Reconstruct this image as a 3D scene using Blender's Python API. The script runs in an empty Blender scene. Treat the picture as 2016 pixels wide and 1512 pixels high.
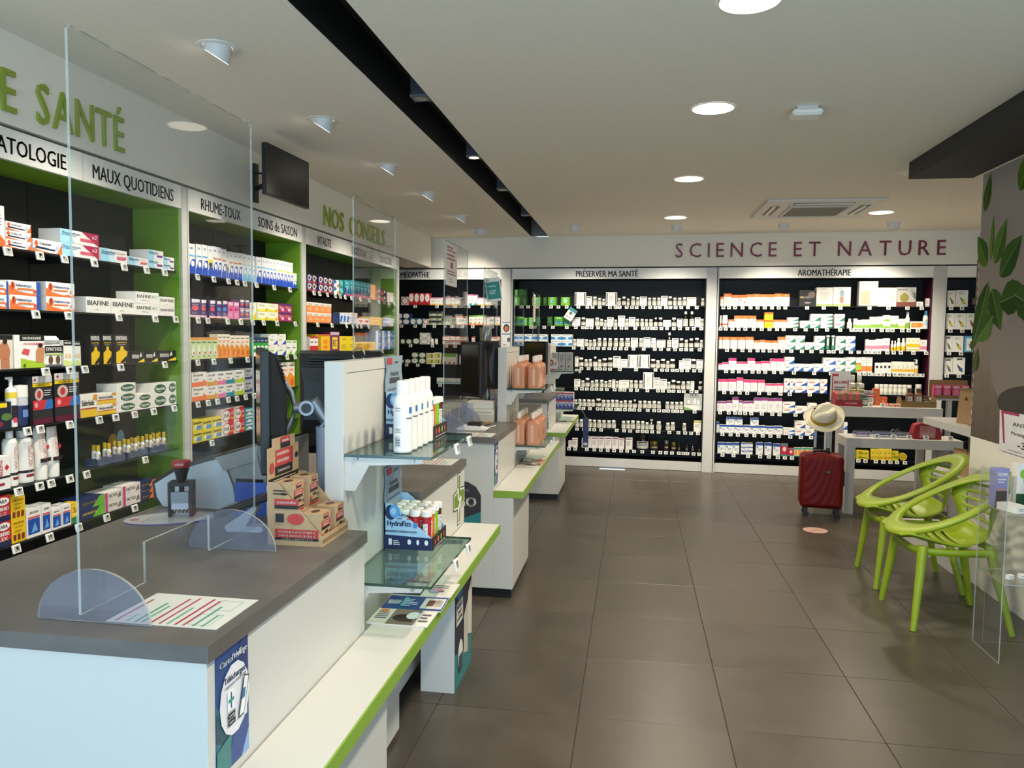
import bpy, bmesh, math, random
from mathutils import Matrix, Vector
random.seed(11)
S = bpy.context.scene
COL = S.collection
PI = math.pi
R = math.radians

# ---------------------------------------------------------------- camera
FPX = 1520.4
YAW, PITCH, ROLL, CAMH = R(8.970), R(-3.618), R(0.6545), 1.572
def _axes(yaw, pitch, roll):
    cy, sy, cp, sp = math.cos(yaw), math.sin(yaw), math.cos(pitch), math.sin(pitch)
    f = Vector((-sy*cp, cy*cp, sp)); r = Vector((cy, sy, 0)); u = r.cross(f)
    return r*math.cos(roll)+u*math.sin(roll), -r*math.sin(roll)+u*math.cos(roll), f
_r, _u, _f = _axes(YAW, PITCH, ROLL)
cd = bpy.data.cameras.new('camera'); cam = bpy.data.objects.new('camera', cd); COL.objects.link(cam)
cd.sensor_width = 36; cd.lens = 36*FPX/2016; cd.clip_start = .05; cd.clip_end = 60
cam.matrix_world = Matrix(((_r.x, _u.x, -_f.x, 0), (_r.y, _u.y, -_f.y, 0), (_r.z, _u.z, -_f.z, CAMH), (0, 0, 0, 1)))
S.camera = cam

# ---------------------------------------------------------------- sky, daylight, exposure
W = bpy.data.worlds.new('overcast sky'); S.world = W; W.use_nodes = True
bg = W.node_tree.nodes['Background']; bg.inputs[0].default_value = (.58, .80, 1.0, 1); bg.inputs[1].default_value = 3.55
vs = S.view_settings; vs.view_transform = 'Standard'; vs.look = 'None'; vs.gamma = 1; vs.use_curve_mapping = False
vs.exposure = 0.32
S.cycles.transparent_max_bounces = 32
S.cycles.max_bounces = 8
S.cycles.sample_clamp_indirect = 6
pl = bpy.data.lights.new('shopfront portal', 'AREA'); pl.shape = 'RECTANGLE'; pl.size = 6.4; pl.size_y = 2.55
pl.cycles.is_portal = True
po = bpy.data.objects.new('shopfront_portal', pl); COL.objects.link(po); po.location = (.3, -1.62, 1.36); po.rotation_euler = (R(90), 0, 0)

# ---------------------------------------------------------------- materials
def lin(h):
    h = h.lstrip('#')
    if len(h) == 3: h = ''.join(c*2 for c in h)
    o = []
    for i in (0, 2, 4):
        c = int(h[i:i+2], 16)/255
        o.append(c/12.92 if c <= .04045 else ((c+.055)/1.055)**2.4)
    return (*o, 1)
_m = {}
def mat(col, rough=.5, metal=0., noise=0., scale=8., bump=0., spec=.5, name=None, stretch=None):
    key = (col, rough, metal, noise, scale, bump, spec, name)
    if key in _m: return _m[key]
    m = bpy.data.materials.new(name or 'mat_'+col); m.use_nodes = True
    nt = m.node_tree; b = nt.nodes['Principled BSDF']
    b.inputs['Base Color'].default_value = lin(col); b.inputs['Roughness'].default_value = rough
    b.inputs['Metallic'].default_value = metal; b.inputs['Specular IOR Level'].default_value = spec
    if noise or bump:
        tc = nt.nodes.new('ShaderNodeTexCoord'); n = nt.nodes.new('ShaderNodeTexNoise')
        n.inputs['Scale'].default_value = scale; n.inputs['Detail'].default_value = 6
        src = tc.outputs['Object']
        if stretch:
            mp = nt.nodes.new('ShaderNodeMapping'); mp.inputs['Scale'].default_value = stretch
            nt.links.new(src, mp.inputs[0]); src = mp.outputs[0]
        nt.links.new(src, n.inputs['Vector'])
        if noise:
            c = lin(col); mx = nt.nodes.new('ShaderNodeMix'); mx.data_type = 'RGBA'
            mx.inputs[6].default_value = tuple(max(0, v*(1-noise)) for v in c[:3])+(1,)
            mx.inputs[7].default_value = tuple(min(1, v*(1+noise)) for v in c[:3])+(1,)
            rm = nt.nodes.new('ShaderNodeMapRange'); rm.inputs[1].default_value = .3; rm.inputs[2].default_value = .7
            nt.links.new(n.outputs[0], rm.inputs[0]); nt.links.new(rm.outputs[0], mx.inputs[0])
            nt.links.new(mx.outputs[2], b.inputs['Base Color'])
        if bump:
            bp = nt.nodes.new('ShaderNodeBump'); bp.inputs['Strength'].default_value = bump; bp.inputs['Distance'].default_value = .01
            nt.links.new(n.outputs[0], bp.inputs['Height']); nt.links.new(bp.outputs[0], b.inputs['Normal'])
    _m[key] = m
    return m
def clear(name, tint, ior=1.49, alpha=.0, diff='fff', rough=.02):
    """thin clear sheet: transparent with Fresnel reflection and a little haze"""
    m = bpy.data.materials.new(name); m.use_nodes = True; nt = m.node_tree; nt.nodes.clear()
    o = nt.nodes.new('ShaderNodeOutputMaterial'); t = nt.nodes.new('ShaderNodeBsdfTransparent'); g = nt.nodes.new('ShaderNodeBsdfGlossy')
    d = nt.nodes.new('ShaderNodeBsdfDiffuse'); f = nt.nodes.new('ShaderNodeFresnel'); a = nt.nodes.new('ShaderNodeMixShader'); b = nt.nodes.new('ShaderNodeMixShader')
    t.inputs[0].default_value = lin(tint); g.inputs['Roughness'].default_value = rough; d.inputs[0].default_value = lin(diff); f.inputs[0].default_value = ior
    a.inputs[0].default_value = alpha
    ge = nt.nodes.new('ShaderNodeNewGeometry'); mr = nt.nodes.new('ShaderNodeMapRange'); mr.inputs[3].default_value = ior; mr.inputs[4].default_value = 1/ior
    nt.links.new(ge.outputs['Backfacing'], mr.inputs[0]); nt.links.new(mr.outputs[0], f.inputs[0])
    nt.links.new(t.outputs[0], a.inputs[1]); nt.links.new(d.outputs[0], a.inputs[2])
    nt.links.new(f.outputs[0], b.inputs[0]); nt.links.new(a.outputs[0], b.inputs[1]); nt.links.new(g.outputs[0], b.inputs[2])
    nt.links.new(b.outputs[0], o.inputs[0])
    return m
def glow(name, col, strength):
    m = bpy.data.materials.new(name); m.use_nodes = True; b = m.node_tree.nodes['Principled BSDF']
    b.inputs['Base Color'].default_value = lin(col); b.inputs['Emission Color'].default_value = lin(col); b.inputs['Emission Strength'].default_value = strength
    return m
def pm(col): return mat(col, .45)

WHITE = mat('cdcbc5', .35, name='white laminate')
WALLW = mat('f0eade', .8, noise=.02, scale=60, bump=.03, name='painted plaster')
CEIL = mat('f4ecdc', .85, noise=.02, scale=40, bump=.02, name='ceiling paint')
HDR = mat('efede6', .4, name='white header board')
BLACK = mat('1b1b1a', .55, name='black panel', noise=.15, scale=30)
SHELFM = mat('161616', .25, name='black shelf')
CHAN = mat('131315', .6, name='black channel')
SOFF = mat('2c2a27', .7, name='dark soffit')
GREEN = mat('6f9a22', .45, name='green laminate', noise=.04, scale=5)
LEDGEG = mat('86a83a', .4, name='green edging')
GREY = mat('645f5b', .38, name='grey worktop', noise=.16, scale=7, bump=.02)
PLINTH = mat('15181c', .4, name='black plinth')
METAL = mat('9a9a9c', .35, metal=1, name='brushed metal')
DKPL = mat('1c1f25', .5, name='dark plastic', noise=.05, scale=90)
DKPL2 = mat('101113', .45, name='black plastic')
GREYPL = mat('8b8e93', .4, metal=.6, name='silver plastic')
ACRY = clear('clear acrylic', 'f8f9f9', 1.28, .006)
ACRYE = clear('acrylic edge', 'd2d8d4', 1.4, .4, 'e2e4dc')
ACRYF = clear('acrylic foot', 'e6e9f2', 1.45, .10, 'cdd3e6')
GLS = clear('shelf glass', 'd8e8e2', 1.5, .03, '9fc0b4')
GLSE = mat('0f3f33', .15, name='green glass edge', spec=.8)
LIME = mat('8ca01b', .42, name='lime plastic', noise=.03, scale=12)
LEDW = glow('lamp lens', 'fff3dc', 3.2)
LEDC = glow('spot lens', 'fff6ea', 6)

# ---------------------------------------------------------------- text meshes
_t = {}
def textmesh(s, bold=0):
    key = (s, bold)
    if key in _t: return _t[key]
    c = bpy.data.curves.new('txt', 'FONT'); c.body = s; c.resolution_u = 2; c.size = 1; c.offset = bold
    o = bpy.data.objects.new('txt', c); COL.objects.link(o)
    me = o.to_mesh()
    v = [(p.co.x, p.co.y) for p in me.vertices]; f = [tuple(p.vertices) for p in me.polygons]
    o.to_mesh_clear(); bpy.data.objects.remove(o); bpy.data.curves.remove(c)
    if v:
        x0 = min(p[0] for p in v); x1 = max(p[0] for p in v)
        if 'cap' not in _t: _t['cap'] = 1; _t['cap'] = max(p[1] for p in textmesh('H')[3]); _t.pop(('H', 0))
        k = _t['cap']
        raw = v
        v = [((p[0]-x0)/max(x1-x0, 1e-6), p[1]/k) for p in v]
        asp = (x1-x0)/k
    else: asp = 1; raw = v
    _t[key] = (v, f, asp, raw)
    return _t[key]

# ---------------------------------------------------------------- mesh builder
class MB:
    def __init__(s): s.v = []; s.f = []; s.m = []; s.ms = []; s.sm = []
    def mi(s, m):
        if m not in s.ms: s.ms.append(m)
        return s.ms.index(m)
    def add(s, vs, fs, m, smooth=False):
        o = len(s.v); s.v += [tuple(p) for p in vs]; k = s.mi(m)
        for f in fs: s.f.append(tuple(i+o for i in f)); s.m.append(k); s.sm.append(smooth)
        return s
    def box(s, x0, x1, y0, y1, z0, z1, m, c=0):
        if c:
            vs = []
            for z, i in ((z0, c), (z0+c, 0), (z1-c, 0), (z1, c)):
                for (px, py, dx, dy) in ((x0, y0, 1, 1), (x1, y0, -1, 1), (x1, y1, -1, -1), (x0, y1, 1, -1)):
                    if i: vs += [(px+dx*c, py+dy*c, z)]*2
                    elif (dx, dy) in ((1, 1), (-1, -1)): vs += [(px, py+dy*c, z), (px+dx*c, py, z)]
                    else: vs += [(px+dx*c, py, z), (px, py+dy*c, z)]
            fs = [tuple(range(7, -1, -1)), tuple(range(24, 32))]
            for k in range(3):
                for i in range(8): fs.append((k*8+i, k*8+(i+1) % 8, (k+1)*8+(i+1) % 8, (k+1)*8+i))
            return s.add(vs, fs, m)
        vs = [(x, y, z) for z in (z0, z1) for (x, y) in ((x0, y0), (x1, y0), (x1, y1), (x0, y1))]
        return s.add(vs, [(3, 2, 1, 0), (4, 5, 6, 7), (0, 1, 5, 4), (1, 2, 6, 5), (2, 3, 7, 6), (3, 0, 4, 7)], m)
    def poly(s, pts, m): return s.add(pts, [tuple(range(len(pts)))], m)
    def prism(s, pts, a, b, m, ax='z', me=None):
        """2-D outline pts extruded from a to b along ax; me = side material"""
        def P(p, t): return {'z': (p[0], p[1], t), 'y': (p[0], t, p[1]), 'x': (t, p[0], p[1])}[ax]
        n = len(pts); lo = [P(p, a) for p in pts]; hi = [P(p, b) for p in pts]
        s.add(lo, [tuple(range(n-1, -1, -1))], m); s.add(hi, [tuple(range(n))], m)
        return s.add(lo+hi, [(i, (i+1) % n, n+(i+1) % n, n+i) for i in range(n)], me or m)
    def lathe(s, prof, seg=16, cx=0, cy=0, z0=0, smooth=True):
        """prof: (r, z, material of the band above)"""
        for i in range(len(prof)-1):
            (r0, a, m), (r1, b) = prof[i], prof[i+1][:2]
            c0 = [(cx+r0*math.cos(t*2*PI/seg), cy+r0*math.sin(t*2*PI/seg), z0+a) for t in range(seg)]
            c1 = [(cx+r1*math.cos(t*2*PI/seg), cy+r1*math.sin(t*2*PI/seg), z0+b) for t in range(seg)]
            if r0 < 1e-5: s.add(c1+[(cx, cy, z0+a)], [(seg, (t+1) % seg, t) for t in range(seg)], m, smooth)
            elif r1 < 1e-5: s.add(c0+[(cx, cy, z0+b)], [(t, (t+1) % seg, seg) for t in range(seg)], m, smooth)
            else: s.add(c0+c1, [(t, (t+1) % seg, seg+(t+1) % seg, seg+t) for t in range(seg)], m, smooth)
        return s
    def tube(s, pts, r, m, seg=8, caps=True):
        pts = [Vector(p) for p in pts]; rings = []; n = len(pts)
        rr = r if isinstance(r, (list, tuple)) else [r]*n
        up = Vector((0, 0, 1))
        for i, p in enumerate(pts):
            d = (pts[min(i+1, n-1)]-pts[max(i-1, 0)]).normalized()
            a = d.cross(up if abs(d.dot(up)) < .95 else Vector((1, 0, 0))).normalized(); b = a.cross(d)
            rings.append([p+(a*math.cos(t*2*PI/seg)+b*math.sin(t*2*PI/seg))*rr[i] for t in range(seg)])
        vs = [q for g in rings for q in g]
        fs = [(i*seg+t, i*seg+(t+1) % seg, (i+1)*seg+(t+1) % seg, (i+1)*seg+t) for i in range(n-1) for t in range(seg)]
        s.add(vs, fs, m, True)
        if caps:
            s.add(rings[0], [tuple(range(seg))], m); s.add(rings[-1], [tuple(range(seg-1, -1, -1))], m)
        return s
    def text(s, t, org, ux, uy, w, h, m, align='C', depth=0, bold=0):
        """text fitted into w x h (keeps its own aspect if w or h is None); org = centre (C) or left middle (L)"""
        if bold:
            for dx in (-bold, bold): s.text(t, Vector(org)+Vector(ux).normalized()*dx*(h or .01), ux, uy, w, h, m, align)
            return s
        v, f, asp, _ = textmesh(t)
        if not v: return s
        if w is None: w = h*asp
        if h is None: h = w/asp
        ux, uy, org = Vector(ux).normalized(), Vector(uy).normalized(), Vector(org)
        ox = -.5 if align == 'C' else 0
        P = [org+ux*((x+ox)*w)+uy*((y-.5)*h) for x, y in v]
        if depth:
            nn = ux.cross(uy)*depth; Q = [p+nn for p in P]; k = len(P)
            s.add(Q, f, m)
            ed = {}
            for g in f:
                for i in range(len(g)): ed[(g[i], g[(i+1) % len(g)])] = 1
            s.add(P+Q, [(a, b, b+k, a+k) for a, b in ed if (b, a) not in ed], m)
            return s
        return s.add(P, f, m)
    def xf(s, M):
        s.v = [tuple(M @ Vector(p)) for p in s.v]; return s
    def mesh(s, name):
        me = bpy.data.meshes.new(name); me.from_pydata(s.v, [], s.f)
        for m in s.ms: me.materials.append(m)
        me.polygons.foreach_set('material_index', s.m); me.polygons.foreach_set('use_smooth', s.sm); me.update()
        return me
    def obj(s, name, parent=None, loc=(0, 0, 0), rz=0, bev=0):
        o = bpy.data.objects.new(name, s.mesh(name)); COL.objects.link(o); o.location = loc; o.rotation_euler = (0, 0, rz)
        if parent: o.parent = parent
        if bev:
            b = o.modifiers.new('bevel', 'BEVEL'); b.width = bev; b.segments = 2; b.limit_method = 'ANGLE'; b.angle_limit = R(40)
        return o
def inst(name, me, parent=None, loc=(0, 0, 0), rot=(0, 0, 0)):
    o = bpy.data.objects.new(name, me); COL.objects.link(o); o.location = loc; o.rotation_euler = rot
    if parent: o.parent = parent
    return o
def tag(o, label, cat, group=None):
    o['label'] = label; o['category'] = cat
    if group: o['group'] = group
    return o
def struct(o, label=None):
    o['kind'] = 'structure'
    if label: o['label'] = label
    return o
def thing(name, label, cat, loc=(0, 0, 0), rz=0, group=None):
    o = bpy.data.objects.new(name, None); COL.objects.link(o); o.location = loc; o.rotation_euler = (0, 0, rz)
    o.empty_display_size = .05
    return tag(o, label, cat, group)
def part_label(o, l): o['label'] = l; return o
def spot(parent, loc, target, energy, size, blend=.5, col=(1, .86, .66), rad=.05):
    """the light of one lamp, child of that lamp; loc and target in the lamp's own frame"""
    l = bpy.data.lights.new('lamp light', 'SPOT'); l.energy = energy; l.spot_size = R(size); l.spot_blend = blend; l.color = col; l.shadow_soft_size = rad
    o = bpy.data.objects.new('lamp_light', l); COL.objects.link(o); o.parent = parent; o.location = loc
    d = Vector(target)-Vector(loc); o.rotation_euler = d.to_track_quat('-Z', 'Y').to_euler()
    return o
def ellipse(cx, cy, rx, ry, n=20, a0=0, a1=2*PI):
    full = abs(a1-a0-2*PI) < 1e-6
    return [(cx+rx*math.cos(a0+(a1-a0)*i/(n if full else n-1)), cy+ry*math.sin(a0+(a1-a0)*i/(n if full else n-1))) for i in range(n)]
def rrect(x0, y0, x1, y1, r, n=4):
    p = []
    for cx, cy, a in ((x1-r, y1-r, 0), (x0+r, y1-r, PI/2), (x0+r, y0+r, PI), (x1-r, y0+r, 1.5*PI)):
        p += [(cx+r*math.cos(a+i*PI/2/n), cy+r*math.sin(a+i*PI/2/n)) for i in range(n+1)]
    return p
ORD = ['top', '2nd', '3rd', '4th', '5th', '6th', '7th', '8th', '9th']
def nth(i): return str(i)+({1: 'st', 2: 'nd', 3: 'rd'}.get(i % 10, 'th') if i % 100 not in (11, 12, 13) else 'th')
ROWS=[
("P",0,"gum -1442 38 97 2 1 gumdark -1362 103 99 2 1 gum -1195 99 100 1 1 gumdark -1084 44 100 1 1 gum -996 101 100 1 1 gumy -836 103 100 1 1 wlarge -657 130 160 1 1 wbox -550 67 112 1 1 jar -483 54 108 1 1 jar -426 48 92 1 1 jar -377 38 80 1 1 wlarge -286 129 160 1 1 jar -194 47 92 1 1 jarb -138 52 108 1 1 jar -88 35 84 1 1 jar -32 52 110 1 1 jar 23 44 99 1 1 wbox 89 82 108 1 1 jar 160 45 96 1 1 jar 215 52 96 1 1 jar 268 43 96 1 1 wbox 331 76 116 1 1 jarb 398 50 113 1 1 jar 453 44 97 1 1 jar 508 48 97 1 1 jar 564 51 99 1 1 wwide 644 103 99 1 1 jar 772 38 88 1 1","-1287 -1190 -1006 -916 -816 -676 -567 -504 -420 -299 -231 -184 -101 -39 14 91 171 233 283 353 404 465 528 605 703 779"),
("P",1,"gum -1320 38 98 1 1 gum -1252 65 99 1 1 gumdark -1176 63 99 1 1 gumdark -1022 62 112 1 1 gumblue -914 104 113 1 1 gumblue -803 94 101 1 1 wbox -702 94 105 1 1 jarb -617 55 103 1 1 wnarrow -570 32 91 1 3 jar -452 54 104 1 1 jar -399 48 86 1 1 jar -353 36 77 1 1 wbox -294 77 107 1 1 jar -231 42 81 1 1 wbox -163 81 127 1 1 jar -99 44 91 1 1 wbox -38 77 112 1 1 jar 26 44 91 1 1 jar 80 47 92 1 1 jar 130 41 90 1 1 jar 182 52 90 1 1 dropper 238 45 108 1 1 jarb 294 50 108 1 1 wnarrow 347 44 82 1 1 wnarrow 392 43 82 1 1 jarb 448 55 109 1 1 wbox 514 66 98 1 1 syrup 582 54 183 1 1 syrup 653 57 183 1 1 wbox 718 63 111 1 1 jar 772 38 96 1 1","-1247 -1086 -980 -811 -702 -615 -566 -514 -434 -356 -298 -230 -158 -100 4 93 145 196 242 306 372 450 519 603 675 761"),
("P",2,"bluew -1404 113 70 2 1 bluew -1261 135 71 2 1 bluew -1120 136 72 2 1 bluew -938 129 73 2 1 bluew -807 120 74 2 1 jar -718 49 90 1 1 wwide -648 81 91 1 1 jar -578 51 89 1 1 jar -530 42 78 1 1 jar -479 52 90 1 1 jar -420 51 103 1 1 jar -356 50 104 1 1 jar -292 49 104 1 1 jar -224 57 105 1 1 jar -156 57 106 1 1 jar -86 64 107 1 1 wbox -6 82 111 1 1 jar 73 53 109 1 1 wbox 142 80 118 1 1 jarw 218 68 111 1 1 wwide 308 99 92 1 1 syrup 401 56 180 1 1 wbox 470 75 114 1 1 jarb 540 50 111 1 1 jar 596 46 94 1 1 jarb 652 49 112 1 1 jarb 716 55 119 1 1 jar 770 43 97 1 1","-722 -619 -537 -486 -429 -363 -296 -228 -162 -97 -12 107 236 306 393 469 538 595 655 749"),
("P",3,"wbox -688 40 123 1 1 jarb -636 60 114 1 1 jar -576 46 93 1 1 jar -526 44 94 1 1 dropper -468 54 128 1 1 jar -414 51 91 1 1 jarb -354 61 109 1 1 jarb -288 59 115 1 1 wbox -208 83 137 1 1 wwide -122 81 99 1 1 wlarge -13 126 156 1 1 wlarge 116 127 158 1 1 jarb 218 59 109 1 1 jar 275 51 98 1 1 jarb 334 61 111 1 1 jar 390 46 86 1 1 jarb 444 59 113 1 1 wnarrow 536 37 101 1 1 wbox 606 99 118 1 1 jarb 686 53 115 1 1 wwide 754 74 111 1 1","-626 -540 -455 -402 -346 -284 -167 23 249 326 382 447 498 551 615 693 762"),
("P",4,"wbox -678 71 96 1 1 jar -611 49 81 1 1 jarb -556 57 111 1 1 jar -498 47 80 1 1 jar -446 49 91 1 1 jar -385 50 93 1 1 jar -334 45 81 1 1 jar -286 47 93 1 1 wnarrow -240 35 101 1 1 jar -200 40 84 1 1 wnarrow -159 36 96 1 1 wwide -100 79 97 1 1 jar -32 47 96 1 1 jar 23 51 97 1 1 jar 80 49 97 1 1 wlarge 169 124 196 1 1 wbox 270 72 135 1 1 wbox 346 73 121 1 1 jar 407 46 87 1 1 jarb 460 56 112 1 1 jarb 517 52 99 1 1 jar 574 52 98 1 1 jar 633 53 99 1 1 wnarrow 679 38 105 1 1 jarb 769 44 99 1 1","-686 -615 -557 -497 -441 -383 -317 -224 -159 -107 -33 40 161 285 341 411 462 527 580 668 725 779"),
("P",5,"jar -693 44 84 1 1 jar -644 50 86 1 1 jar -591 51 87 1 1 jar -536 55 89 1 1 jar -484 48 90 1 1 jarb -420 63 101 1 1 jar -358 53 88 1 1 jar -303 50 90 1 1 jar -250 51 91 1 1 jar -198 51 91 1 1 jar -148 45 81 1 1 jar -98 50 89 1 1 jar -40 52 90 1 1 dropper 14 50 102 1 1 jar 76 50 89 1 1 jar 132 51 91 1 1 jar 186 53 90 1 1 jar 243 54 92 1 1 jar 298 52 89 1 1 jar 396 51 89 1 1 jar 450 51 90 1 1 jar 504 49 90 1 1 jar 557 50 91 1 1 bigpic 688 205 192 1 1","-702 -648 -594 -516 -422 -369 -311 -263 -203 -157 -98 -40 10 73 170 246 302 358 407 465 512 563 710"),
("P",6,"jar -676 49 95 1 1 jar -622 49 95 1 1 jar -570 50 97 1 1 jar -517 52 99 1 1 jar -462 52 97 1 1 jar -406 53 95 1 1 jar -349 53 97 1 1 jar -290 53 98 1 1 jar -232 53 99 1 1 jar -114 51 98 1 1 jar -59 50 100 1 1 jar -4 54 102 1 1 jar 58 50 99 1 1 jar 112 50 101 1 1 jar 164 47 88 1 1 dropper 217 56 126 1 1 jar 302 59 103 1 1 jar 407 52 92 1 1 jar 464 54 101 1 1 jar 598 46 91 1 1 wyel 748 85 130 1 1","-666 -583 -519 -458 -376 -190 -101 -31 58 115 165 228 303 428 532 609 678 754"),
("P",7,"wpink -752 41 75 1 1 wpink -694 67 107 1 1 wpink -594 30 111 1 1 wpink -536 81 137 1 1 wpink -453 78 136 1 1 wpink -371 76 137 1 1 wpink -289 80 140 1 1 wpink -207 77 140 1 1 wpink -132 67 129 1 1 wpink -43 82 139 1 1 bigjar 116 143 196 1 1 goldjar 256 113 113 1 1 smalljar 396 65 130 1 1 goldjar 481 75 110 1 1 darkbot 543 32 112 1 1 darkbot 632 33 106 1 1 darkbot 700 41 100 1 1 darkbot 774 23 88 1 1","-760 -684 -544 -453 -376 -293 -217 -133 -61 20 117 243 328 393 463 542 595 640 711 774"),
("A",0,"org 984 35 108 1 1 org 1047 86 145 1 1 org 1132 81 126 1 1 orgdot 1215 82 126 1 1 org 1294 73 137 1 1 org 1370 75 141 1 1 org 1447 76 137 1 1 orgblue 1524 74 137 1 1 org 1604 79 143 1 1 org 1686 79 141 1 1 darkpic 1918 177 185 1 1 diffw 2098 176 212 1 1 diffl 2280 184 216 1 1 diffp 2556 194 278 1 1 diffc 2750 191 209 1 1 diffg 2946 196 213 1 1 wsmall 3085 65 54 1 1 wsmall 3165 37 91 1 1","950 1001 1064 1131 1214 1302 1378 1457 1536 1609 1679 1913 2090 2265 2567 2762 2955 3100 3180"),
("A",1,"wjaro 976 27 140 1 1 wjaro 1027 63 145 1 1 org 1096 65 93 1 1 org 1168 75 137 1 1 org 1245 76 138 1 1 org 1328 87 138 1 1 org 1415 82 91 1 1 orgyel 1507 95 90 2 1 org 1595 74 92 1 1 org 1670 73 93 1 1 grncor 1770 118 40 3 1 grncor 1905 104 84 1 1 grncor 2011 107 80 2 1 grncor 2130 126 40 4 1 redgrn 2266 103 80 2 1 wtube 2375 55 111 1 1 wgrn 2434 42 111 1 1 wgrn 2479 44 96 1 1 wgrn 2522 40 99 1 2 wgrn 2602 41 133 1 1 wgrn 2647 46 133 1 1 wgrn 2696 50 138 1 1 wgrn 2756 66 76 2 1 wgrn 2810 39 144 1 1 wgrn 2854 43 143 1 1 wyg 2912 69 114 1 1 greenbot 2973 50 191 1 1 orgflat 3062 124 84 1 1 spray 3156 55 205 1 1","976 1035 1108 1176 1252 1344 1432 1516 1598 1668 1794 1906 2019 2133 2271 2390 2435 2482 2547 2615 2703 2764 2812 2914 2978 3072 3174"),
("A",2,"org 982 41 135 1 1 org 1046 82 136 1 1 org 1132 79 137 1 1 org 1218 81 138 1 1 org 1306 86 139 1 1 org 1386 68 99 1 1 org 1450 56 108 1 1 org 1514 67 100 1 1 org 1582 66 101 1 1 org 1657 80 143 1 1 grncor 1751 104 80 2 1 grncor 1856 101 79 2 1 grncor 1959 102 83 1 1 grncor 2065 106 79 2 1 tallgrn 2150 46 168 1 1 tallgrn 2206 46 168 1 1 grncor 2285 106 81 2 1 blucor 2390 101 79 2 1 wpk 2561 31 126 1 1 wpk 2594 32 122 1 1 wpk 2634 45 118 1 1 wpk 2678 43 132 1 1 wpk 2715 32 132 1 1 wpk 2764 63 141 1 1 ybot 2824 28 115 1 1 ybot 2854 27 115 1 1 ybot 2892 44 144 1 1 ybot 2940 45 145 1 1 wye 2990 45 148 1 3 wpk 3139 70 129 1 1","969 1056 1136 1227 1311 1394 1456 1526 1590 1668 1760 1874 1977 2084 2160 2211 2291 2392 2474 2545 2590 2635 2684 2770 2835 2908 3036 3164"),
("A",3,"pink 985 46 71 1 1 pink 1044 69 87 1 1 pink 1123 84 136 1 1 pink 1196 58 96 1 1 pink 1259 63 97 1 1 pink 1332 79 140 1 1 pink 1406 65 100 1 1 pink 1490 96 109 1 1 pink 1575 68 140 1 1 pink 1652 81 139 1 1 blucor 1746 105 80 2 1 blucor 1851 100 83 1 1 blucor 1955 104 85 1 1 blucor 2060 101 87 1 1 blucor 2176 129 81 2 1 grncor 2293 100 82 2 1 grncor 2397 106 83 2 1 wog 2483 56 167 1 1 wor 2538 50 171 1 1 wor 2596 62 172 1 1 wblk 2678 43 114 1 1 wblk 2722 39 114 1 1 wblk 2762 39 115 1 1 wblk 2805 42 116 1 1 wye2 2852 46 128 1 5 pump 3082 46 153 1 1","969 1053 1125 1196 1268 1346 1413 1485 1581 1661 1797 2013 2192 2357 2489 2544 2597 2644 2689 2734 2796 2856 2903 2953 2998 3044 3090 3136"),
("A",4,"pink 984 35 134 1 1 pink 1042 76 138 1 1 pink 1126 87 140 1 1 pink 1211 76 158 1 1 pink 1290 77 138 1 1 pink 1368 73 136 1 1 pink 1450 77 137 1 1 pink 1523 62 97 1 1 pink 1589 68 97 1 1 pink 1658 63 99 1 1 redcor 1729 60 80 2 1 redcor 1789 54 80 2 1 redcor 1882 128 78 2 1 redcor 2014 129 80 2 1 redcor 2124 75 80 2 1 wglass 2686 48 119 1 8 wglass 3116 68 126 1 1","1039 1123 1210 1295 1425 1537 1659 1759 1974"),
("A",5,"purp 979 34 110 1 1 purp 1032 68 110 1 1 purp 1101 66 122 1 1 purp 1170 69 165 1 1 purp 1227 35 130 1 1 purp 1280 66 121 1 1 purp 1344 59 123 1 1 purp 1415 78 165 1 1 purp 1492 70 167 1 1 purp 1566 73 165 1 1 purp 1644 78 167 1 1 redcor 1758 134 62 2 1 redcor 1892 129 82 1 1 redcor 2011 94 118 1 1 wglass 2837 71 30 1 3 wglass 2712 43 30 1 2","998 1095 1167 1221 1279 1346 1462 1577 1656 1830"),
("A",6,"blu 978 32 125 1 1 blu 1034 73 92 1 1 blu 1117 90 92 2 1 blu 1209 90 93 2 1 blu 1298 84 94 1 1 blu 1387 90 91 2 1 blu 1473 78 97 1 1 blu 1561 90 92 1 1 blu 1654 89 97 1 1 blucor 1769 126 42 2 1 redcor 1888 108 83 2 1 redcor 1992 99 84 2 1 blucor 2351 87 83 2 1","962 1032 1123 1204 1300 1388 1480 1564 1654 1781 1895 2005"),
("A",7,"blu 1026 91 127 1 1 blu 1112 77 130 1 1 blu 1188 73 133 1 1 blu 1312 131 45 3 1 blu 1451 76 144 1 1 blu 1546 77 146 1 1 blu 1640 77 136 1 1 redteal 1724 82 143 1 1 redteal 1798 60 93 1 1 orteal 1850 40 101 1 2 orteal 1946 64 105 1 2 yellow 2564 129 50 2 1 yelbox 2669 42 120 1 2 yelbox 2756 43 124 1 3 yellow 2903 66 104 1 1 yelround 2988 83 107 1 1","960 1039 1163 1325 1458 1554 1653 1730 1807 2516 2590 2698 2777 2850 2917 3000"),
("B",0,"leaf 3396 87 175 1 1 leafy 3502 120 179 1 1","3394 3501"),
("B",1,"leafy 3394 85 175 1 1 leafy 3497 116 175 1 1 leafr 3604 93 176 1 1","3396 3514 3624"),
("B",2,"leafg 3388 73 177 1 1 leafy 3483 112 178 1 1 leafb 3596 101 175 1 1","3393 3513"),
("B",3,"leafg 3396 88 181 1 1 leafb2 3504 121 183 1 1","3381 3503"),
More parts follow.
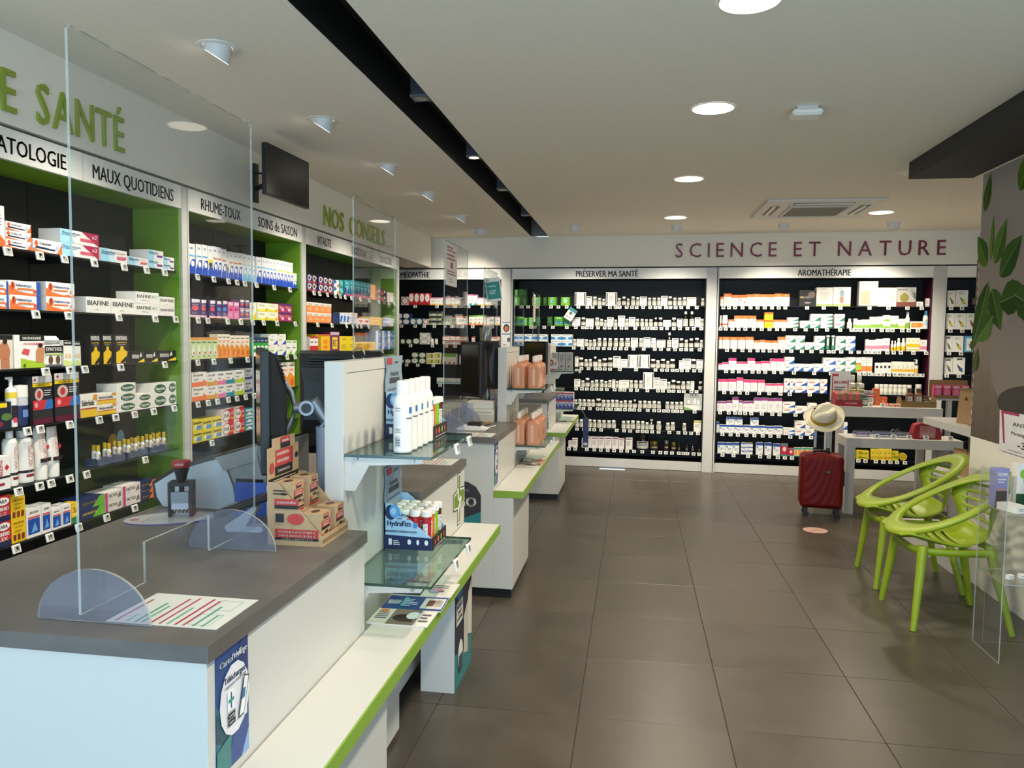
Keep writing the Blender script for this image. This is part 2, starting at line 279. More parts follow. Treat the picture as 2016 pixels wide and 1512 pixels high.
("H",0,"ringr -2870 95 105 1 1 redcap -2785 70 149 1 4 hom -2496 89 98 1 1 hom -2418 60 98 1 1 hom -2294 85 103 1 1 hom -2207 78 97 1 1 homt -2029 58 135 1 1 homt -1964 61 133 1 1 hom -1882 91 98 1 1 hom -1788 87 92 1 1","-2728 -2443 -2203 -2033 -1858"),
("H",1,"navcap -2939 78 70 2 1 navcap -2852 93 71 2 1 tealcap -2760 82 81 1 2 redsm -2593 67 70 1 1 picbox -2498 112 54 3 1 picbox -2412 52 54 3 1 picbox -2327 107 83 1 1 orgh -2135 118 111 1 1 homo -2005 58 122 1 1 homo -1948 53 123 1 1 homo -1894 48 128 1 1 homo -1842 51 129 1 1 hom -1759 88 113 1 1 hom -1671 66 114 1 1","-2908 -2727 -2608 -2474 -2250 -2115 -1980"),
("H",2,"grncap -2897 60 63 1 1 grncap -2816 82 64 1 1 grncap -2720 90 75 1 1 wcapst -2612 118 74 2 1 jarw -2518 50 72 1 1 jarw -2461 44 73 1 1 orgh -2288 170 53 2 1 orgh -2133 130 53 2 1 orgh -1981 37 104 1 1 orgh -1831 50 78 2 1 orgh -1716 158 56 2 1","-2787 -2498 -2316 -2205"),
("H",3,"grncap -2919 86 55 1 1 grncap -2828 85 57 1 1 grncap -2736 94 70 2 1 grncap -2638 95 70 2 1 yelgrn -2537 97 68 2 1 yelgrn -2445 84 70 2 1 grnw -2343 59 133 1 3 hom -2126 61 125 1 1","-2839 -2691 -2487"),
("H",4,"bluewh -2419 54 72 1 1 bluewh -2358 59 73 1 1 bluewh -2275 96 67 1 2","-2396"),
("1",0,"orgbig 2776 47 165 1 1 volt 2870 134 37 3 1 volt 3030 168 55 1 1 bepan2 3230 246 59 2 1 bepan 3464 195 64 1 1 bepan 3650 161 43 1 1 bepanp 3800 129 46 2 1 bepanp 3917 98 37 2 1","2789 2960 3103 3296 3511 3689 3846 3966"),
("1",1,"voltspe 2768 80 57 2 1 voltspe 2896 169 61 2 1 voltact 3098 176 62 2 1 biafine 3344 176 77 1 1 biafine 3526 183 75 1 1 biafact 3720 198 60 2 1 biafine 3894 143 53 2 1","2928 3119 3462 3755 3940"),
("1",2,"backpic 2772 99 139 1 1 patch 2912 163 141 1 1 jarclear 3050 109 137 1 1 patchsm 3136 54 115 1 1 patchsm 3192 52 113 1 1 synthol 3316 75 142 1 1 synthol 3400 76 143 1 1 synthol 3506 112 143 1 1 synsm 3631 110 55 1 1 synsm 3745 110 54 1 1 synsm 3885 162 55 1 1","2976 3120 3216 3469 3832"),
("1",3,"darkgreenbox 2762 85 114 1 1 pumpy 2828 44 213 1 1 tubenav 2884 63 176 1 1 therm 2976 116 210 1 1 therm 3124 157 215 1 1 sedo 3262 109 103 1 1 sedo 3388 136 51 2 1 titan 3534 151 46 3 1 titan 3675 124 39 2 1 titan 3806 133 66 2 1 titan 3921 90 64 2 1","2864 2936 3111 3306 3424 3570 3728 3913"),
("1",4,"nocibox 2752 73 136 1 1 nocibot 2822 61 236 1 1 nocibot 2902 89 227 1 1 nocitube 2988 72 230 1 1 nocitube 3060 64 226 1 1","2809 2924 2990 3103 3212 3649"),
("1",5,"chondro 2738 95 105 2 1 chondy 2825 74 95 2 1 capsbox 2908 86 128 1 1 capsbox 2980 55 127 1 1 capsbox 3041 60 98 1 1 capsbox 3101 55 99 1 1 capsy 3156 51 97 1 1 apaisyl 3270 171 48 2 1 dict 3423 127 46 2 1 dict 3562 138 52 2 1 navor 3704 138 34 3 1","2788 2973 3152 3343 3556"),
("2",0,"wave 4138 70 171 1 1 wave 4212 67 177 1 1 wave 4277 60 179 1 1 wavey 4338 53 179 1 1 waveo 4389 48 183 1 2 waveo 4494 57 179 1 1 wavey 4536 22 162 1 1 waveo 4577 54 172 1 2 waveo 4688 54 176 1 1 wavel 4748 62 178 1 2 wavel 4866 42 177 1 1 wave 4944 71 175 1 1 wave 5013 52 180 1 4 wavey2 5226 55 182 1 5 wavey2 5508 59 111 1 1","4161 4337 4508 4614 4714 4871 5127 5378 5572"),
("2",1,"purpk 4165 108 108 1 1 purpk 4254 64 109 1 1 purpk 4352 70 108 1 1 purpb 4425 66 109 1 1 purpb 4495 66 110 1 1 pinkb 4566 64 108 1 1 pinkb 4638 71 109 1 1 purpk 4709 66 63 2 2 yelg 4858 85 116 1 1 yelg 4998 153 60 2 2 magent 5286 109 66 2 2","4162 4266 4493 4656 4814 4967 5169 5469"),
("2",2,"phyto 4140 58 126 1 5 thym 4431 48 149 1 3 thym 4587 62 140 1 4 navgrn 4871 56 130 1 4 whblu 5145 136 77 2 2 whgrn 5401 91 102 1 2","4152 4326 4524 4739 5326 5459"),
("2",3,"strO 4200 160 85 2 1 strY 4340 114 82 2 1 strP 4446 90 81 2 1 strT 4550 109 81 2 1 strG 4671 121 81 2 1 strN 4790 105 85 2 1 thym 5320 116 187 1 2","4148 4258 4363 4491 4597 4709 4825"),
("2",4,"lyso 4171 101 69 2 1 lyso 4277 104 66 2 1 lyso 4388 110 62 2 1 drill 4516 141 84 2 2 tealst 4793 122 47 3 1","4293"),
("3",0,"navy2 5767 94 62 2 2 navy2 5988 100 66 2 3 worg 6328 109 60 2 1 teal 6436 94 62 2 1 pteal 6578 131 138 1 1 pteal 6682 64 142 1 1 pteal 6768 91 147 1 5 orgst 7260 145 74 2 1 dkred 7428 171 61 2 2 palest 7804 219 30 3 1","5812 5922 6083 6253 6362 6476 6630 6859 7104 7389 7685 7886"),
("3",1,"tour 5779 123 79 2 4 navyb 6315 159 93 1 1 blw 6440 79 96 1 3 pkw 6737 184 51 2 1 pkh 6920 166 61 1 2 yelst 7358 366 42 2 1 blst 7732 363 39 2 1","5882 6177 6510 6666 6780 6878 7083 7447 7900"),
("3",2,"redw 5810 81 132 1 2 yeldisp 6060 245 153 1 1 purdisp 6288 195 173 1 1 yelb 6496 208 138 1 1 yelb 6688 163 138 1 1 yelst 6916 278 81 1 2 bluest 7437 190 95 2 3","7494 7914"),
]
# ================================================================ the setting
HC = 2.755
PHI = R(-3.1); FAR0 = Vector((0, 9.235, 0))
FARX = Vector((math.cos(PHI), math.sin(PHI), 0)); FARN = Vector((-math.sin(PHI), math.cos(PHI), 0))
def far(u, d, z): return FAR0+FARX*u+FARN*d+Vector((0, 0, z))
LX = -2.49

fl = struct(MB().box(-4.4, 4.0, -1.69, 9.95, -.06, -.003, mat('2b2722', .8, name='grout')).obj('floor'))
def tile_mat():
    m = bpy.data.materials.new('taupe porcelain tile'); m.use_nodes = True; nt = m.node_tree; b = nt.nodes['Principled BSDF']
    g = nt.nodes.new('ShaderNodeNewGeometry'); oi = nt.nodes.new('ShaderNodeObjectInfo'); add = nt.nodes.new('ShaderNodeVectorMath'); add.operation = 'ADD'
    sc = nt.nodes.new('ShaderNodeVectorMath'); sc.operation = 'SCALE'; sc.inputs[3].default_value = 37.0
    cb = nt.nodes.new('ShaderNodeCombineXYZ'); nt.links.new(oi.outputs['Random'], cb.inputs[0]); nt.links.new(oi.outputs['Random'], cb.inputs[2])
    nt.links.new(cb.outputs[0], sc.inputs[0]); nt.links.new(g.outputs['Position'], add.inputs[0]); nt.links.new(sc.outputs[0], add.inputs[1])
    n = nt.nodes.new('ShaderNodeTexNoise'); n.inputs['Scale'].default_value = 3.2; n.inputs['Detail'].default_value = 9; n.inputs['Roughness'].default_value = .62
    n2 = nt.nodes.new('ShaderNodeTexNoise'); n2.inputs['Scale'].default_value = 90; n2.inputs['Detail'].default_value = 3
    nt.links.new(add.outputs[0], n.inputs[0]); nt.links.new(add.outputs[0], n2.inputs[0])
    r = nt.nodes.new('ShaderNodeValToRGB'); e = r.color_ramp.elements
    e[0].position = .3; e[0].color = lin('3f3931'); e[1].position = .72; e[1].color = lin('4f483e')
    nt.links.new(n.outputs[0], r.inputs[0])
    hs = nt.nodes.new('ShaderNodeHueSaturation'); mr = nt.nodes.new('ShaderNodeMapRange'); mr.inputs[3].default_value = .93; mr.inputs[4].default_value = 1.06
    nt.links.new(oi.outputs['Random'], mr.inputs[0]); nt.links.new(mr.outputs[0], hs.inputs['Value']); nt.links.new(r.outputs[0], hs.inputs['Color'])
    nt.links.new(hs.outputs[0], b.inputs['Base Color'])
    r2 = nt.nodes.new('ShaderNodeMapRange'); r2.inputs[3].default_value = .24; r2.inputs[4].default_value = .42
    nt.links.new(n.outputs[0], r2.inputs[0]); nt.links.new(r2.outputs[0], b.inputs['Roughness'])
    bp = nt.nodes.new('ShaderNodeBump'); bp.inputs['Strength'].default_value = .04; bp.inputs['Distance'].default_value = .004
    nt.links.new(n2.outputs[0], bp.inputs['Height']); nt.links.new(bp.outputs[0], b.inputs['Normal'])
    return m
TILE = tile_mat()
tm = MB().box(.0018, .5982, .0012, .5988, -.009, 0, TILE, .001).mesh('tile')
for i in range(-5, 7):
    for k in range(-8, 11):
        inst('tile', tm, fl, (-.198+.6*i, 3.112+.6*k, 0))

ce = struct(MB().box(-4.4, -1.25, -1.69, 9.95, HC, HC+.25, CEIL).box(-1.04, 4.0, -1.69, 9.95, HC, HC+.25, CEIL).obj('ceiling'))
struct(MB().box(-1.25, -1.04, -1.69, 9.95, HC+.2, HC+.25, CHAN).box(-1.249, -1.246, -1.69, 9.27, HC+.001, HC+.2, CHAN).box(-1.044, -1.041, -1.69, 9.27, HC+.001, HC+.2, CHAN)
       .box(-1.246, -1.044, 9.25, 9.27, HC+.001, HC+.2, mat('8f8d88', .7)).obj('trim_1'), 'black recessed lighting channel in the ceiling')
struct(MB().box(1.79, 2.19, -1.6, 5.6, 2.645, HC, SOFF).obj('trim_2'), 'dark brown dropped ceiling soffit')
wl = struct(MB().box(-3.1, -2.82, -1.69, 8.0, 0, HC, WALLW).box(-4.4, -4.25, 7.8, 9.95, 0, HC, WALLW).box(-4.25, -3.1, 7.8, 8.0, 0, HC, WALLW).box(-2.82, LX, -1.69, 9.29, 2.39, HC, WALLW).obj('wall_left'))
wf = struct(MB().box(-4.3, 3.95, .36, .5, 0, HC, WALLW).box(-2.56, 3.95, 0, .36, 2.39, HC, WALLW).obj('wall_far', loc=FAR0, rz=PHI))
struct(MB().box(3.75, 3.95, -1.69, 9.2, 0, HC, WALLW).obj('wall_right'))
# shopfront behind the camera: two piers and a lintel around the open glazed front
struct(MB().box(-3.1, -2.95, -1.69, -1.55, 0, HC, WALLW).box(3.6, 3.95, -1.69, -1.55, 0, HC, WALLW).box(-2.95, 3.6, -1.69, -1.55, 2.69, HC, WALLW).obj('wall_back'))
wb = MB().box(-2.95, 3.6, -1.65, -1.59, 0, .06, DKPL).box(-2.95, 3.6, -1.65, -1.59, 2.64, 2.69, DKPL)
XS = [-2.95, -1.3, .35, 1.98, 3.6]
for x in XS: wb.box(max(x-.025, -2.95), min(x+.025, 3.6), -1.65, -1.59, .06, 2.64, DKPL)
win = struct(wb.obj('window_1'))
for x0, x1 in zip(XS, XS[1:]):
    MB().box(x0+.025, x1-.025, -1.625, -1.615, .06, 2.64, clear('window pane', 'fafcfc', 1.12)).obj('pane', win)

# ---------------------------------------------------------------- letters on walls and headers
def letters(txt, name, M4, u0, u1, z0, h, m, label, cat='sign', depth=.012, gap=.25, parent=None):
    """raised letters, each a mesh; cap height h standing on z0, from u0 to u1 along the frame M4"""
    t = parent or thing(name, label, cat)
    cap = textmesh('H')[2] and _t['cap']
    xs = []; x = 0
    for ch in txt:
        if ch == ' ': x += .75; continue
        v, f, asp, raw = textmesh(ch); xs.append((ch, x, asp)); x += asp+gap
    tot = x-gap; k = (u1-u0)/tot
    for ch, px, asp in xs:
        b = MB(); b.text(ch, (u0+px*k, -.001, z0+h/2), (1, 0, 0), (0, 0, 1), asp*k, h, m, 'L', depth); b.xf(M4)
        b.obj('letter', t)
    return t
ML = Matrix.Translation((LX, 0, 0)) @ Matrix.Rotation(PI/2, 4, 'Z')
MF = Matrix.Translation(FAR0) @ Matrix.Rotation(PHI, 4, 'Z')
SIGNG = mat('93a53a', .4, name='lime sign letters'); SIGNR = mat('7c2740', .4, name='plum sign letters')
letters('DE SANTÉ', 'wall_sign', ML, 2.62, 3.492, 2.438, .165, SIGNG, 'lime green raised letters DE SANTÉ on left bulkhead', gap=.18)
letters('NOS CONSEILS', 'wall_sign', ML, 5.951, 7.482, 2.438, .158, SIGNG, 'lime green raised letters NOS CONSEILS on left bulkhead', gap=.16)
letters('SCIENCE ET NATURE', 'wall_sign', MF, .447, 3.306, 2.492, .16, SIGNR, 'plum raised letters SCIENCE ET NATURE on far wall', gap=.5)

# ---------------------------------------------------------------- shelving bays
TAGW = mat('f1efe9', .4, name='price tag shell'); TAGS = mat('a9a89e', .35, name='price tag screen'); TAGK = mat('1d1d1d', .5, name='price tag ink')
def tag_mesh(v):
    rr = random.Random(v); b = MB()
    b.box(-.021, .021, -.012, -.003, -.033, .003, TAGW, .002).box(-.006, .006, -.004, .004, -.012, .002, TAGW)
    b.poly([(-.0145, -.0123, -.0275), (.0145, -.0123, -.0275), (.0145, -.0123, -.0025), (-.0145, -.0123, -.0025)], TAGS)
    y = -.0126
    for k in range(4+rr.randrange(3)):
        x = -.011+.020*rr.random()*.6; z = -.022+.017*rr.random(); w = .004+.008*rr.random(); h = .0025+.006*rr.random()
        b.poly([(x, y, z), (x+w, y, z), (x+w, y, min(z+h, -.003)), (x, y, min(z+h, -.003))], TAGK)
    return b.mesh('price_tag')
TAGM = [tag_mesh(i) for i in range(6)]
def bay(label, M4, u0, u1, heads, depth, lm, rm, tm_, shelves, tags, lw=0, rw=0, hz0=2.25, hz1=2.375, base=.11, back=BLACK, glass=(), npan=0):
    """shelving unit in a wall frame: u along the wall, +y into it"""
    t = thing('shelving_unit', label, 'shelving'); t.matrix_world = M4
    n = len(heads)
    cuts = [u0+(u1-u0)*i/n for i in range(n+1)]
    pc = [u0+(u1-u0)*i/(npan or n) for i in range((npan or n)+1)]
    for a, b in zip(pc, pc[1:]):
        MB().box(a+.002, b-.002, depth, depth+.018, base, hz1, back).obj('back_panel', t)
    MB().box(u0-max(lw, .014), u0, 0, depth+.018, 0, hz1, WHITE).obj('post', t)
    if rw: MB().box(u1, u1+rw, 0, depth+.018, 0, hz1, WHITE).obj('post', t)
    MB().box(u0+.001, u0+.013, .012, depth-.001, base, hz0, lm).obj('side_panel', t)
    MB().box(u1-.013, u1-.001, .012, depth-.001, base, hz0, rm).obj('side_panel', t)
    MB().box(u0+.014, u1-.014, .021, depth-.001, hz0, hz0+.012, tm_).obj('top_panel', t)
    MB().box(u0+.002, u1-.002, .015, .03, .004, base, WHITE).box(u0, u1, .05, .06, 0, .02, PLINTH).box(u0+.014, u1-.014, .03, depth, base-.012, base, tm_ if tm_ is not GREEN else BLACK).obj('plinth', t)
    for (a, b), hd in zip(zip(cuts, cuts[1:]), heads):
        h = MB().box(a+.0015, b-.0015, .001, .02, hz0, hz1, HDR).obj('header_board', t)
        if hd:
            tx, c0, c1, z0, ch = hd
            b2 = MB(); b2.text(tx, ((c0+c1)/2, .0003, z0+ch/2), (1, 0, 0), (0, 0, 1), c1-c0, ch, mat('141212', .5), bold=.03); b2.obj('lettering', h)
    MB().box(u0, u1, .06, .08, hz1, hz1+.015, CHAN).obj('shadow_gap', t)
    for i, z in enumerate(shelves):
        gl = i in glass
        sh = MB().box(u0+.015, u1-.015, .03, depth-.002, z-.009, z, GLS if gl else SHELFM)
        for k in pc[1:-1]: sh.box(k-.004, k+.004, .09, depth-.002, z-.03, z-.009, DKPL2)
        sh = sh.obj('shelf', t)
        for j, u in enumerate(tags.get(i, ())):
            if u0+.03 < u < u1-.03: inst('price_tag', TAGM[(j*5+i*3) % 6], sh, (u, .029, z-.006), (R(-12), 0, random.uniform(-.05, .05)))
    return t
SHF = [1.935, 1.69, 1.445, 1.2, .955, .72, .467, .224]
SHL = [1.905, 1.655, 1.41, 1.165, .92, .685, .44, .2]
TG = {}
for b_, i_, _it, tg_ in ROWS: TG.setdefault(b_, {})[i_] = [int(q)/1000 for q in tg_.split()]
LD = .29
bay('green lined left wall bay headed MAUX QUOTIDIENS', ML, 2.44, 3.983, [('DERMATOLOGIE', 2.53, 3.105, 2.275, .064), ('MAUX QUOTIDIENS', 3.276, 3.908, 2.275, .064)], LD, GREEN, GREEN, GREEN, SHL, TG['1'], .03, .05, glass=(4,))
bay('green lined left wall bay headed RHUME-TOUX', ML, 4.052, 5.555, [('RHUME-TOUX', 4.182, 4.633, 2.277, .064), ('SOINS de SAISON', 4.868, 5.465, 2.277, .064)], LD, GREEN, GREEN, GREEN, SHL, TG['2'], 0, .05)
bay('green lined left wall bay headed VITALITÉ', ML, 5.624, 7.93, [('VITALITÉ', 5.838, 6.118, 2.275, .064), ('DIGESTION', 6.595, 6.949, 2.275, .064), ('DOULEURS', 7.373, 7.728, 2.275, .064)], LD, GREEN, GREEN, GREEN, SHL, TG['3'], 0, .06)
FD = .33
bay('black far wall bay headed HOMÉOPATHIE', MF, -3.6, -1.62, [('HOMÉOPATHIE', -3.01, -2.539, 2.275, .068)], FD, BLACK, BLACK, BLACK, SHF, TG['H'], 0, .12, npan=3)
bay('black far wall bay headed PRÉSERVER MA SANTÉ', MF, -1.478, .808, [('PRÉSERVER MA SANTÉ', -.708, .022, 2.275, .068)]*1, FD, BLACK, BLACK, BLACK, SHF, TG['P'], 0, .115, npan=3)
bay('black far wall bay headed AROMATHÉRAPIE', MF, .945, 3.2, [('AROMATHÉRAPIE', 1.8, 2.356, 2.275, .068)]*1, FD, BLACK, mat('4a0f2c', .5, name='plum side'), BLACK, SHF, TG['A'], 0, .12, npan=3)
bay('black far wall bay partly hidden behind mint mural', MF, 3.335, 3.9, [None], FD, BLACK, BLACK, BLACK, SHF, TG['B'], 0, 0)
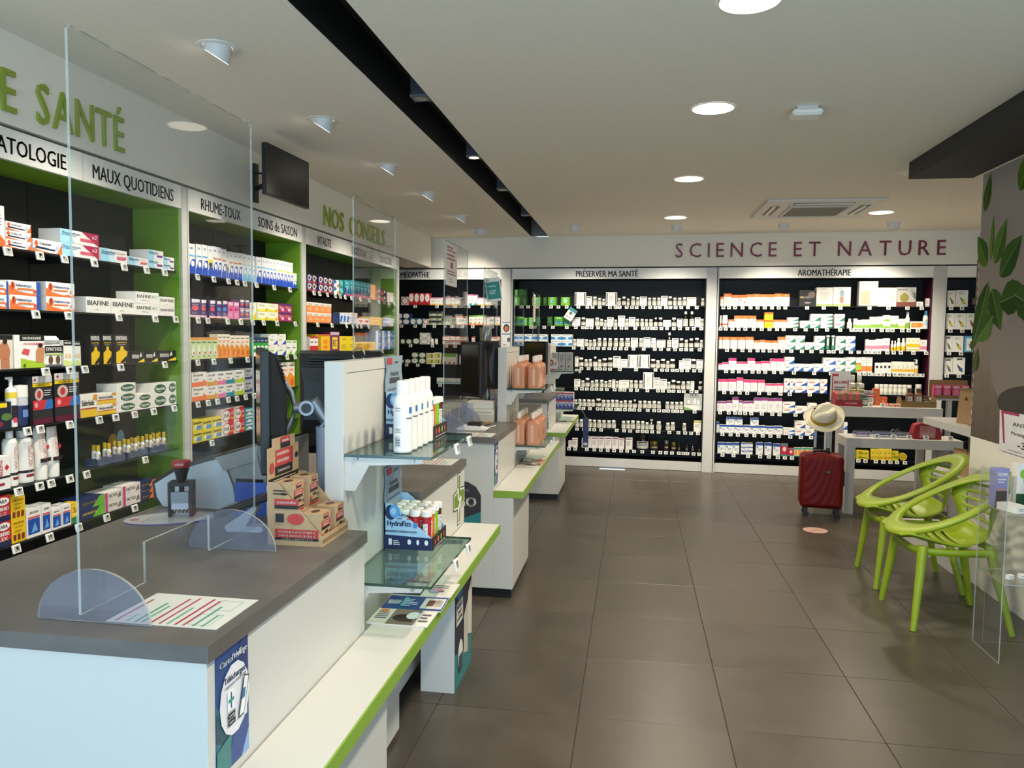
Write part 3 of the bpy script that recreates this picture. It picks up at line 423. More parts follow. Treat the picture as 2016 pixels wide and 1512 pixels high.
# ================================================================ products on the shelves
# kind: description | category | body colour | printed art (fractions of the front face)
#  r x0 y0 x1 y1 c  rectangle   e cx cy rx ry c  ellipse   p c x y x y ...  polygon   t c cx cy w h TEXT (_ = space)   v = text turned upright   l c x0 y0 x1 y1 n  lines of small print
KD = '''
gum|bright green box with pale emblem|box|5fae2a|e .5 .52 .26 .24 9fd8c8;e .55 .5 .12 .12 3f93a8;r .2 .84 .8 .92 d8efb0;l e8f5d0 .2 .1 .8 .22 2
gumdark|dark green box|box|2d5b22|r .15 .3 .85 .6 3c7a30;l 8db07a .2 .7 .8 .85 2
gumy|green box with yellow stripe|box|5fae2a|e .5 .55 .26 .24 9fd8c8;r .1 .16 .9 .24 e8b21c;r .2 .84 .8 .92 d8efb0
gumblue|green pack with blue panels|box|4b9a2a|r .08 .25 .47 .5 1f57b0;r .53 .25 .92 .5 1f57b0;r .08 .17 .92 .22 a7d66a;r .2 .8 .8 .9 cfe8a0;e .28 .38 .1 .07 8fc0f0;e .72 .38 .1 .07 8fc0f0
wbox|white box with dark top band|box|f2efe6|r .12 .84 .88 .92 2c2c33;l 8d8a84 .15 .3 .85 .74 5;r .12 .06 .88 .1 77756f
wnarrow|narrow white box|box|f2efe6|r .1 .84 .9 .93 8a8880;l 9d9a92 .2 .35 .8 .75 4
wwide|wide white box with dark top band|box|f2efe6|r .08 .86 .92 .93 2c2c33;l 8d8a84 .15 .35 .85 .7 4;r .08 .06 .92 .1 55534f
wlarge|large white box with dark side stripes|box|f1eee5|r .05 .06 .15 .94 23242c;r .86 .06 .95 .94 23242c;l b5b0a4 .3 .25 .75 .75 6
wyel|white box with yellow top band|box|f0eddc|r 0 .82 1 .97 c2bb3a;l 8d8a84 .15 .4 .8 .7 3
wpink|white box with mauve top band|box|efe6e2|r .1 .84 .9 .93 7b4a63;l 8d8a84 .15 .3 .85 .75 5
bluew|white and blue carton|box|f2f2ef|p 2f7fc8 0 .1 1 .1 1 .62 .5 .45 0 .62;p 8ec4ee 0 .1 1 .1 .5 .3;t 3a3a3a .5 .8 .7 .16 Nicopass;e .5 .35 .12 .14 e8f2fa
bigpic|large white carton showing bottles|box|dfe2dc|r .05 .3 .95 .97 b9bdb8;r .2 .35 .32 .6 f2f2ee;r .55 .4 .66 .7 f4f4f0;r .75 .35 .86 .6 f4f4f0;p 7fae5a 0 0 .6 0 .3 .1 0 .2;r .15 .33 .35 .37 b03040
org|white box with orange top|box|f5eee2|r 0 .74 1 1 e8742c;r .3 .83 .7 .87 f6c9a0;l c9b8a6 .15 .2 .8 .6 4;r .6 .04 .92 .07 55504a
orgdot|white box with orange top and red drops|box|f5eee2|r 0 .74 1 1 e8742c;e .25 .55 .08 .1 d8432c;e .75 .35 .08 .1 d8432c;r .6 .04 .92 .07 55504a
orgblue|white box with orange top and blue line|box|f5eee2|r 0 .74 1 1 e8742c;r .1 .64 .9 .7 2f5fae;l c9b8a6 .15 .2 .8 .55 4
orgyel|yellow box with orange top|box|f3cf1e|r 0 .74 1 1 e8742c;t b0641a .5 .3 .6 .1 NATURE
orgflat|flat white box with orange tube print|box|f3efe6|p ef8a2a .06 .2 .8 .2 .95 .35 .95 .75 .8 .8 .06 .8;e .4 .5 .2 .15 f6b05a
orgbig|tall white box with orange foot|box|f2eee6|p e06a30 0 0 1 0 1 .15 0 .4;l 9a948c .2 .5 .8 .8 4
pink|white box with pink top|box|f4ece6|r 0 .76 1 1 d83a74;l c9b8b6 .15 .2 .8 .6 4;r .6 .04 .92 .07 55504a
purp|white box with purple top|box|efe8e6|r 0 .8 1 1 8e3a80;l c0b2b6 .15 .2 .8 .6 4;r .6 .04 .92 .07 55504a
blu|white box with royal blue top|box|ecebe8|r 0 .76 1 1 274f9e;e .2 .62 .12 .1 5f93cc;l 9aa0a8 .3 .3 .85 .55 3;r .6 .06 .92 .1 44444a
grncor|white carton with green corner|box|f4f1ea|p 2e7a5a 1 0 1 .6 .35 0;r .04 .85 .12 .97 c0343a;r .12 .5 .5 .58 4a7a6a;l b8b4aa .15 .68 .75 .82 2
blucor|white carton with blue corner|box|f4f1ea|p 2f5fae 1 0 1 .6 .35 0;r .04 .85 .12 .97 c0343a;r .12 .5 .5 .58 3f68ac;l b8b4aa .15 .68 .75 .82 2
redcor|white carton with red line and blue corner|box|f4f1ea|p 2f55a6 1 0 1 .55 .4 0;r .04 .85 .12 .97 c0343a;r .1 .46 .6 .56 c23c36;l b8b4aa .15 .68 .75 .82 2
redgrn|white carton with red line and green corner|box|f4f1ea|p 2e7a5a 1 0 1 .55 .4 0;r .1 .5 .6 .6 c23c4a;l b8b4aa .15 .68 .75 .82 2
tallgrn|dark tall pack with white flask print|box|1f3b2e|p f0efe8 .3 .3 .7 .3 .7 .75 .5 .85 .3 .75;r .2 .05 .8 .3 2e8a5a;r .1 .88 .9 .98 f0efe8
darkpic|dark box with spoon photo|box|2f2c28|e .5 .55 .2 .1 6a6a70;e .75 .7 .22 .2 7a6a58;e .15 .55 .14 .06 b89a60;e .5 .22 .2 .06 8a8a8c
diffw|white diffuser carton with green foot|box|e4e1d8|r 0 0 1 .12 a9b878;p d2cfc6 .25 .28 .75 .28 .8 .75 .2 .75;l 8a8a84 .3 .88 .7 .94 1
diffl|white diffuser carton with lamp print|box|dddad6|r 0 0 1 .12 a9b878;r .38 .18 .6 .5 b08a6a;e .5 .68 .14 .18 8fa4b0;l 8a8a84 .3 .9 .7 .95 1
diffp|tall cream carton with pink vase print|box|f3ead0|p d9a890 .08 .08 .6 .08 .6 .58 .34 .63 .08 .58;t 8a7a64 .5 .88 .4 .05 Aroma;l b0a48e .5 .72 .9 .78 1;r 0 0 1 .04 5b5a4a
diffc|cream carton with white bowl print|box|f1e8ce|p e2dccb .15 .1 .6 .1 .62 .5 .12 .5;t 8a7a64 .55 .8 .35 .07 Aroma;l c0b49e .6 .3 .95 .6 3
diffg|grey carton with olive vase print|box|b9b6ae|r 0 0 1 .24 7a4436;e .4 .45 .24 .22 8d8438;r .33 .62 .47 .7 8d8438;t 2a2a2a .3 .88 .5 .06 DIFFUSEUR;p 3a4a34 .62 .98 .98 .4 .99 .5;p 3a4a34 .75 .98 .95 .55 .99 .62;p 3a4a34 .6 .75 .99 .36 .99 .42
wsmall|small white box|box|f3f0e8|l 8a867e .2 .3 .8 .7 3;r .1 .05 .9 .12 4a4a44
wgrn|white box with green foot|box|f3f2e8|p 86b83c 0 .08 1 .08 1 .32 .5 .42 0 .3;l b5b0a0 .2 .55 .8 .8 2
wyg|white box with lime foot|box|f2f0e2|r 0 .08 1 .32 b3c25a;l b5b0a0 .2 .5 .8 .8 2
wpk|white box with pink band|box|f4eeea|r 0 .15 1 .45 e88aa0;l c0b0b0 .2 .6 .8 .85 2
wye|white box with yellow band|box|f2efda|r 0 .3 1 .55 ecc21c;e .5 .78 .18 .08 d9c070;r 0 .08 1 .14 d9b830
wye2|white box with golden foot|box|f4f0e0|r 0 .12 1 .36 e8b42e;p c9c0a8 .3 .5 .45 .85 .6 .5;l b5b0a0 .2 .42 .8 .48 1
wog|white pack with green and orange|box|f1ebe0|r 0 .15 1 .55 a5c23a;r 0 .05 1 .15 e0562c;r 0 .55 1 .62 e0562c
wor|white pack with orange foot|box|f3ece2|r 0 .08 1 .42 e8843c;l c0a890 .2 .6 .8 .85 2
wblk|white box with black square|box|f2efe8|r .15 .45 .7 .72 1d1d1f;l a9a49a .2 .15 .8 .35 2
redteal|red and teal pack|box|b5253f|r 0 .84 1 1 1f8f86;r 0 0 1 .1 1f8f86;e .5 .55 .25 .2 e8c8c8
orteal|white and orange pack with teal foot|box|ece6d4|r .1 .15 .9 .8 e89a3a;r 0 .82 1 1 2f9a88;r 0 0 1 .1 2f9a88
yellow|yellow carton|box|dcc822|r .1 .2 .9 .5 8a8a20;e .3 .7 .15 .14 8a7a10
yelbox|narrow yellow carton|box|ecd23a|r .1 .1 .9 .3 c99a1c;l 8a7a20 .2 .5 .8 .8 3
leaf|white tea box with green leaf|box|efece2|p 4f7a34 .3 .62 .62 .45 .9 .12 .55 .2;e .72 .28 .1 .08 c0503a;l 8a867c .2 .75 .75 .92 3
leafy|white tea box with yellow leaf|box|efece2|p 6f8a34 .3 .62 .62 .45 .9 .12 .55 .2;e .66 .3 .14 .1 dcc23a;l 8a867c .2 .75 .75 .92 3
leafr|white tea box with red leaf|box|efece2|p 6a5a34 .3 .62 .62 .45 .9 .12 .55 .2;e .66 .3 .14 .12 b0303c;l 8a867c .2 .75 .75 .92 3
leafg|white tea box with grey leaf|box|e8e5dc|p 5a5f54 .3 .62 .62 .45 .9 .12 .55 .2;r .2 .8 .75 .95 77756e
leafb|blue and white tea box|box|5fa8cc|r .2 .1 .9 .85 efece2;p 5a8aa0 .4 .55 .7 .4 .85 .15 .55 .25
leafb2|white tea box with blue leaf|box|efece2|p 3f4a5a .3 .62 .62 .45 .9 .12 .55 .2;e .68 .3 .14 .1 2f4f9a;r .3 .86 .75 .95 3a3a3a
ringr|white box with red ring|box|e6e0d8|e .5 .5 .46 .46 a8262c;e .5 .5 .36 .36 e9e4dc;l b5a8a4 .3 .42 .7 .58 2
redcap|red box with white disc|box|b0242a|e .5 .62 .42 .36 ece6de;l c9a0a0 .28 .56 .72 .68 2;r 0 0 1 .06 8a1a20
hom|white carton with mauve top|box|f0ece6|r 0 .86 1 1 b86a9a;t 5a5a5a .5 .55 .6 .1 Calmya;p e8b84a 0 0 1 0 1 .12 .5 .2 0 .1
homt|tall white carton with pink top|box|f0ece6|r 0 .88 1 1 c85a90;t 5a5a5a .5 .5 .6 .07 Cyclia;p 2f9aa0 .2 0 1 0 1 .15 .6 .22;e .7 .3 .1 .04 d85a4a
homo|white carton with green top and orange foot|box|f0ece2|r 0 .85 1 1 6a9a3a;p e8843c 0 0 1 0 1 .1 0 .2;t 5a5a50 .5 .55 .6 .1 OKO;e .4 .25 .15 .08 5a7a3a
orgh|white carton with red orange edges|box|efe9e0|r 0 .8 1 1 d8562c;r 0 0 1 .1 d8562c;r .2 .35 .8 .65 b9b0a6
navcap|navy box with white disc|box|232f5c|e .5 .5 .42 .42 e6e2da;l b0acb4 .3 .42 .7 .58 2
tealcap|teal box with white disc|box|2a6a7a|e .5 .5 .42 .42 e6e2da;l b0acb4 .3 .42 .7 .58 2
grncap|dark green box with white disc|box|24401f|e .5 .5 .44 .44 e8e5dc;l b0aca4 .3 .42 .7 .58 2
wcapst|white box with ringed disc|box|e4e1da|e .5 .5 .44 .42 2a3a2a;e .5 .5 .38 .36 e8e5dc
redsm|small white box with red ring|box|e4ddd6|e .5 .5 .44 .44 a02c34;e .5 .5 .34 .34 e4dfd8
picbox|landscape photo box|box|8a9a6a|r 0 .5 1 1 2f3330;p c9cfc4 .3 .2 .6 .5 .9 .2;r 0 0 1 .1 e6e2d6
yelgrn|yellow and green carton|box|efe8c8|r .08 .12 .55 .8 d8b830;r .6 .12 .92 .8 6a9a3a;l f3efe0 .15 .35 .5 .6 2
grnw|white carton with green top and red fox|box|e2dccb|r 0 .7 1 1 6fa03a;p a83a34 .2 .05 .6 .3 .9 .05
bluewh|pale blue and white carton|box|e6e6de|r 0 .1 1 .35 7ab6d0;p e0d89a .1 .4 .5 .9 .8 .4
volt|white carton with orange end and navy stripe|box|f2f0ec|p e8743a .8 0 1 0 1 1 .93 .5;p e8743a 0 0 .6 0 .2 .15 0 .3;p 24294c .05 .28 .75 .2 .75 .32 .1 .45;e .1 .65 .06 .22 d8562c;t 3a3a5a .4 .68 .4 .2 Voltaren;e .84 .5 .06 .22 b8c6e0
voltspe|white and orange carton with figure|box|f4f1ea|p e8743a 0 0 1 0 1 .12 .5 .18 .12 .45 0 .7;r .86 0 1 1 2f57a8;e .12 .62 .07 .28 d8562c;r .1 .5 .13 .9 4a2a24;t 3a3f7a .36 .7 .32 .2 Voltaren;t 3f8ac0 .62 .7 .16 .2 Spé;r .25 .38 .78 .5 e8743a;l a9c0d8 .25 .2 .7 .32 2;e .8 .3 .05 .14 e0503a
voltact|white and orange carton with runner disc|box|f4f1ea|p e8743a 0 0 1 0 1 .25 .6 .12 .2 .3 0 .6;e .16 .62 .08 .28 d8562c;r .14 .5 .17 .9 4a2a24;t 3a3f7a .42 .68 .34 .18 Voltaren;t 8a7ab0 .72 .68 .22 .18 Actigo;r .25 .38 .75 .48 e8743a;e .86 .35 .09 .25 f4f1ea;e .86 .35 .05 .14 d8562c
bepan|white and pale blue carton with pink tube|box|efece9|p 9fd4ea 0 0 .35 0 .25 1 0 1;p cfe6f0 .35 0 .55 0 .45 1 .25 1;t 1f5f86 .3 .75 .5 .22 Bepanthen;r .02 .55 .5 .6 2f7fa8;t e0b0b0 .75 .75 .3 .16 Pommade;p d8607a .6 .25 .88 .25 .95 .35 .95 .5 .6 .5
bepan2|pale blue double pack with red corner flash|box|efece9|p 9fd4ea 0 0 .35 0 .25 1 0 1;t 2a6f90 .28 .75 .45 .2 Bepanthen;r .02 .55 .4 .6 2f7fa8;p d8607a .5 .25 .88 .25 .95 .35 .95 .5 .5 .5;p b01f50 .55 1 1 1 1 0;t ffffff .88 .72 .14 .3 x2
bepanp|white and pale blue carton with violet tube|box|efece9|p 9fd4ea 0 0 .4 0 .3 1 0 1;t 1f5f86 .35 .75 .6 .2 Bepanthen;p 7a3a8a .55 .25 .9 .25 .95 .5 .55 .5;r .02 .55 .6 .6 2f7fa8
biafine|white carton lettered in black|box|efece6|t 141414 .5 .62 .86 .3 BIAFINE;l 9a968e .35 .16 .65 .26 1
biafact|white carton with black and mint lettering|box|efece6|t 141414 .36 .62 .6 .28 BIAFINE;t 5fb8a0 .82 .62 .26 .28 ACT;l 9a968e .25 .22 .6 .34 2
backpic|pale box with bare back photo|box|ded6cc|r 0 .86 1 1 1a1a1c;e .55 .5 .3 .3 b87a56;e .6 .82 .12 .1 3a2418;r .35 .02 .8 .4 b87a56;e .58 .3 .06 .03 d84a4a
patch|white patch box with black top and green foot|box|efece6|r .18 .82 1 1 171717;t f0efe8 .58 .9 .62 .08 SYNTHOLKINE;p a8c832 .2 0 1 0 1 .12 .2 .3;t d04a4a .45 .73 .3 .06 PATCHS;t d8323a .8 .73 .34 .07 FLEXIBLES;p d8505a .22 .45 .45 .38 .5 .55 .3 .6;p c88a62 .7 .15 .95 .15 .98 .6 .8 .68 .7 .5;e .85 .68 .08 .07 2a1a14;t 3a4a14 .3 .08 .08 .12 4
patchsm|small white patch box with black top|box|ecebe0|r 0 .8 1 1 1b1b1b;t e8e8e0 .5 .9 .8 .08 SYNTHOL;p cfe08a 0 0 1 0 1 .15 0 .25;e .3 .4 .14 .1 e8c89a;e .7 .4 .14 .1 e8c89a
synthol|black box with yellow torso|box|171512|t f2f0e8 .5 .87 .8 .14 SYNTHOL;r .15 .7 .85 .73 b89a20;p ecc21e .1 0 .75 0 .9 .4 .66 .46 .62 .58 .42 .6 .36 .46 .1 .38;p 171512 .35 .02 .8 .25 .85 .1 .6 0;l 8a8a80 .2 .62 .8 .68 1
synsm|small black and yellow box|box|171512|p f0d81e .5 0 1 0 1 .35;t f2f0e8 .35 .55 .5 .34 SYNTHOL;p e8e6de .62 .5 .75 .95 .8 .5
darkgreenbox|navy box with herb photo|box|1c2438|e .7 .45 .3 .14 5a7a3a;p f0cf1e .3 .8 .75 .8 .75 .97 .3 .97;e .3 .2 .2 .1 8a2a34
therm|grey patch box with red and blue foot|box|2a2a2c|r 0 .86 1 1 cfccc8;r 0 .78 1 .85 e8c81e;t 5a4a10 .5 .815 .7 .04 GRATUIT;e .12 .93 .05 .03 b02c3a;r 0 .3 1 .5 c8343c;p 2a6fb8 .55 .3 1 .3 1 .5 .7 .5;r 0 0 1 .12 5a1430;e .3 .62 .22 .13 c9b0a4;e .3 .62 .1 .08 b8343a;e .14 .4 .08 .06 e89a9a;l d0ccc8 .55 .58 .9 .72 3
sedo|white and yellow carton with red band|box|f3efe2|r 0 0 1 .35 ecc02a;r 0 .35 1 .42 b83a34;t 4a4440 .45 .65 .75 .26 Sédorrhoïde;p d89a3a .75 .8 1 .7 1 1 .8 1
titan|white carton with green oval|box|f0ede4|e .58 .5 .38 .4 1f5a3c;t f4f4ec .58 .54 .62 .28 Titanoréïne;l c0d0c0 .4 .25 .75 .35 1
nocibox|white carton with upright red lettering|box|f2efe9|v c02a3a .35 .65 .3 .5 NOCICEPTOL;p c8343c .62 .65 .78 .75 .95 .65 .78 .55;r 0 .34 1 .4 1c1c22;r .2 .12 .6 .2 a02c3a
chondro|red and navy carton|box|c02634|r 0 0 1 .22 22264e;t f4efe8 .5 .5 .8 .16 CHONDRO;t f4efe8 .5 .3 .6 .14 FLEX;e .6 .8 .34 .16 f4efe8;t 22264e .6 .8 .4 .14 ARA
chondy|yellow special offer carton|box|ecc41e|t 8a4a10 .5 .85 .8 .1 OFFRE_SPECIALE;t a06414 .5 .68 .6 .08 LOT_DE_3;r .1 .1 .3 .36 7a3024;r .4 .1 .6 .36 7a3024;r .7 .1 .9 .36 7a3024;l b0781a .2 .45 .8 .58 2
capsbox|white box with blue knee picture|box|efebe6|r .1 .1 .9 .62 1f4fa6;p 6aa8e0 .3 .15 .55 .5 .75 .2;r .1 .64 .9 .7 d8505a;t 5a5a60 .5 .84 .6 .07 ARTHRO
capsy|yellow and green promotional box|box|e8c226|r 0 0 1 .3 2f7a4a;t c0541a .5 .65 .5 .25 2e;r .1 .35 .9 .5 f0d85a
apaisyl|navy and green carton|box|1f2a5c|p 6fbc34 .5 0 1 0 1 1 .8 1;t ecc21e .4 .52 .6 .22 APAISYL
dict|white carton with pink edge and hands|box|efe6e2|r 0 0 .14 1 c8306a;t 4a3a44 .45 .6 .5 .3 DICTOS;p 8a7a74 .72 .2 .95 .3 .9 .85 .78 .6;l c8a0b0 .2 .2 .6 .32 1
navor|navy and orange carton|box|20265a|p ee7a1e .5 0 1 0 1 1 .72 1 .6 .5;t ecc21e .3 .5 .45 .2 APAISYL
wave|white box with blue wave|box|f2f3f2|r 0 0 1 .2 1f4fc0;p 1f4fc0 .1 .2 1 .2 1 .5 .5 .48 .3 .38;e .62 .34 .26 .1 f2f3f2;r .1 .58 .9 .63 5fb4e8;l 6a78b0 .25 .82 .75 .9 2
wavey|white box with blue wave and yellow flash|box|f2f3f2|r 0 0 1 .2 1f4fc0;p 1f4fc0 .1 .2 1 .2 1 .5 .5 .48;r .1 .3 .95 .55 f2dc28;e .5 .38 .35 .08 27408a;l 6a78b0 .25 .82 .75 .9 2
waveo|white box with blue wave and orange line|box|f2f3f2|r 0 0 1 .2 1f4fc0;p 1f4fc0 .1 .2 1 .2 1 .5 .5 .48 .3 .38;e .62 .34 .26 .1 f2f3f2;r .1 .58 .9 .63 ee7a4a;l 6a78b0 .25 .82 .75 .9 2
wavel|white box with pale blue wave|box|f2f3f2|r 0 0 1 .2 7fc0ea;p 7fc0ea .1 .2 1 .2 1 .5 .5 .48 .3 .38;e .62 .34 .26 .1 f2f3f2;r .1 .58 .9 .63 b8dcf0;l 6a78b0 .25 .82 .75 .9 2
wavey2|white box with blue wave and lime line|box|f2f3f2|r 0 0 1 .2 1f4fc0;p 1f4fc0 .1 .2 1 .2 1 .5 .5 .48 .3 .38;e .62 .34 .26 .1 f2f3f2;r .1 .58 .9 .62 dce63a;l 6a78b0 .25 .82 .75 .9 2
purpk|purple box with coral panel|box|4a3470|p f0ecf0 .2 .78 .95 .82 .95 .98 .2 .98;e .5 .5 .34 .14 e8606a;t f4f0f4 .5 .7 .6 .1 zovi;r 0 0 1 .12 f0c8d0;l c0b0d8 .2 .18 .8 .3 2
purpb|purple box with blue panel|box|4a3470|p f0ecf0 .2 .78 .95 .82 .95 .98 .2 .98;e .5 .52 .34 .12 4a9ae0;r 0 0 1 .12 f0c8d0;l c0b0d8 .2 .18 .8 .35 3
pinkb|pink box|box|e87ab0|r .1 .8 .9 .96 f6e0ea;e .5 .55 .34 .1 d83a7a;l f6d0e0 .2 .15 .8 .35 3
yelg|white and yellow lozenge carton|box|f0f0dc|p e0e03a 0 0 1 0 1 .55 .6 .2 0 .3;t 7a8a6a .4 .72 .5 .16 Gorge;e .8 .2 .1 .14 ee9a2a
magent|magenta and orange carton|box|b0286a|p 5a2468 0 .75 1 .6 1 1 0 1;p f0803a 0 .68 1 .52 1 .6 0 .76;e .6 .3 .2 .16 f0d0dc;t f4e8f0 .3 .5 .3 .2 Bel
phyto|pale green box with black drop|box|cfe0a4|p f0f4e8 .3 .15 .7 .15 .78 .4 .5 .7 .25 .4;p 2f5a34 .2 .4 .3 .12 .75 .1 .3 .18;r 0 .88 1 1 ee9a4a;t 2f6a3a .5 .78 .7 .08 Phyto;e .6 .28 .12 .07 d85a5a
thym|white and orange syrup box|box|f2e8da|p f09a2e 0 0 1 0 1 .4 .3 .62 0 .5;e .6 .2 .28 .14 e8641e;r .2 .66 .8 .74 f09a7a;t 3a3430 .5 .88 .7 .06 Toplexil
navgrn|navy and green box|box|2f9a3a|r 0 .72 1 1 1b2358;t f0f0f0 .5 .84 .6 .1 oto;r .15 .4 .85 .55 e8f0e0;r 0 0 1 .2 f0f0ea
whblu|white box with blue corner and green dots|box|f2f2ee|p 2a50a8 .5 0 1 0 1 .45;e .25 .45 .1 .08 a8cc3a;e .45 .45 .1 .08 a8cc3a;l a8a8b0 .3 .72 .85 .8 1;e .08 .94 .08 .05 b83a3a
whgrn|white box with green corner|box|f2f2ea|p 6fb83a .4 0 1 0 1 .35;r .1 .85 .9 .94 7fc04a;t 4a4a8a .4 .5 .5 .12 Rhino
strO|lozenge carton with orange arrow|box|f1ede8|p f07a3c 0 0 1 0 1 .3 .75 .5 .72 .32 0 .32;t 6a6460 .42 .82 .65 .17 Strepsils;l 6a6460 .12 .45 .45 .58 2
strY|lozenge carton with amber arrow|box|f1ede8|p e0a01e 0 0 1 0 1 .3 .75 .5 .72 .32 0 .32;t 6a6460 .42 .82 .65 .17 Strepsils;l 6a6460 .12 .45 .45 .58 2
strP|lozenge carton with pink arrow|box|f1ede8|p ee6a9c 0 0 1 0 1 .3 .75 .5 .72 .32 0 .32;t 6a6460 .42 .82 .65 .17 Strepsils;l 6a6460 .12 .45 .45 .58 2
strT|lozenge carton with teal arrow|box|f1ede8|p 2f8ca6 0 0 1 0 1 .3 .75 .5 .72 .32 0 .32;t 6a6460 .42 .82 .65 .17 Strepsils;l 6a6460 .12 .45 .45 .58 2
strG|lozenge carton with lime arrow|box|f1ede8|p b8d032 0 0 1 0 1 .3 .75 .5 .72 .32 0 .32;t 6a6460 .42 .82 .65 .17 Strepsils;l 6a6460 .12 .45 .45 .58 2
strN|grey lozenge carton with navy arrow|box|b8b8bc|p 34386c 0 .12 1 .12 1 .3 .75 .5 .72 .32 0 .32;t 3a3a3e .42 .82 .65 .17 Strepsils;l 5a5a5e .12 .45 .6 .58 2
lyso|yellow lozenge carton with blue panel|box|f0dc28|p 5f9ccc .35 .1 .95 .1 .95 .5 .4 .45;e .28 .35 .14 .22 f0ead8;t 33343a .5 .75 .88 .24 Lysopaïne
drill|red and white lozenge carton|box|efe4e0|p d8323c .5 0 1 0 1 1 .5 1;e .38 .5 .34 .44 d8323c;e .38 .5 .3 .39 f4eee8;t 3a2a2a .38 .5 .4 .26 Drill;r .66 .15 1 .35 f0902e;l f4d0c8 .72 .5 .95 .75 2
tealst|teal and white carton|box|2f9ab4|p f0ece0 .1 .1 .9 .1 .5 .6;r .1 .7 .9 .9 e8e8e0
navy2|navy carton with white face disc|box|232a66|e .5 .55 .34 .38 e8e6ea;e .5 .55 .2 .22 3a3f7a;r 0 0 1 .15 c83a3a;r .75 .5 1 .8 e8b45a
worg|white and blue carton with orange|box|eef0f0|p 2a5ab0 0 .4 .6 .7 .3 1 0 1;p f0803a .5 0 1 .1 1 .5 .6 .4
teal|teal carton|box|2a9a9c|p 1f6a7a 0 0 1 0 1 .3;l d0f0ec .15 .6 .85 .85 2;e .6 .45 .2 .12 8fe0d8
pteal|teal and purple box with white letter|box|2a9aaa|r 0 0 1 .12 b83a7a;r 0 .12 .3 .5 3a2a6a;t f2f2f2 .5 .5 .5 .22 T;l d0f0ec .15 .75 .85 .9 2;p 223a7a .5 .15 .95 .2 .7 .45
orgst|orange carton|box|f0963a|l f6c890 .2 .3 .8 .8 3;r 0 0 1 .08 ecd03a
dkred|black and red carton|box|2a2326|p c8343a 0 0 .5 0 .2 .5 0 .7;p f0ece8 .4 .3 .75 .5 .4 .85 .55 .55
palest|pale striped carton|box|e6e0dc|r 0 .2 1 .4 c8c8e0;r 0 .6 1 .75 e8b8a0;l 9a9aa0 .2 .82 .8 .92 1
tour|orange carton with white head|box|f0904a|r 0 .68 1 1 f2ebe0;t 3a2f2a .5 .83 .7 .2 tour;r .25 .2 .8 .5 f0b080
navyb|plain navy box|box|16305f|r .2 .42 .8 .5 2c4a80
blw|white box with blue splash|box|e8eef4|p 2f6fc8 0 .1 .6 .2 .9 .7 .3 .75;e .7 .15 .15 .08 ecd03a;l 7a8ab0 .2 .82 .8 .9 1
pkw|white carton with pink oval|box|f0e6e4|e .5 .6 .38 .26 c85a7a;e .5 .6 .33 .2 f4eeec;t 8a3a5a .5 .6 .5 .2 Hept;r 0 0 1 .15 4a8ad0
pkh|white box with red heart|box|efe2e0|p c8304a .5 .25 .8 .55 .7 .75 .5 .65 .3 .75 .2 .55;r 0 0 1 .1 e8b0b8
yelst|flat yellow carton|box|f2c83a|r .05 .3 .75 .6 f0a02e;l 8a6a14 .1 .7 .7 .85 1
blst|flat pale blue carton|box|dfe4ee|r 0 .2 .5 .8 8aa0d8;l 6a7ab0 .55 .3 .95 .7 2
redw|white carton with red band|box|f0ece6|r 0 .1 1 .45 c82a2e;t 3a2a2a .5 .7 .7 .15 tour;r 0 .9 1 1 c82a2e
yeldisp|yellow display carton with orange fruit|box|f0c01c|r 0 0 .2 1 a8861c;e .6 .6 .2 .12 f08a1c;e .6 .3 .2 .12 f08a1c;r 0 .9 1 1 c86a1c
purdisp|purple display carton|box|6a2468|r .2 .15 .8 .75 f0d02e;t 6a2468 .5 .45 .4 .3 EC;r 0 .85 1 1 d8b8d0
yelb|bright yellow box|box|f2d826|t 3a3a10 .5 .8 .3 .14 H;l b89a1c .2 .2 .8 .5 3
bluest|blue and white carton|box|3a78c0|r 0 0 .4 1 dfe6f0;l e8f0f8 .45 .4 .9 .75 3
yelround|round yellow tin|tin|d8c42a|-
jar|white capped grey supplement jar|jar||jar
jarb|white capped dark neck jar|jar||jarb
jarw|all white supplement jar|jar||jarw
dropper|dark dropper bottle with white label|bottle||dropper
syrup|tall dark bottle with white cap|bottle||syrup
bigjar|big black lidded jar|jar||bigjar
goldjar|dark jar with gold lid|jar||goldjar
smalljar|small dark jar with silver lid|jar||smalljar
darkbot|small dark bottle|bottle||darkbot
wjaro|white jar with orange label|jar||wjaro
greenbot|green and white bottle|bottle||greenbot
spray|white spray can with blue cap|spray can||spray
wtube|small white flask|bottle||wtube
ybot|white flask with yellow label|bottle||ybot
pump|amber pump bottle|bottle||pump
wglass|clear glass jar with white lid|jar||wglass
jarclear|clear plastic tub with black label|tub||jarclear
pumpy|white pump bottle with yellow collar|bottle||pumpy
tubenav|white and navy roll on tube|tube||tubenav
nocibot|white bottle with upright red lettering|bottle||nocibot
nocitube|white squeeze tube with upright red lettering|tube||nocitube
'''
KIND = {}
for ln in KD.strip().splitlines():
    a = ln.split('|'); KIND[a[0]] = a[1:]
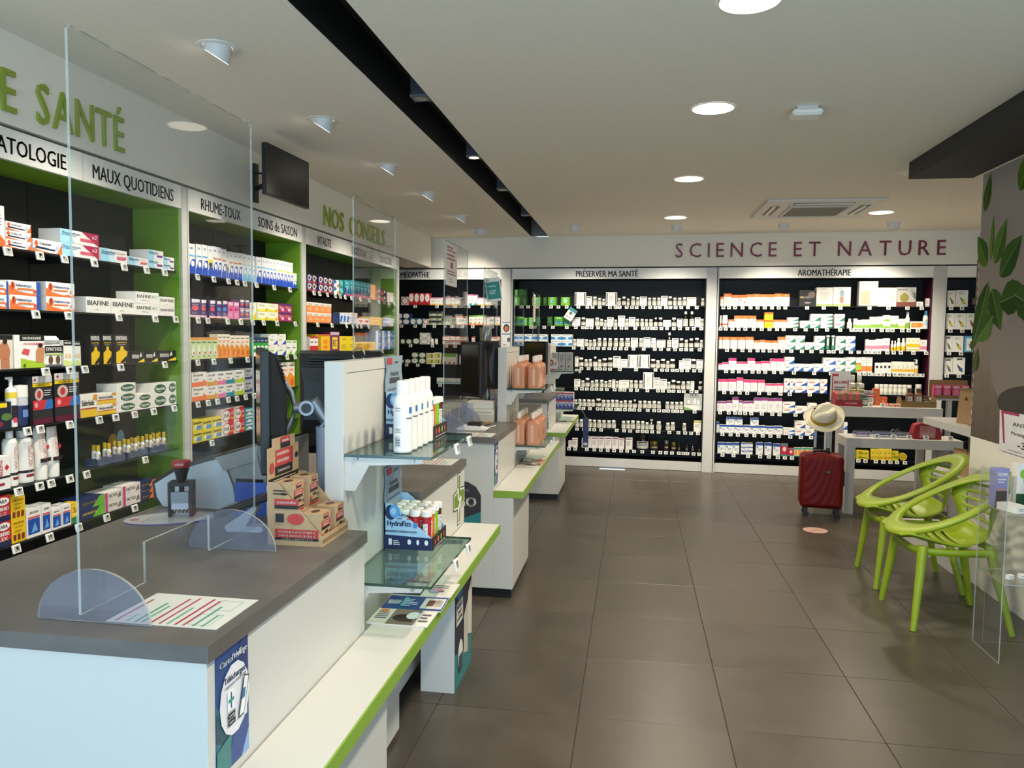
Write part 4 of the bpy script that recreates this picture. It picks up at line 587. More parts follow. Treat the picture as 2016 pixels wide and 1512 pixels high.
def art(b, ops, w, h, y, x0=0, z0=0):
    """print on a face in the plane y (facing -y), from (x0,z0) sized w x h"""
    k = 0; rr = random.Random(len(ops))
    for op in ops.split(';'):
        q = op.split()
        if not q or q[0] == '-': continue
        k += 1; yy = y-.0003*k
        P = lambda fx, fz: (x0+fx*w, yy, z0+fz*h)
        if q[0] == 'r':
            a, c, d, e = map(float, q[1:5]); b.poly([P(a, c), P(d, c), P(d, e), P(a, e)], pm(q[5]))
        elif q[0] == 'e':
            a, c, d, e = map(float, q[1:5]); b.poly([P(*p) for p in ellipse(a, c, d, e, 14)], pm(q[5]))
        elif q[0] == 'p':
            f = list(map(float, q[2:])); b.poly([P(f[i], f[i+1]) for i in range(0, len(f), 2)], pm(q[1]))
        elif q[0] == 't':
            f = list(map(float, q[2:6])); b.text(q[6].replace('_', ' '), P(f[0], f[1]), (1, 0, 0), (0, 0, 1), f[2]*w, f[3]*h, pm(q[1]), bold=.045)
        elif q[0] == 'v':
            f = list(map(float, q[2:6])); b.text(q[6].replace('_', ' '), P(f[0], f[1]), (0, 0, 1), (-1, 0, 0), f[3]*h, f[2]*w, pm(q[1]), bold=.045)
        elif q[0] == 'l':
            a, c, d, e = map(float, q[2:6]); n = int(q[6])
            for i in range(n):
                t0 = c+(e-c)*(i+.2)/n; t1 = c+(e-c)*(i+.62)/n; x1 = a+(d-a)*rr.uniform(.55, 1)
                b.poly([P(a, t0), P(x1, t0), P(x1, t1), P(a, t1)], pm(q[1]))
def curved(b, r, z0, z1, m, a=1.1, n=8, cy=0):
    """label patch wrapped on the front of a round bottle"""
    ang = [-PI/2-a+2*a*i/n for i in range(n+1)]
    vs = [(r*math.cos(t), cy+r*math.sin(t), z) for z in (z0, z1) for t in ang]
    b.add(vs, [(i, i+1, n+2+i, n+1+i) for i in range(n)], m, True)
def vtext(b, r, zc, hgt, wid, t, col):
    """upright lettering wrapped on a bottle of radius r"""
    v, f, asp, _ = textmesh(t)
    b.add([(-(y-.5)*wid if abs((y-.5)*wid) < r else 0, -math.sqrt(max(r*r-((y-.5)*wid)**2, 1e-8)), zc+(x-.5)*hgt) for x, y in v], f, pm(col))
WP = mat('efece4', .35, name='white plastic'); LBL = mat('e9e5d8', .6, name='paper label'); AMB = mat('17110d', .15, name='dark bottle glass', spec=.7)
GJ = mat('82857e', .3, name='grey jar wall'); GOLD = mat('a88a3c', .3, metal=1, name='gold lid')
def shape(kind, w, h):
    b = MB(); r = w*.485
    if kind in ('jar', 'jarb', 'jarw'):
        cap = min(.022, h*.2); body = {'jar': GJ, 'jarb': AMB, 'jarw': WP}[kind]; nk = h-cap
        bt = nk-(.012 if kind == 'jar' else .024)
        b.lathe([(0, 0, body), (r, .002, body), (r, h*.1, LBL), (r*1.005, h*.1, LBL), (r*1.005, bt*.86, body), (r, bt*.87, body), (r*.97, bt, body), (r*.74, nk-.002, body), (r*.74, nk, WP), (r*.84, nk, WP), (r*.84, h-.002, WP), (r*.78, h, WP), (0, h, WP)], 14)
        curved(b, r*1.012, bt*.7, bt*.78, pm('35353a'), .9); curved(b, r*1.012, bt*.4, bt*.45, pm('8a877f'), .7); curved(b, r*1.012, bt*.5, bt*.55, pm('8a877f'), .8); curved(b, r*1.012, bt*.26, bt*.3, pm('8a877f'), .6)
    elif kind in ('dropper', 'syrup'):
        b.lathe([(0, 0, AMB), (r, .002, AMB), (r, h*.06, LBL), (r*1.01, h*.06, LBL), (r*1.01, h*.5, AMB), (r, h*.51, AMB), (r, h*.58, AMB), (r*.5, h*.72, AMB), (r*.42, h*.82, WP), (r*.55, h*.82, WP), (r*.55, h*.99, WP), (0, h, WP)], 14)
        curved(b, r*1.02, h*.38, h*.42, pm('35353a'), .8); curved(b, r*1.02, h*.2, h*.24, pm('8a877f'), .7)
    elif kind == 'bigjar':
        b.lathe([(0, 0, AMB), (r, .003, AMB), (r, h*.08, pm('b9b7b0')), (r*1.01, h*.08, pm('b9b7b0')), (r*1.01, h*.52, AMB), (r, h*.53, AMB), (r*.96, h*.62, AMB), (r*.75, h*.7, AMB), (r*.8, h*.7, DKPL2), (r*.8, h*.97, DKPL2), (0, h, DKPL2)], 20)
        curved(b, r*1.02, h*.42, h*.48, pm('26262a'), .8); curved(b, r*1.02, h*.28, h*.33, pm('55555a'), .7)
    elif kind in ('goldjar', 'smalljar'):
        lm = GOLD if kind == 'goldjar' else METAL
        b.lathe([(0, 0, AMB), (r, .002, AMB), (r, h*.6, AMB), (r*.9, h*.66, lm), (r*.95, h*.66, lm), (r*.95, h*.97, lm), (0, h, lm)], 18)
        curved(b, r*1.01, h*.15, h*.5, pm('3a3630'), .9); curved(b, r*1.02, h*.3, h*.38, pm('c9b070'), .6)
    elif kind == 'darkbot':
        b.lathe([(0, 0, AMB), (r, .002, AMB), (r, h*.58, AMB), (r*.5, h*.72, GOLD), (r*.62, h*.72, DKPL2), (r*.62, h*.97, DKPL2), (0, h, DKPL2)], 12)
        curved(b, r*1.01, h*.15, h*.45, pm('5a564c'), .9)
    elif kind == 'wjaro':
        o = pm('d8622c'); b.lathe([(0, 0, WP), (r, .002, WP), (r, h*.18, o), (r*1.01, h*.18, o), (r*1.01, h*.3, WP), (r, h*.3, WP), (r, h*.62, WP), (r*.85, h*.66, WP), (r*.92, h*.66, WP), (r*.92, h*.98, WP), (0, h, WP)], 14)
    elif kind in ('greenbot', 'ybot', 'wtube', 'pump'):
        bc = {'greenbot': '7fb02e', 'ybot': 'e8c21e', 'wtube': 'e8e6de', 'pump': 'e8b43a'}[kind]; top = AMB if kind == 'pump' else WP
        b.lathe([(0, 0, WP), (r, .002, WP), (r, h*.05, pm(bc)), (r*1.01, h*.05, pm(bc)), (r*1.01, h*.36, WP), (r, h*.37, WP), (r, h*.6, top), (r*.55, h*.7, WP), (r*.6, h*.7, WP), (r*.6, h*.97, WP), (0, h, WP)], 14)
        if kind == 'pump': b.box(-r*1.2, r*.3, -r*.25, r*.25, h*.97, h*1.02, WP)
    elif kind == 'spray':
        b.lathe([(0, 0, METAL), (r, .002, WP), (r, h*.62, WP), (r*.72, h*.74, pm('3f8fb0')), (r*.72, h*.78, pm('3f8fb0')), (r*.66, h*.98, pm('3f8fb0')), (0, h, pm('3f8fb0'))], 16)
        curved(b, r*1.01, h*.2, h*.5, pm('bcd4dc'), .8)
    elif kind == 'wglass':
        g = pm('c9cbc0'); b.lathe([(0, 0, g), (r, .002, g), (r, h*.3, LBL), (r*1.01, h*.3, LBL), (r*1.01, h*.62, g), (r, h*.66, g), (r*.9, h*.76, WP), (r, h*.76, WP), (r, h*.98, WP), (0, h, WP)], 12)
    elif kind == 'jarclear':
        b.box(-r, r, -.04, .04, 0, h*.72, WP, .01).box(-r*.98, r*.98, -.036, .036, h*.74, h, pm('e6e8e8'), .015)
        art(b, 'r 0 .45 1 .68 1b1b1b;t f0f0e8 .5 .57 .9 .12 SYNTHOL;e .3 .22 .12 .14 6a4a34;e .7 .22 .12 .14 6a4a34;r 0 .38 1 .42 a8c85a', w, h, -.0405, -w/2)
    elif kind == 'pumpy':
        y = pm('ecd23a'); b.lathe([(0, 0, WP), (r, .003, WP), (r, h*.58, y), (r*1.005, h*.58, y), (r*1.005, h*.7, WP), (r*.9, h*.76, WP), (r*.35, h*.8, WP), (r*.3, h*.92, WP), (r*.4, h*.92, WP), (r*.4, h*.97, WP), (0, h*.98, WP)], 16).box(-r*1.1, r*.3, -r*.22, r*.22, h*.95, h, WP)
        curved(b, r*1.01, h*.16, h*.44, pm('26262a'), .8); curved(b, r*1.02, h*.1, h*.2, pm('d84a5a'), .5)
    elif kind == 'tubenav':
        n = pm('23305c'); b.lathe([(0, 0, WP), (r*.9, .002, n), (r*.95, h*.1, n), (r*.98, h*.5, pm('c9c8d0')), (r, h*.52, pm('c9c8d0')), (r, h*.7, WP), (r*1.03, h*.7, WP), (r*1.03, h*.98, WP), (0, h, WP)], 16)
        curved(b, r*1.0, h*.22, h*.4, pm('6a8ac8'), .5)
    elif kind == 'nocibot':
        b.lathe([(0, 0, WP), (r*.97, .003, WP), (r, h*.05, WP), (r, h*.78, WP), (r*.85, h*.84, WP), (r*.5, h*.86, WP), (r*.5, h*.99, WP), (0, h, WP)], 18)
        vtext(b, r*1.012, h*.52, h*.42, r*.5, 'NOCICEPTOL', 'b02a3c'); curved(b, r*1.01, h*.2, h*.25, pm('26262a'), 1.2); curved(b, r*1.01, h*.12, h*.17, pm('8a2438'), .5)
        b.poly([(r*.55, -r*.9, h*.5), (r*.8, -r*.72, h*.42), (r*.95, -r*.5, h*.5), (r*.8, -r*.72, h*.6)], pm('c8343c'))
    elif kind == 'nocitube':
        n = 10; vs = []
        for z, rx, ry in ((0, .9, .9), (.22, .95, .9), (.25, 1, .85), (.6, 1, .6), (.95, .98, .1), (1, .98, .05)):
            vs += [(r*rx*math.cos(2*PI*i/n), r*ry*math.sin(2*PI*i/n), h*z) for i in range(n)]
        b.add(vs, [(k*n+i, k*n+(i+1) % n, (k+1)*n+(i+1) % n, (k+1)*n+i) for k in range(5) for i in range(n)], WP, True); b.add(vs[-n:], [tuple(range(n))], WP)
        b.text('NOCICEPTOL', (-r*.25, -r*.93, h*.62), (0, .12, 1), (-1, 0, 0), h*.5, r*.4, pm('b02a3c')); b.box(-r*.85, r*.85, -r*1.0, -r*.88, h*.33, h*.4, pm('26262a')); b.poly([(r*.2, -r*.9, h*.6), (r*.5, -r*.88, h*.54), (r*.8, -r*.85, h*.6), (r*.5, -r*.88, h*.67)], pm('c8343c'))
    return b
_pm = {}
def product_mesh(kind, w, h):
    w = max(.018, round(w*200)/200-.0012); h = max(.02, round(h*250)/250-.001)
    key = (kind, w, h)
    if key in _pm: return _pm[key], w, h
    desc, cat, col, ops = KIND[kind]
    if kind == 'yelround':
        b = MB(); r = w/2; b.prism([(x, z+r) for x, z in ellipse(0, 0, r, r, 18)], -.02, .02, pm(col), 'y'); b.poly([(x, -.0203, z+r) for x, z in ellipse(0, 0, r*.75, r*.75, 16)], pm('c8a81c'))
    elif col:
        d = min(.11, max(.045, w*1.1)); b = MB().box(-w/2, w/2, -d/2, d/2, 0, h, pm(col)); art(b, ops, w, h, -d/2, -w/2)
    else: b = shape(ops, w, h)
    _pm[key] = b.mesh('product'); return _pm[key], w, h
def pdepth(kind, w):
    return min(.11, max(.045, w*1.1)) if KIND[kind][2] and kind != 'yelround' else (.08 if kind == 'jarclear' else w*.98)
BOXN = {'P': 'supplement_box', 'A': 'aromatherapy_box', 'B': 'tea_box', 'H': 'homeopathy_box', '1': 'ointment_box', '2': 'cold_remedy_box', '3': 'vitamin_box'}
BAYR = {'P': (-1.478, .808), 'A': (.945, 3.2), 'B': (3.335, 3.9), 'H': (-3.6, -1.62), '1': (2.44, 3.983), '2': (4.052, 5.555), '3': (5.624, 7.93)}
BAYN = {'P': 'préserver', 'A': 'aromathérapie', 'B': 'mural-side', 'H': 'homéopathie', '1': 'maux-quotidiens', '2': 'rhume-toux', '3': 'vitalité'}
for bay_, si_, items_, _tg in ROWS:
    q = items_.split(); M4 = ML if bay_ in '123' else MF; rz = PI/2 if bay_ in '123' else PHI
    z = (SHL if bay_ in '123' else SHF)[si_]; col_i = 0
    for j in range(0, len(q), 6):
        k, u, w, h, rows, n = q[j], *[int(v) for v in q[j+1:j+6]]
        for a in range(n):
            col_i += 1
            me, ww, hh = product_mesh(k, w/1000, h/1000); d = pdepth(k, ww)
            for r_ in range(rows):
                tw = random.uniform(-.015, .015)
                uc = min(max((u+a*w)/1000, BAYR[bay_][0]+.016+ww/2), BAYR[bay_][1]-.016-ww/2)
                p = M4 @ Vector((uc, .038+d/2, z+.0004+r_*(hh+.0008)))
                nm = KIND[k][1].replace(' ', '_')
                o = inst({'box': BOXN[bay_]}.get(nm, nm), me, None, p, (0, 0, rz+tw))
                st = '' if rows == 1 else ('lower ' if r_ == 0 else 'upper ') if rows == 2 else ['bottom ', 'second-lowest ', 'third-lowest ', 'topmost '][r_ if r_ < rows-1 else 3]
                tag(o, f'{st}{KIND[k][0]}, {nth(col_i)} from left, {ORD[si_]} {BAYN[bay_]} shelf', KIND[k][1], f'products on the {ORD[si_]} {BAYN[bay_]} shelf')
# ================================================================ service counters, three alike modules in a row
WT = .965
MODN = ['near', 'middle', 'far']
def module(i, y0, L=2.265, A=.845):
    a1 = y0+A; d1 = a1+.6; y1 = y0+L
    c = thing('service_counter', f'white service counter with lime edged bag ledge, {["nearest", "middle", "farthest"][i]} of three', 'counter', (-1.2, (y0+y1)/2, 0), group='service counters')
    inv = Matrix.Translation((1.2, -(y0+y1)/2, 0))
    def P(b, n, bev=0): b.xf(inv); return b.obj(n, c, bev=bev)
    P(MB().box(-1.60, -.81, y0, a1, .056, .93, WHITE), 'counter_body', .002)
    P(MB().box(-.81, -.69, y0, a1-.145, .056, .607, WHITE), 'ledge_support', .002)
    P(MB().box(-1.60, -.81, d1, y1, .60, .93, WHITE).box(-1.60, -.95, d1, y1, .056, .60, WHITE), 'counter_body', .002)
    P(MB().box(-1.60, -.98, a1, d1, .056, .93, WHITE), 'counter_body')
    P(MB().box(-1.57, -.70, y0+.02, a1-.155, 0, .056, PLINTH).box(-1.57, -1.0, a1-.155, y1-.02, 0, .056, PLINTH), 'plinth')
    P(MB().box(-.806, -.634, y0+.004, y1-.004, .6085, .65, WHITE), 'ledge_board')
    P(MB().box(-.634, -.629, y0, y1, .608, .649, LEDGEG).box(-.808, -.634, y0-.001, y0+.004, .608, .649, LEDGEG).box(-.808, -.634, y1-.004, y1, .608, .649, LEDGEG), 'edging')
    P(MB().box(-.80, -.66, a1-.12, y1-.1, .575, .607, WHITE), 'apron')
    w = MB().prism([(-1.63, y0-.012), (-.80, y0-.012), (-.80, a1-.001), (-.945, a1-.001), (-.945, d1+.001), (-.80, d1+.001), (-.80, y1), (-1.63, y1)], .931, WT, GREY)
    tag(w.obj('worktop', bev=.003), f'grey stone effect worktop on the {["nearest", "middle", "farthest"][i]} service counter', 'worktop', 'grey worktops')
    d = thing('display_divider', f'white display divider with two glass shelves on {["nearest", "middle", "farthest"][i]} counter', 'display stand', (-.91, (a1+d1)/2, 0), group='display dividers')
    inv2 = Matrix.Translation((.91, -(a1+d1)/2, 0))
    def Q(b, n, bev=0, par=None): b.xf(inv2); return b.obj(n, par or d, bev=bev)
    GP = mat('d5d1c8', .4, name='pale divider panel')
    Q(MB().box(-.94, -.884, a1, d1, .02, 1.485, WHITE), 'panel', .002)
    Q(MB().box(-.884, -.878, a1, d1, 1.45, 1.485, GP).box(-.884, -.878, a1, a1+.03, .66, 1.45, GP).box(-.884, -.878, d1-.03, d1, .66, 1.45, GP).box(-.884, -.881, a1+.033, d1-.033, .66, 1.447, GP), 'frame')
    for z in (1.2, .8):
        g = MB().box(-.878, -.60, a1+.004, d1-.004, z-.009, z, GLS)
        g.ms.append(GLSE); g.m[2:6] = [1]*4
        sh = Q(g, 'glass_shelf')
        for yy in (a1+.012, d1-.02):
            Q(MB().prism([(-.878, z-.0092), (-.625, z-.0092), (-.635, z-.024), (-.80, z-.034), (-.845, z-.115), (-.878, z-.115)], yy, yy+.006, WHITE, 'y'), 'bracket')
            for xx in (-.84, -.66): Q(MB().prism([(xx+px, z-.014+pz) for px, pz in ellipse(0, 0, .006, .006, 8)], yy-.008, yy, METAL, 'y'), 'shelf_pin')
        for yy in (a1+.30, a1+.50):
            o = inst('price_tag', TAGM[2], sh, (-.60+.91, yy-(a1+d1)/2, z-.004), (R(-12), 0, PI/2))
    return c, d
Y1, Y2, Y3 = 1.357, 4.47, 7.29
module(0, Y1, 2.313, .893); module(1, Y2); module(2, Y3, 1.74)

# ---------------------------------------------------------------- clear screens with half round feet
def screen(i, x, ya, yb, zt, where):
    t = thing('acrylic_screen', f'clear acrylic hygiene screen on half round feet, {where}', 'screen', (x, ya, WT), group='acrylic counter screens')
    L = yb-ya; b0 = .03; s = L/.73
    pts = [(0, b0), (.21*s, b0), (.21*s, .125), (.48*s, .125), (.48*s, b0), (L, b0), (L, zt-WT-.01), (L-.01, zt-WT), (.01, zt-WT), (0, zt-WT-.01)]
    MB().prism(pts, -.003, .003, ACRY, 'x', ACRYE).obj('panel', t)
    for yy in (.04, .60*s):
        out = [(px, pz+.001) for px, pz in ellipse(0, 0, .13, .112, 22, 0, PI)]
        MB().prism(out, yy-.003, yy+.003, ACRYF, 'y', ACRYE).obj('foot', t)
    return t
screen(0, -1.10, 1.38, 2.11, 2.165, 'nearest the camera')
s2 = screen(1, -1.15, 3.06, 3.62, 2.135, 'beside the green cross emblem')
s3 = screen(2, -1.15, 4.60, 5.26, 2.147, 'with the white notice')
s4 = screen(3, -1.17, 5.95, 6.55, 2.10, 'with the teal notice')
s5 = screen(4, -1.14, 7.32, 7.95, 1.95, 'on the farthest counter')
s6 = screen(5, -1.09, 8.30, 8.86, 2.04, 'at the far end')
# notices taped to two screens
NOT = mat('e6e3de', .5, name='paper')
def notice(name, label, w, h, ops, loc, rot, col='e9e6e0', cat='notice', th=.0012, rough=.5):
    b = MB().box(-w/2, w/2, 0, th, 0, h, mat(col, rough)); art(b, ops, w, h, 0, -w/2)
    o = b.obj(name, loc=loc); o.rotation_euler = rot
    return tag(o, label, cat)
notice('paper_notice', 'white notice with red lines taped to screen', .30, .26, 'l b03a48 .1 .8 .9 .95 2;l b03a48 .1 .6 .9 .78 2;r .4 .42 .6 .56 b03a48;l b05a60 .1 .25 .9 .38 2;l 8a8a8a .3 .08 .7 .2 2', (-1.1435, 4.76, 1.875), (0, 0, PI/2))
notice('paper_notice', 'teal and white notice taped askew to screen', .13, .19, 'r .08 .1 .92 .82 2f8a88;l bfe0dc .2 .6 .8 .7 1;l bfe0dc .2 .3 .8 .5 3;l 55606a .1 .88 .4 .94 1', (-1.115, 6.14, 1.842), (0, R(-8), R(28)))

notice('paper_notice', 'beige lettered strip on the far end screen', .16, .3, 'v 6a5a4a .3 .5 .3 .8 CONSEILS;l 8a7a6a .6 .2 .9 .7 4', (-1.0855, 8.39, 1.72), (0, 0, PI/2), 'cfc4b4')
b = MB(); n = 16; rn = random.Random(5); vs = []
for k in range(13):
    z = .66*k/12; r0 = .04-.012*math.sin(PI*k/12)
    vs += [((r0+rn.uniform(-.007, .007))*math.cos(2*PI*i/n)*1.1, (r0+rn.uniform(-.007, .007))*math.sin(2*PI*i/n), z) for i in range(n)]
b.add(vs, [(k*n+i, k*n+(i+1) % n, (k+1)*n+(i+1) % n, (k+1)*n+i) for k in range(12) for i in range(n)], mat('8f8e84', .35, metal=.7, name='crumpled foil'))
tag(b.obj('foil_sleeve', loc=(-1.075, 5.56, WT+.0005)), 'crumpled silver sleeve standing behind the middle monitors', 'sleeve')

# ---------------------------------------------------------------- papers let into the worktops
def counter_paper(y0, label):
    b = MB().box(-1.08, -.83, y0+.02, y0+.20, WT+.0003, WT+.0012, mat('dcdcd6', .3))
    z = WT+.0015; q = random.Random(3)
    def rr(x0, x1, ya, yb, c): b.poly([(x0, y0+ya, z), (x1, y0+ya, z), (x1, y0+yb, z), (x0, y0+yb, z)], pm(c))
    xs = [(-1.065, 'b0606a', .8), (-1.04, '8ac0a8', .25), (-1.02, '4a9a80', .7), (-1.005, '6aa890', .6), (-.985, 'b04a5a', .9), (-.965, 'b05a66', .95), (-.948, '6aa890', .6), (-.93, 'b03a4c', .95), (-.912, 'b04a5a', .9), (-.89, '5a9a86', .7), (-.87, '6aa890', .4)]
    for x, c, f in xs: rr(x, x+.006, .028, .028+.165*f, c)
    for (xa, ya) in ((-.905, .035), (-.905, .12)):
        for e in ((xa, xa+.05, ya, ya+.0015), (xa, xa+.05, ya+.06, ya+.0615), (xa, xa+.0015, ya, ya+.06), (xa+.0485, xa+.05, ya, ya+.06)): rr(*e, '7ab0a0')
    return tag(b.obj('paper_notice'), label, 'notice', 'notices let into the worktops')
counter_paper(Y1+.05, 'printed white notice under film on nearest worktop corner')
counter_paper(Y1+2.093, 'printed white notice at far end of nearest worktop')
counter_paper(Y2, 'printed white notice under film on middle worktop corner')

# ---------------------------------------------------------------- stickers
def sticker(name, label, ops, w, h, col, loc, rz, cat='sticker', out=None):
    b = MB()
    if out: b.prism([(x*w-w/2, z*h) for x, z in out], -.0006, .0002, pm(col), 'y')
    else: b.box(-w/2, w/2, -.0006, .0002, 0, h, pm(col))
    art(b, ops, w, h, -.0006, -w/2); return tag(b.obj(name, loc=loc, rz=rz), label, cat)
PRIV = 'p 2f6f7c 0 0 .5 0 .5 .3 0 .6;p 1f4a5a 0 .55 .35 .3 .35 .2 0 .3;p 2c3a70 .5 .8 1 .6 1 1 .8 1;p 2f4a86 .3 0 1 0 1 .75 .6 .35;p 8aa6d8 .75 0 1 0 1 .2;p 3a7a78 0 0 .42 0 .42 .28 0 .22;e .55 .55 .46 .3 e6e4e8;r .5 .33 .93 .62 e6e4e8;t f2f2f4 .28 .9 .36 .05 Carte;t f2f2f4 .7 .905 .46 .055 Privilège;t 262b5c .55 .745 .66 .05 Téléchargez;t 8a8a9a .56 .69 .66 .022 L\'application_PHARM_UPP;r .3 .48 .52 .65 f2f2f4;r .39 .5 .43 .63 26508a;r .33 .55 .49 .58 3a9a7a;r .3 .42 .52 .465 26262c;r .3 .36 .52 .41 26262c;l c0c0c8 .33 .43 .49 .455 1;l c0c0c8 .33 .375 .49 .4 1;p 3a3a42 .6 .36 .78 .36 .96 .66 .8 .69;p f0f0f2 .63 .375 .77 .375 .93 .655 .81 .675;p 2f6fa0 .7 .5 .8 .5 .84 .58 .74 .58'
sticker('counter_sticker', 'navy and teal loyalty card sticker on nearest counter front', PRIV, .13, .255, '2c4a80', (-.8094, 1.45, .672), PI/2)
sticker('counter_sticker', 'navy loyalty card sticker on middle counter front', PRIV, .13, .255, '2c4a80', (-.8094, 4.545, .672), PI/2)
sticker('counter_sticker', 'narrow navy sticker on farthest counter front', PRIV, .12, .25, '2c4a80', (-.8094, 7.36, .672), PI/2)
cr = [(.36, 0), (.64, 0), (.64, .3), (1, .34), (1, .66), (.64, .7), (.64, 1), (.36, 1), (.36, .7), (0, .66), (0, .34), (.36, .3)]
sticker('cross_emblem', 'green pharmacy cross emblem with white outline and snake', 'p e8e6e0 .38 .02 .62 .02 .62 .32 .97 .36 .97 .64 .62 .68 .62 .98 .38 .98 .38 .68 .03 .64 .03 .36 .38 .32;p 6f8f2c .42 .05 .58 .05 .58 .35 .93 .39 .93 .61 .58 .65 .58 .95 .42 .95 .42 .65 .07 .61 .07 .39 .42 .35;p e6e4dc .3 .72 .42 .72 .5 .5 .62 .55 .72 .48 .66 .4 .5 .3 .44 .1 .36 .1 .42 .34 .52 .44 .4 .5', .24, .25, '33361f', (-.8094, 3.55, .668), PI/2, 'emblem', cr)
sticker('wall_sticker', 'dark grey rounded sticker lettered GO on middle counter end', 't f2f0ea .55 .55 .6 .2 GO;p 2f7f86 0 0 1 .1 1 .35 0 .05;t d8d6d0 .5 .8 .3 .06 FR', .20, .28, '35353a', (-.985, Y2-.0004, .42), 0, 'sticker', [(.0, 0), (1, 0), (1, .7), (.85, .88), (.6, .98), (.3, 1), (0, .95)])

# ---------------------------------------------------------------- candle display on the nearest worktop
KR = mat('b99a74', .7, noise=.06, scale=70, name='kraft card')
t = thing('counter_display', 'kraft cardboard counter display holding boxed candles', 'display', (-.948, 2.148, WT), PI/2)
MB().box(-.1, .1, -.082, .082, 0, .003, KR).obj('tray', t)
b = MB().prism([(-.1, .003), (.1, .003), (.1, .27), (.075, .27), (.075, .30), (-.07, .30), (-.07, .275), (-.1, .275)], .076, .080, KR, 'y')
art(b, 'r 0 .57 1 .62 1f1c1a;r .2 .63 .78 .72 231f1d;r .22 .72 .8 .88 b83a34;t f0e0d4 .46 .84 .4 .03 BOUGIES_RÉPULSIVES;t f0e0d4 .46 .77 .4 .03 ANTI-MOUSTIQUES;t e8dccc .48 .675 .4 .025 ZONES_INFESTÉES;e .1 .72 .07 .055 c0403a;r .38 .93 .68 1 b83a34;r .38 .89 .68 .94 231f1d;t f4e8e0 .53 .965 .22 .03 manouka;e .9 .78 .05 .03 2a2420;l e0d0c0 .1 .585 .9 .605 1', .2, .3, .076, -.1)
b.obj('back_card', t)
for sx in (-1, 1):
    b = MB().prism([(-.082, .003), (.076, .003), (.076, .18), (.05, .18), (-.082, .03)], sx*.1-(.0 if sx < 0 else .003), sx*.1+(.003 if sx < 0 else 0), KR, 'x')
    if sx < 0:
        b2 = MB(); art(b2, 'r .12 .07 .95 .11 1f1c1a;r .12 .11 .95 .25 b83a34;t f0e0d4 .54 .205 .7 .035 BOUGIES_RÉPULSIVES;t f0e0d4 .54 .145 .7 .035 ANTI-MOUSTIQUES;t e8dccc .54 .09 .6 .025 ZONES_INFESTÉES;r .12 .58 .58 .64 231f1d;r .12 .64 .58 .74 b83a34;t f4e8e0 .35 .69 .36 .045 manouka;e .52 .42 .16 .09 c0403a;r .14 .36 .3 .5 2a2a30;e .3 .82 .08 .02 1c1814;l 1c1814 .1 .8 .4 .9 2', .158, .177, 0, 0)
        b2.xf(Matrix.Translation((-.1005, .076, .003)) @ Matrix.Rotation(-PI/2, 4, 'Z')); b.add(b2.v, [], KR)
        o = len(b.v)-len(b2.v)
        for f_, m_ in zip(b2.f, b2.m): b.f.append(tuple(k+o for k in f_)); b.m.append(b.mi(b2.ms[m_])); b.sm.append(False)
    b.obj('side_card', t)
b = MB().box(-.1, .1, -.085, -.082, 0, .03, KR); b.text('BOUGIES RÉPULSIVES ANTI-MOUSTIQUES', (0, -.0853, .014), (1, 0, 0), (0, 0, 1), .19, .011, pm('2a2420')); b.obj('front_lip', t)
MB().box(-.096, .096, .004, .074, .004, .088, KR).obj('riser', t)
b = MB().box(-.036, .036, -.03, .03, 0, .088, KR)
art(b, 'r 0 0 1 .09 b03a34;r .05 .11 1 .16 1f1c1a;r .08 .45 .9 .54 231f1d;r .1 .54 .92 .74 b83a34;t f0e0d4 .48 .68 .6 .05 BOUGIES_RÉPULSIVES;t f0e0d4 .48 .6 .6 .05 ANTI-MOUSTIQUES;r .3 .8 .75 .86 231f1d;r .3 .86 .75 .95 b83a34;t f4e8e0 .52 .905 .36 .05 manouka;r .4 .32 .68 .4 1f1c1a;e .14 .26 .09 .08 c0403a;e .85 .32 .05 .05 1f1c1a', .072, .088, -.03, -.036)
b.poly([(x, y, .0883) for x, y in ellipse(0, 0, .02, .012, 12)], pm('5a3a30')); cm = b.mesh('candle_box')
for lab, x, y, z in (('lower left', -.054, -.046, .0035), ('lower right', .054, -.046, .0035), ('upper left', -.052, .038, .0885), ('upper right', .052, .036, .0885)):
    p = Matrix.Translation((-.948, 2.148, WT)) @ Matrix.Rotation(PI/2, 4, 'Z') @ Vector((x, y, z))
    tag(inst('candle_box', cm, None, p, (0, 0, PI/2+random.uniform(-.04, .04))), f'kraft and red candle box, {lab} in the cardboard counter display', 'box', 'candle boxes in the kraft display')

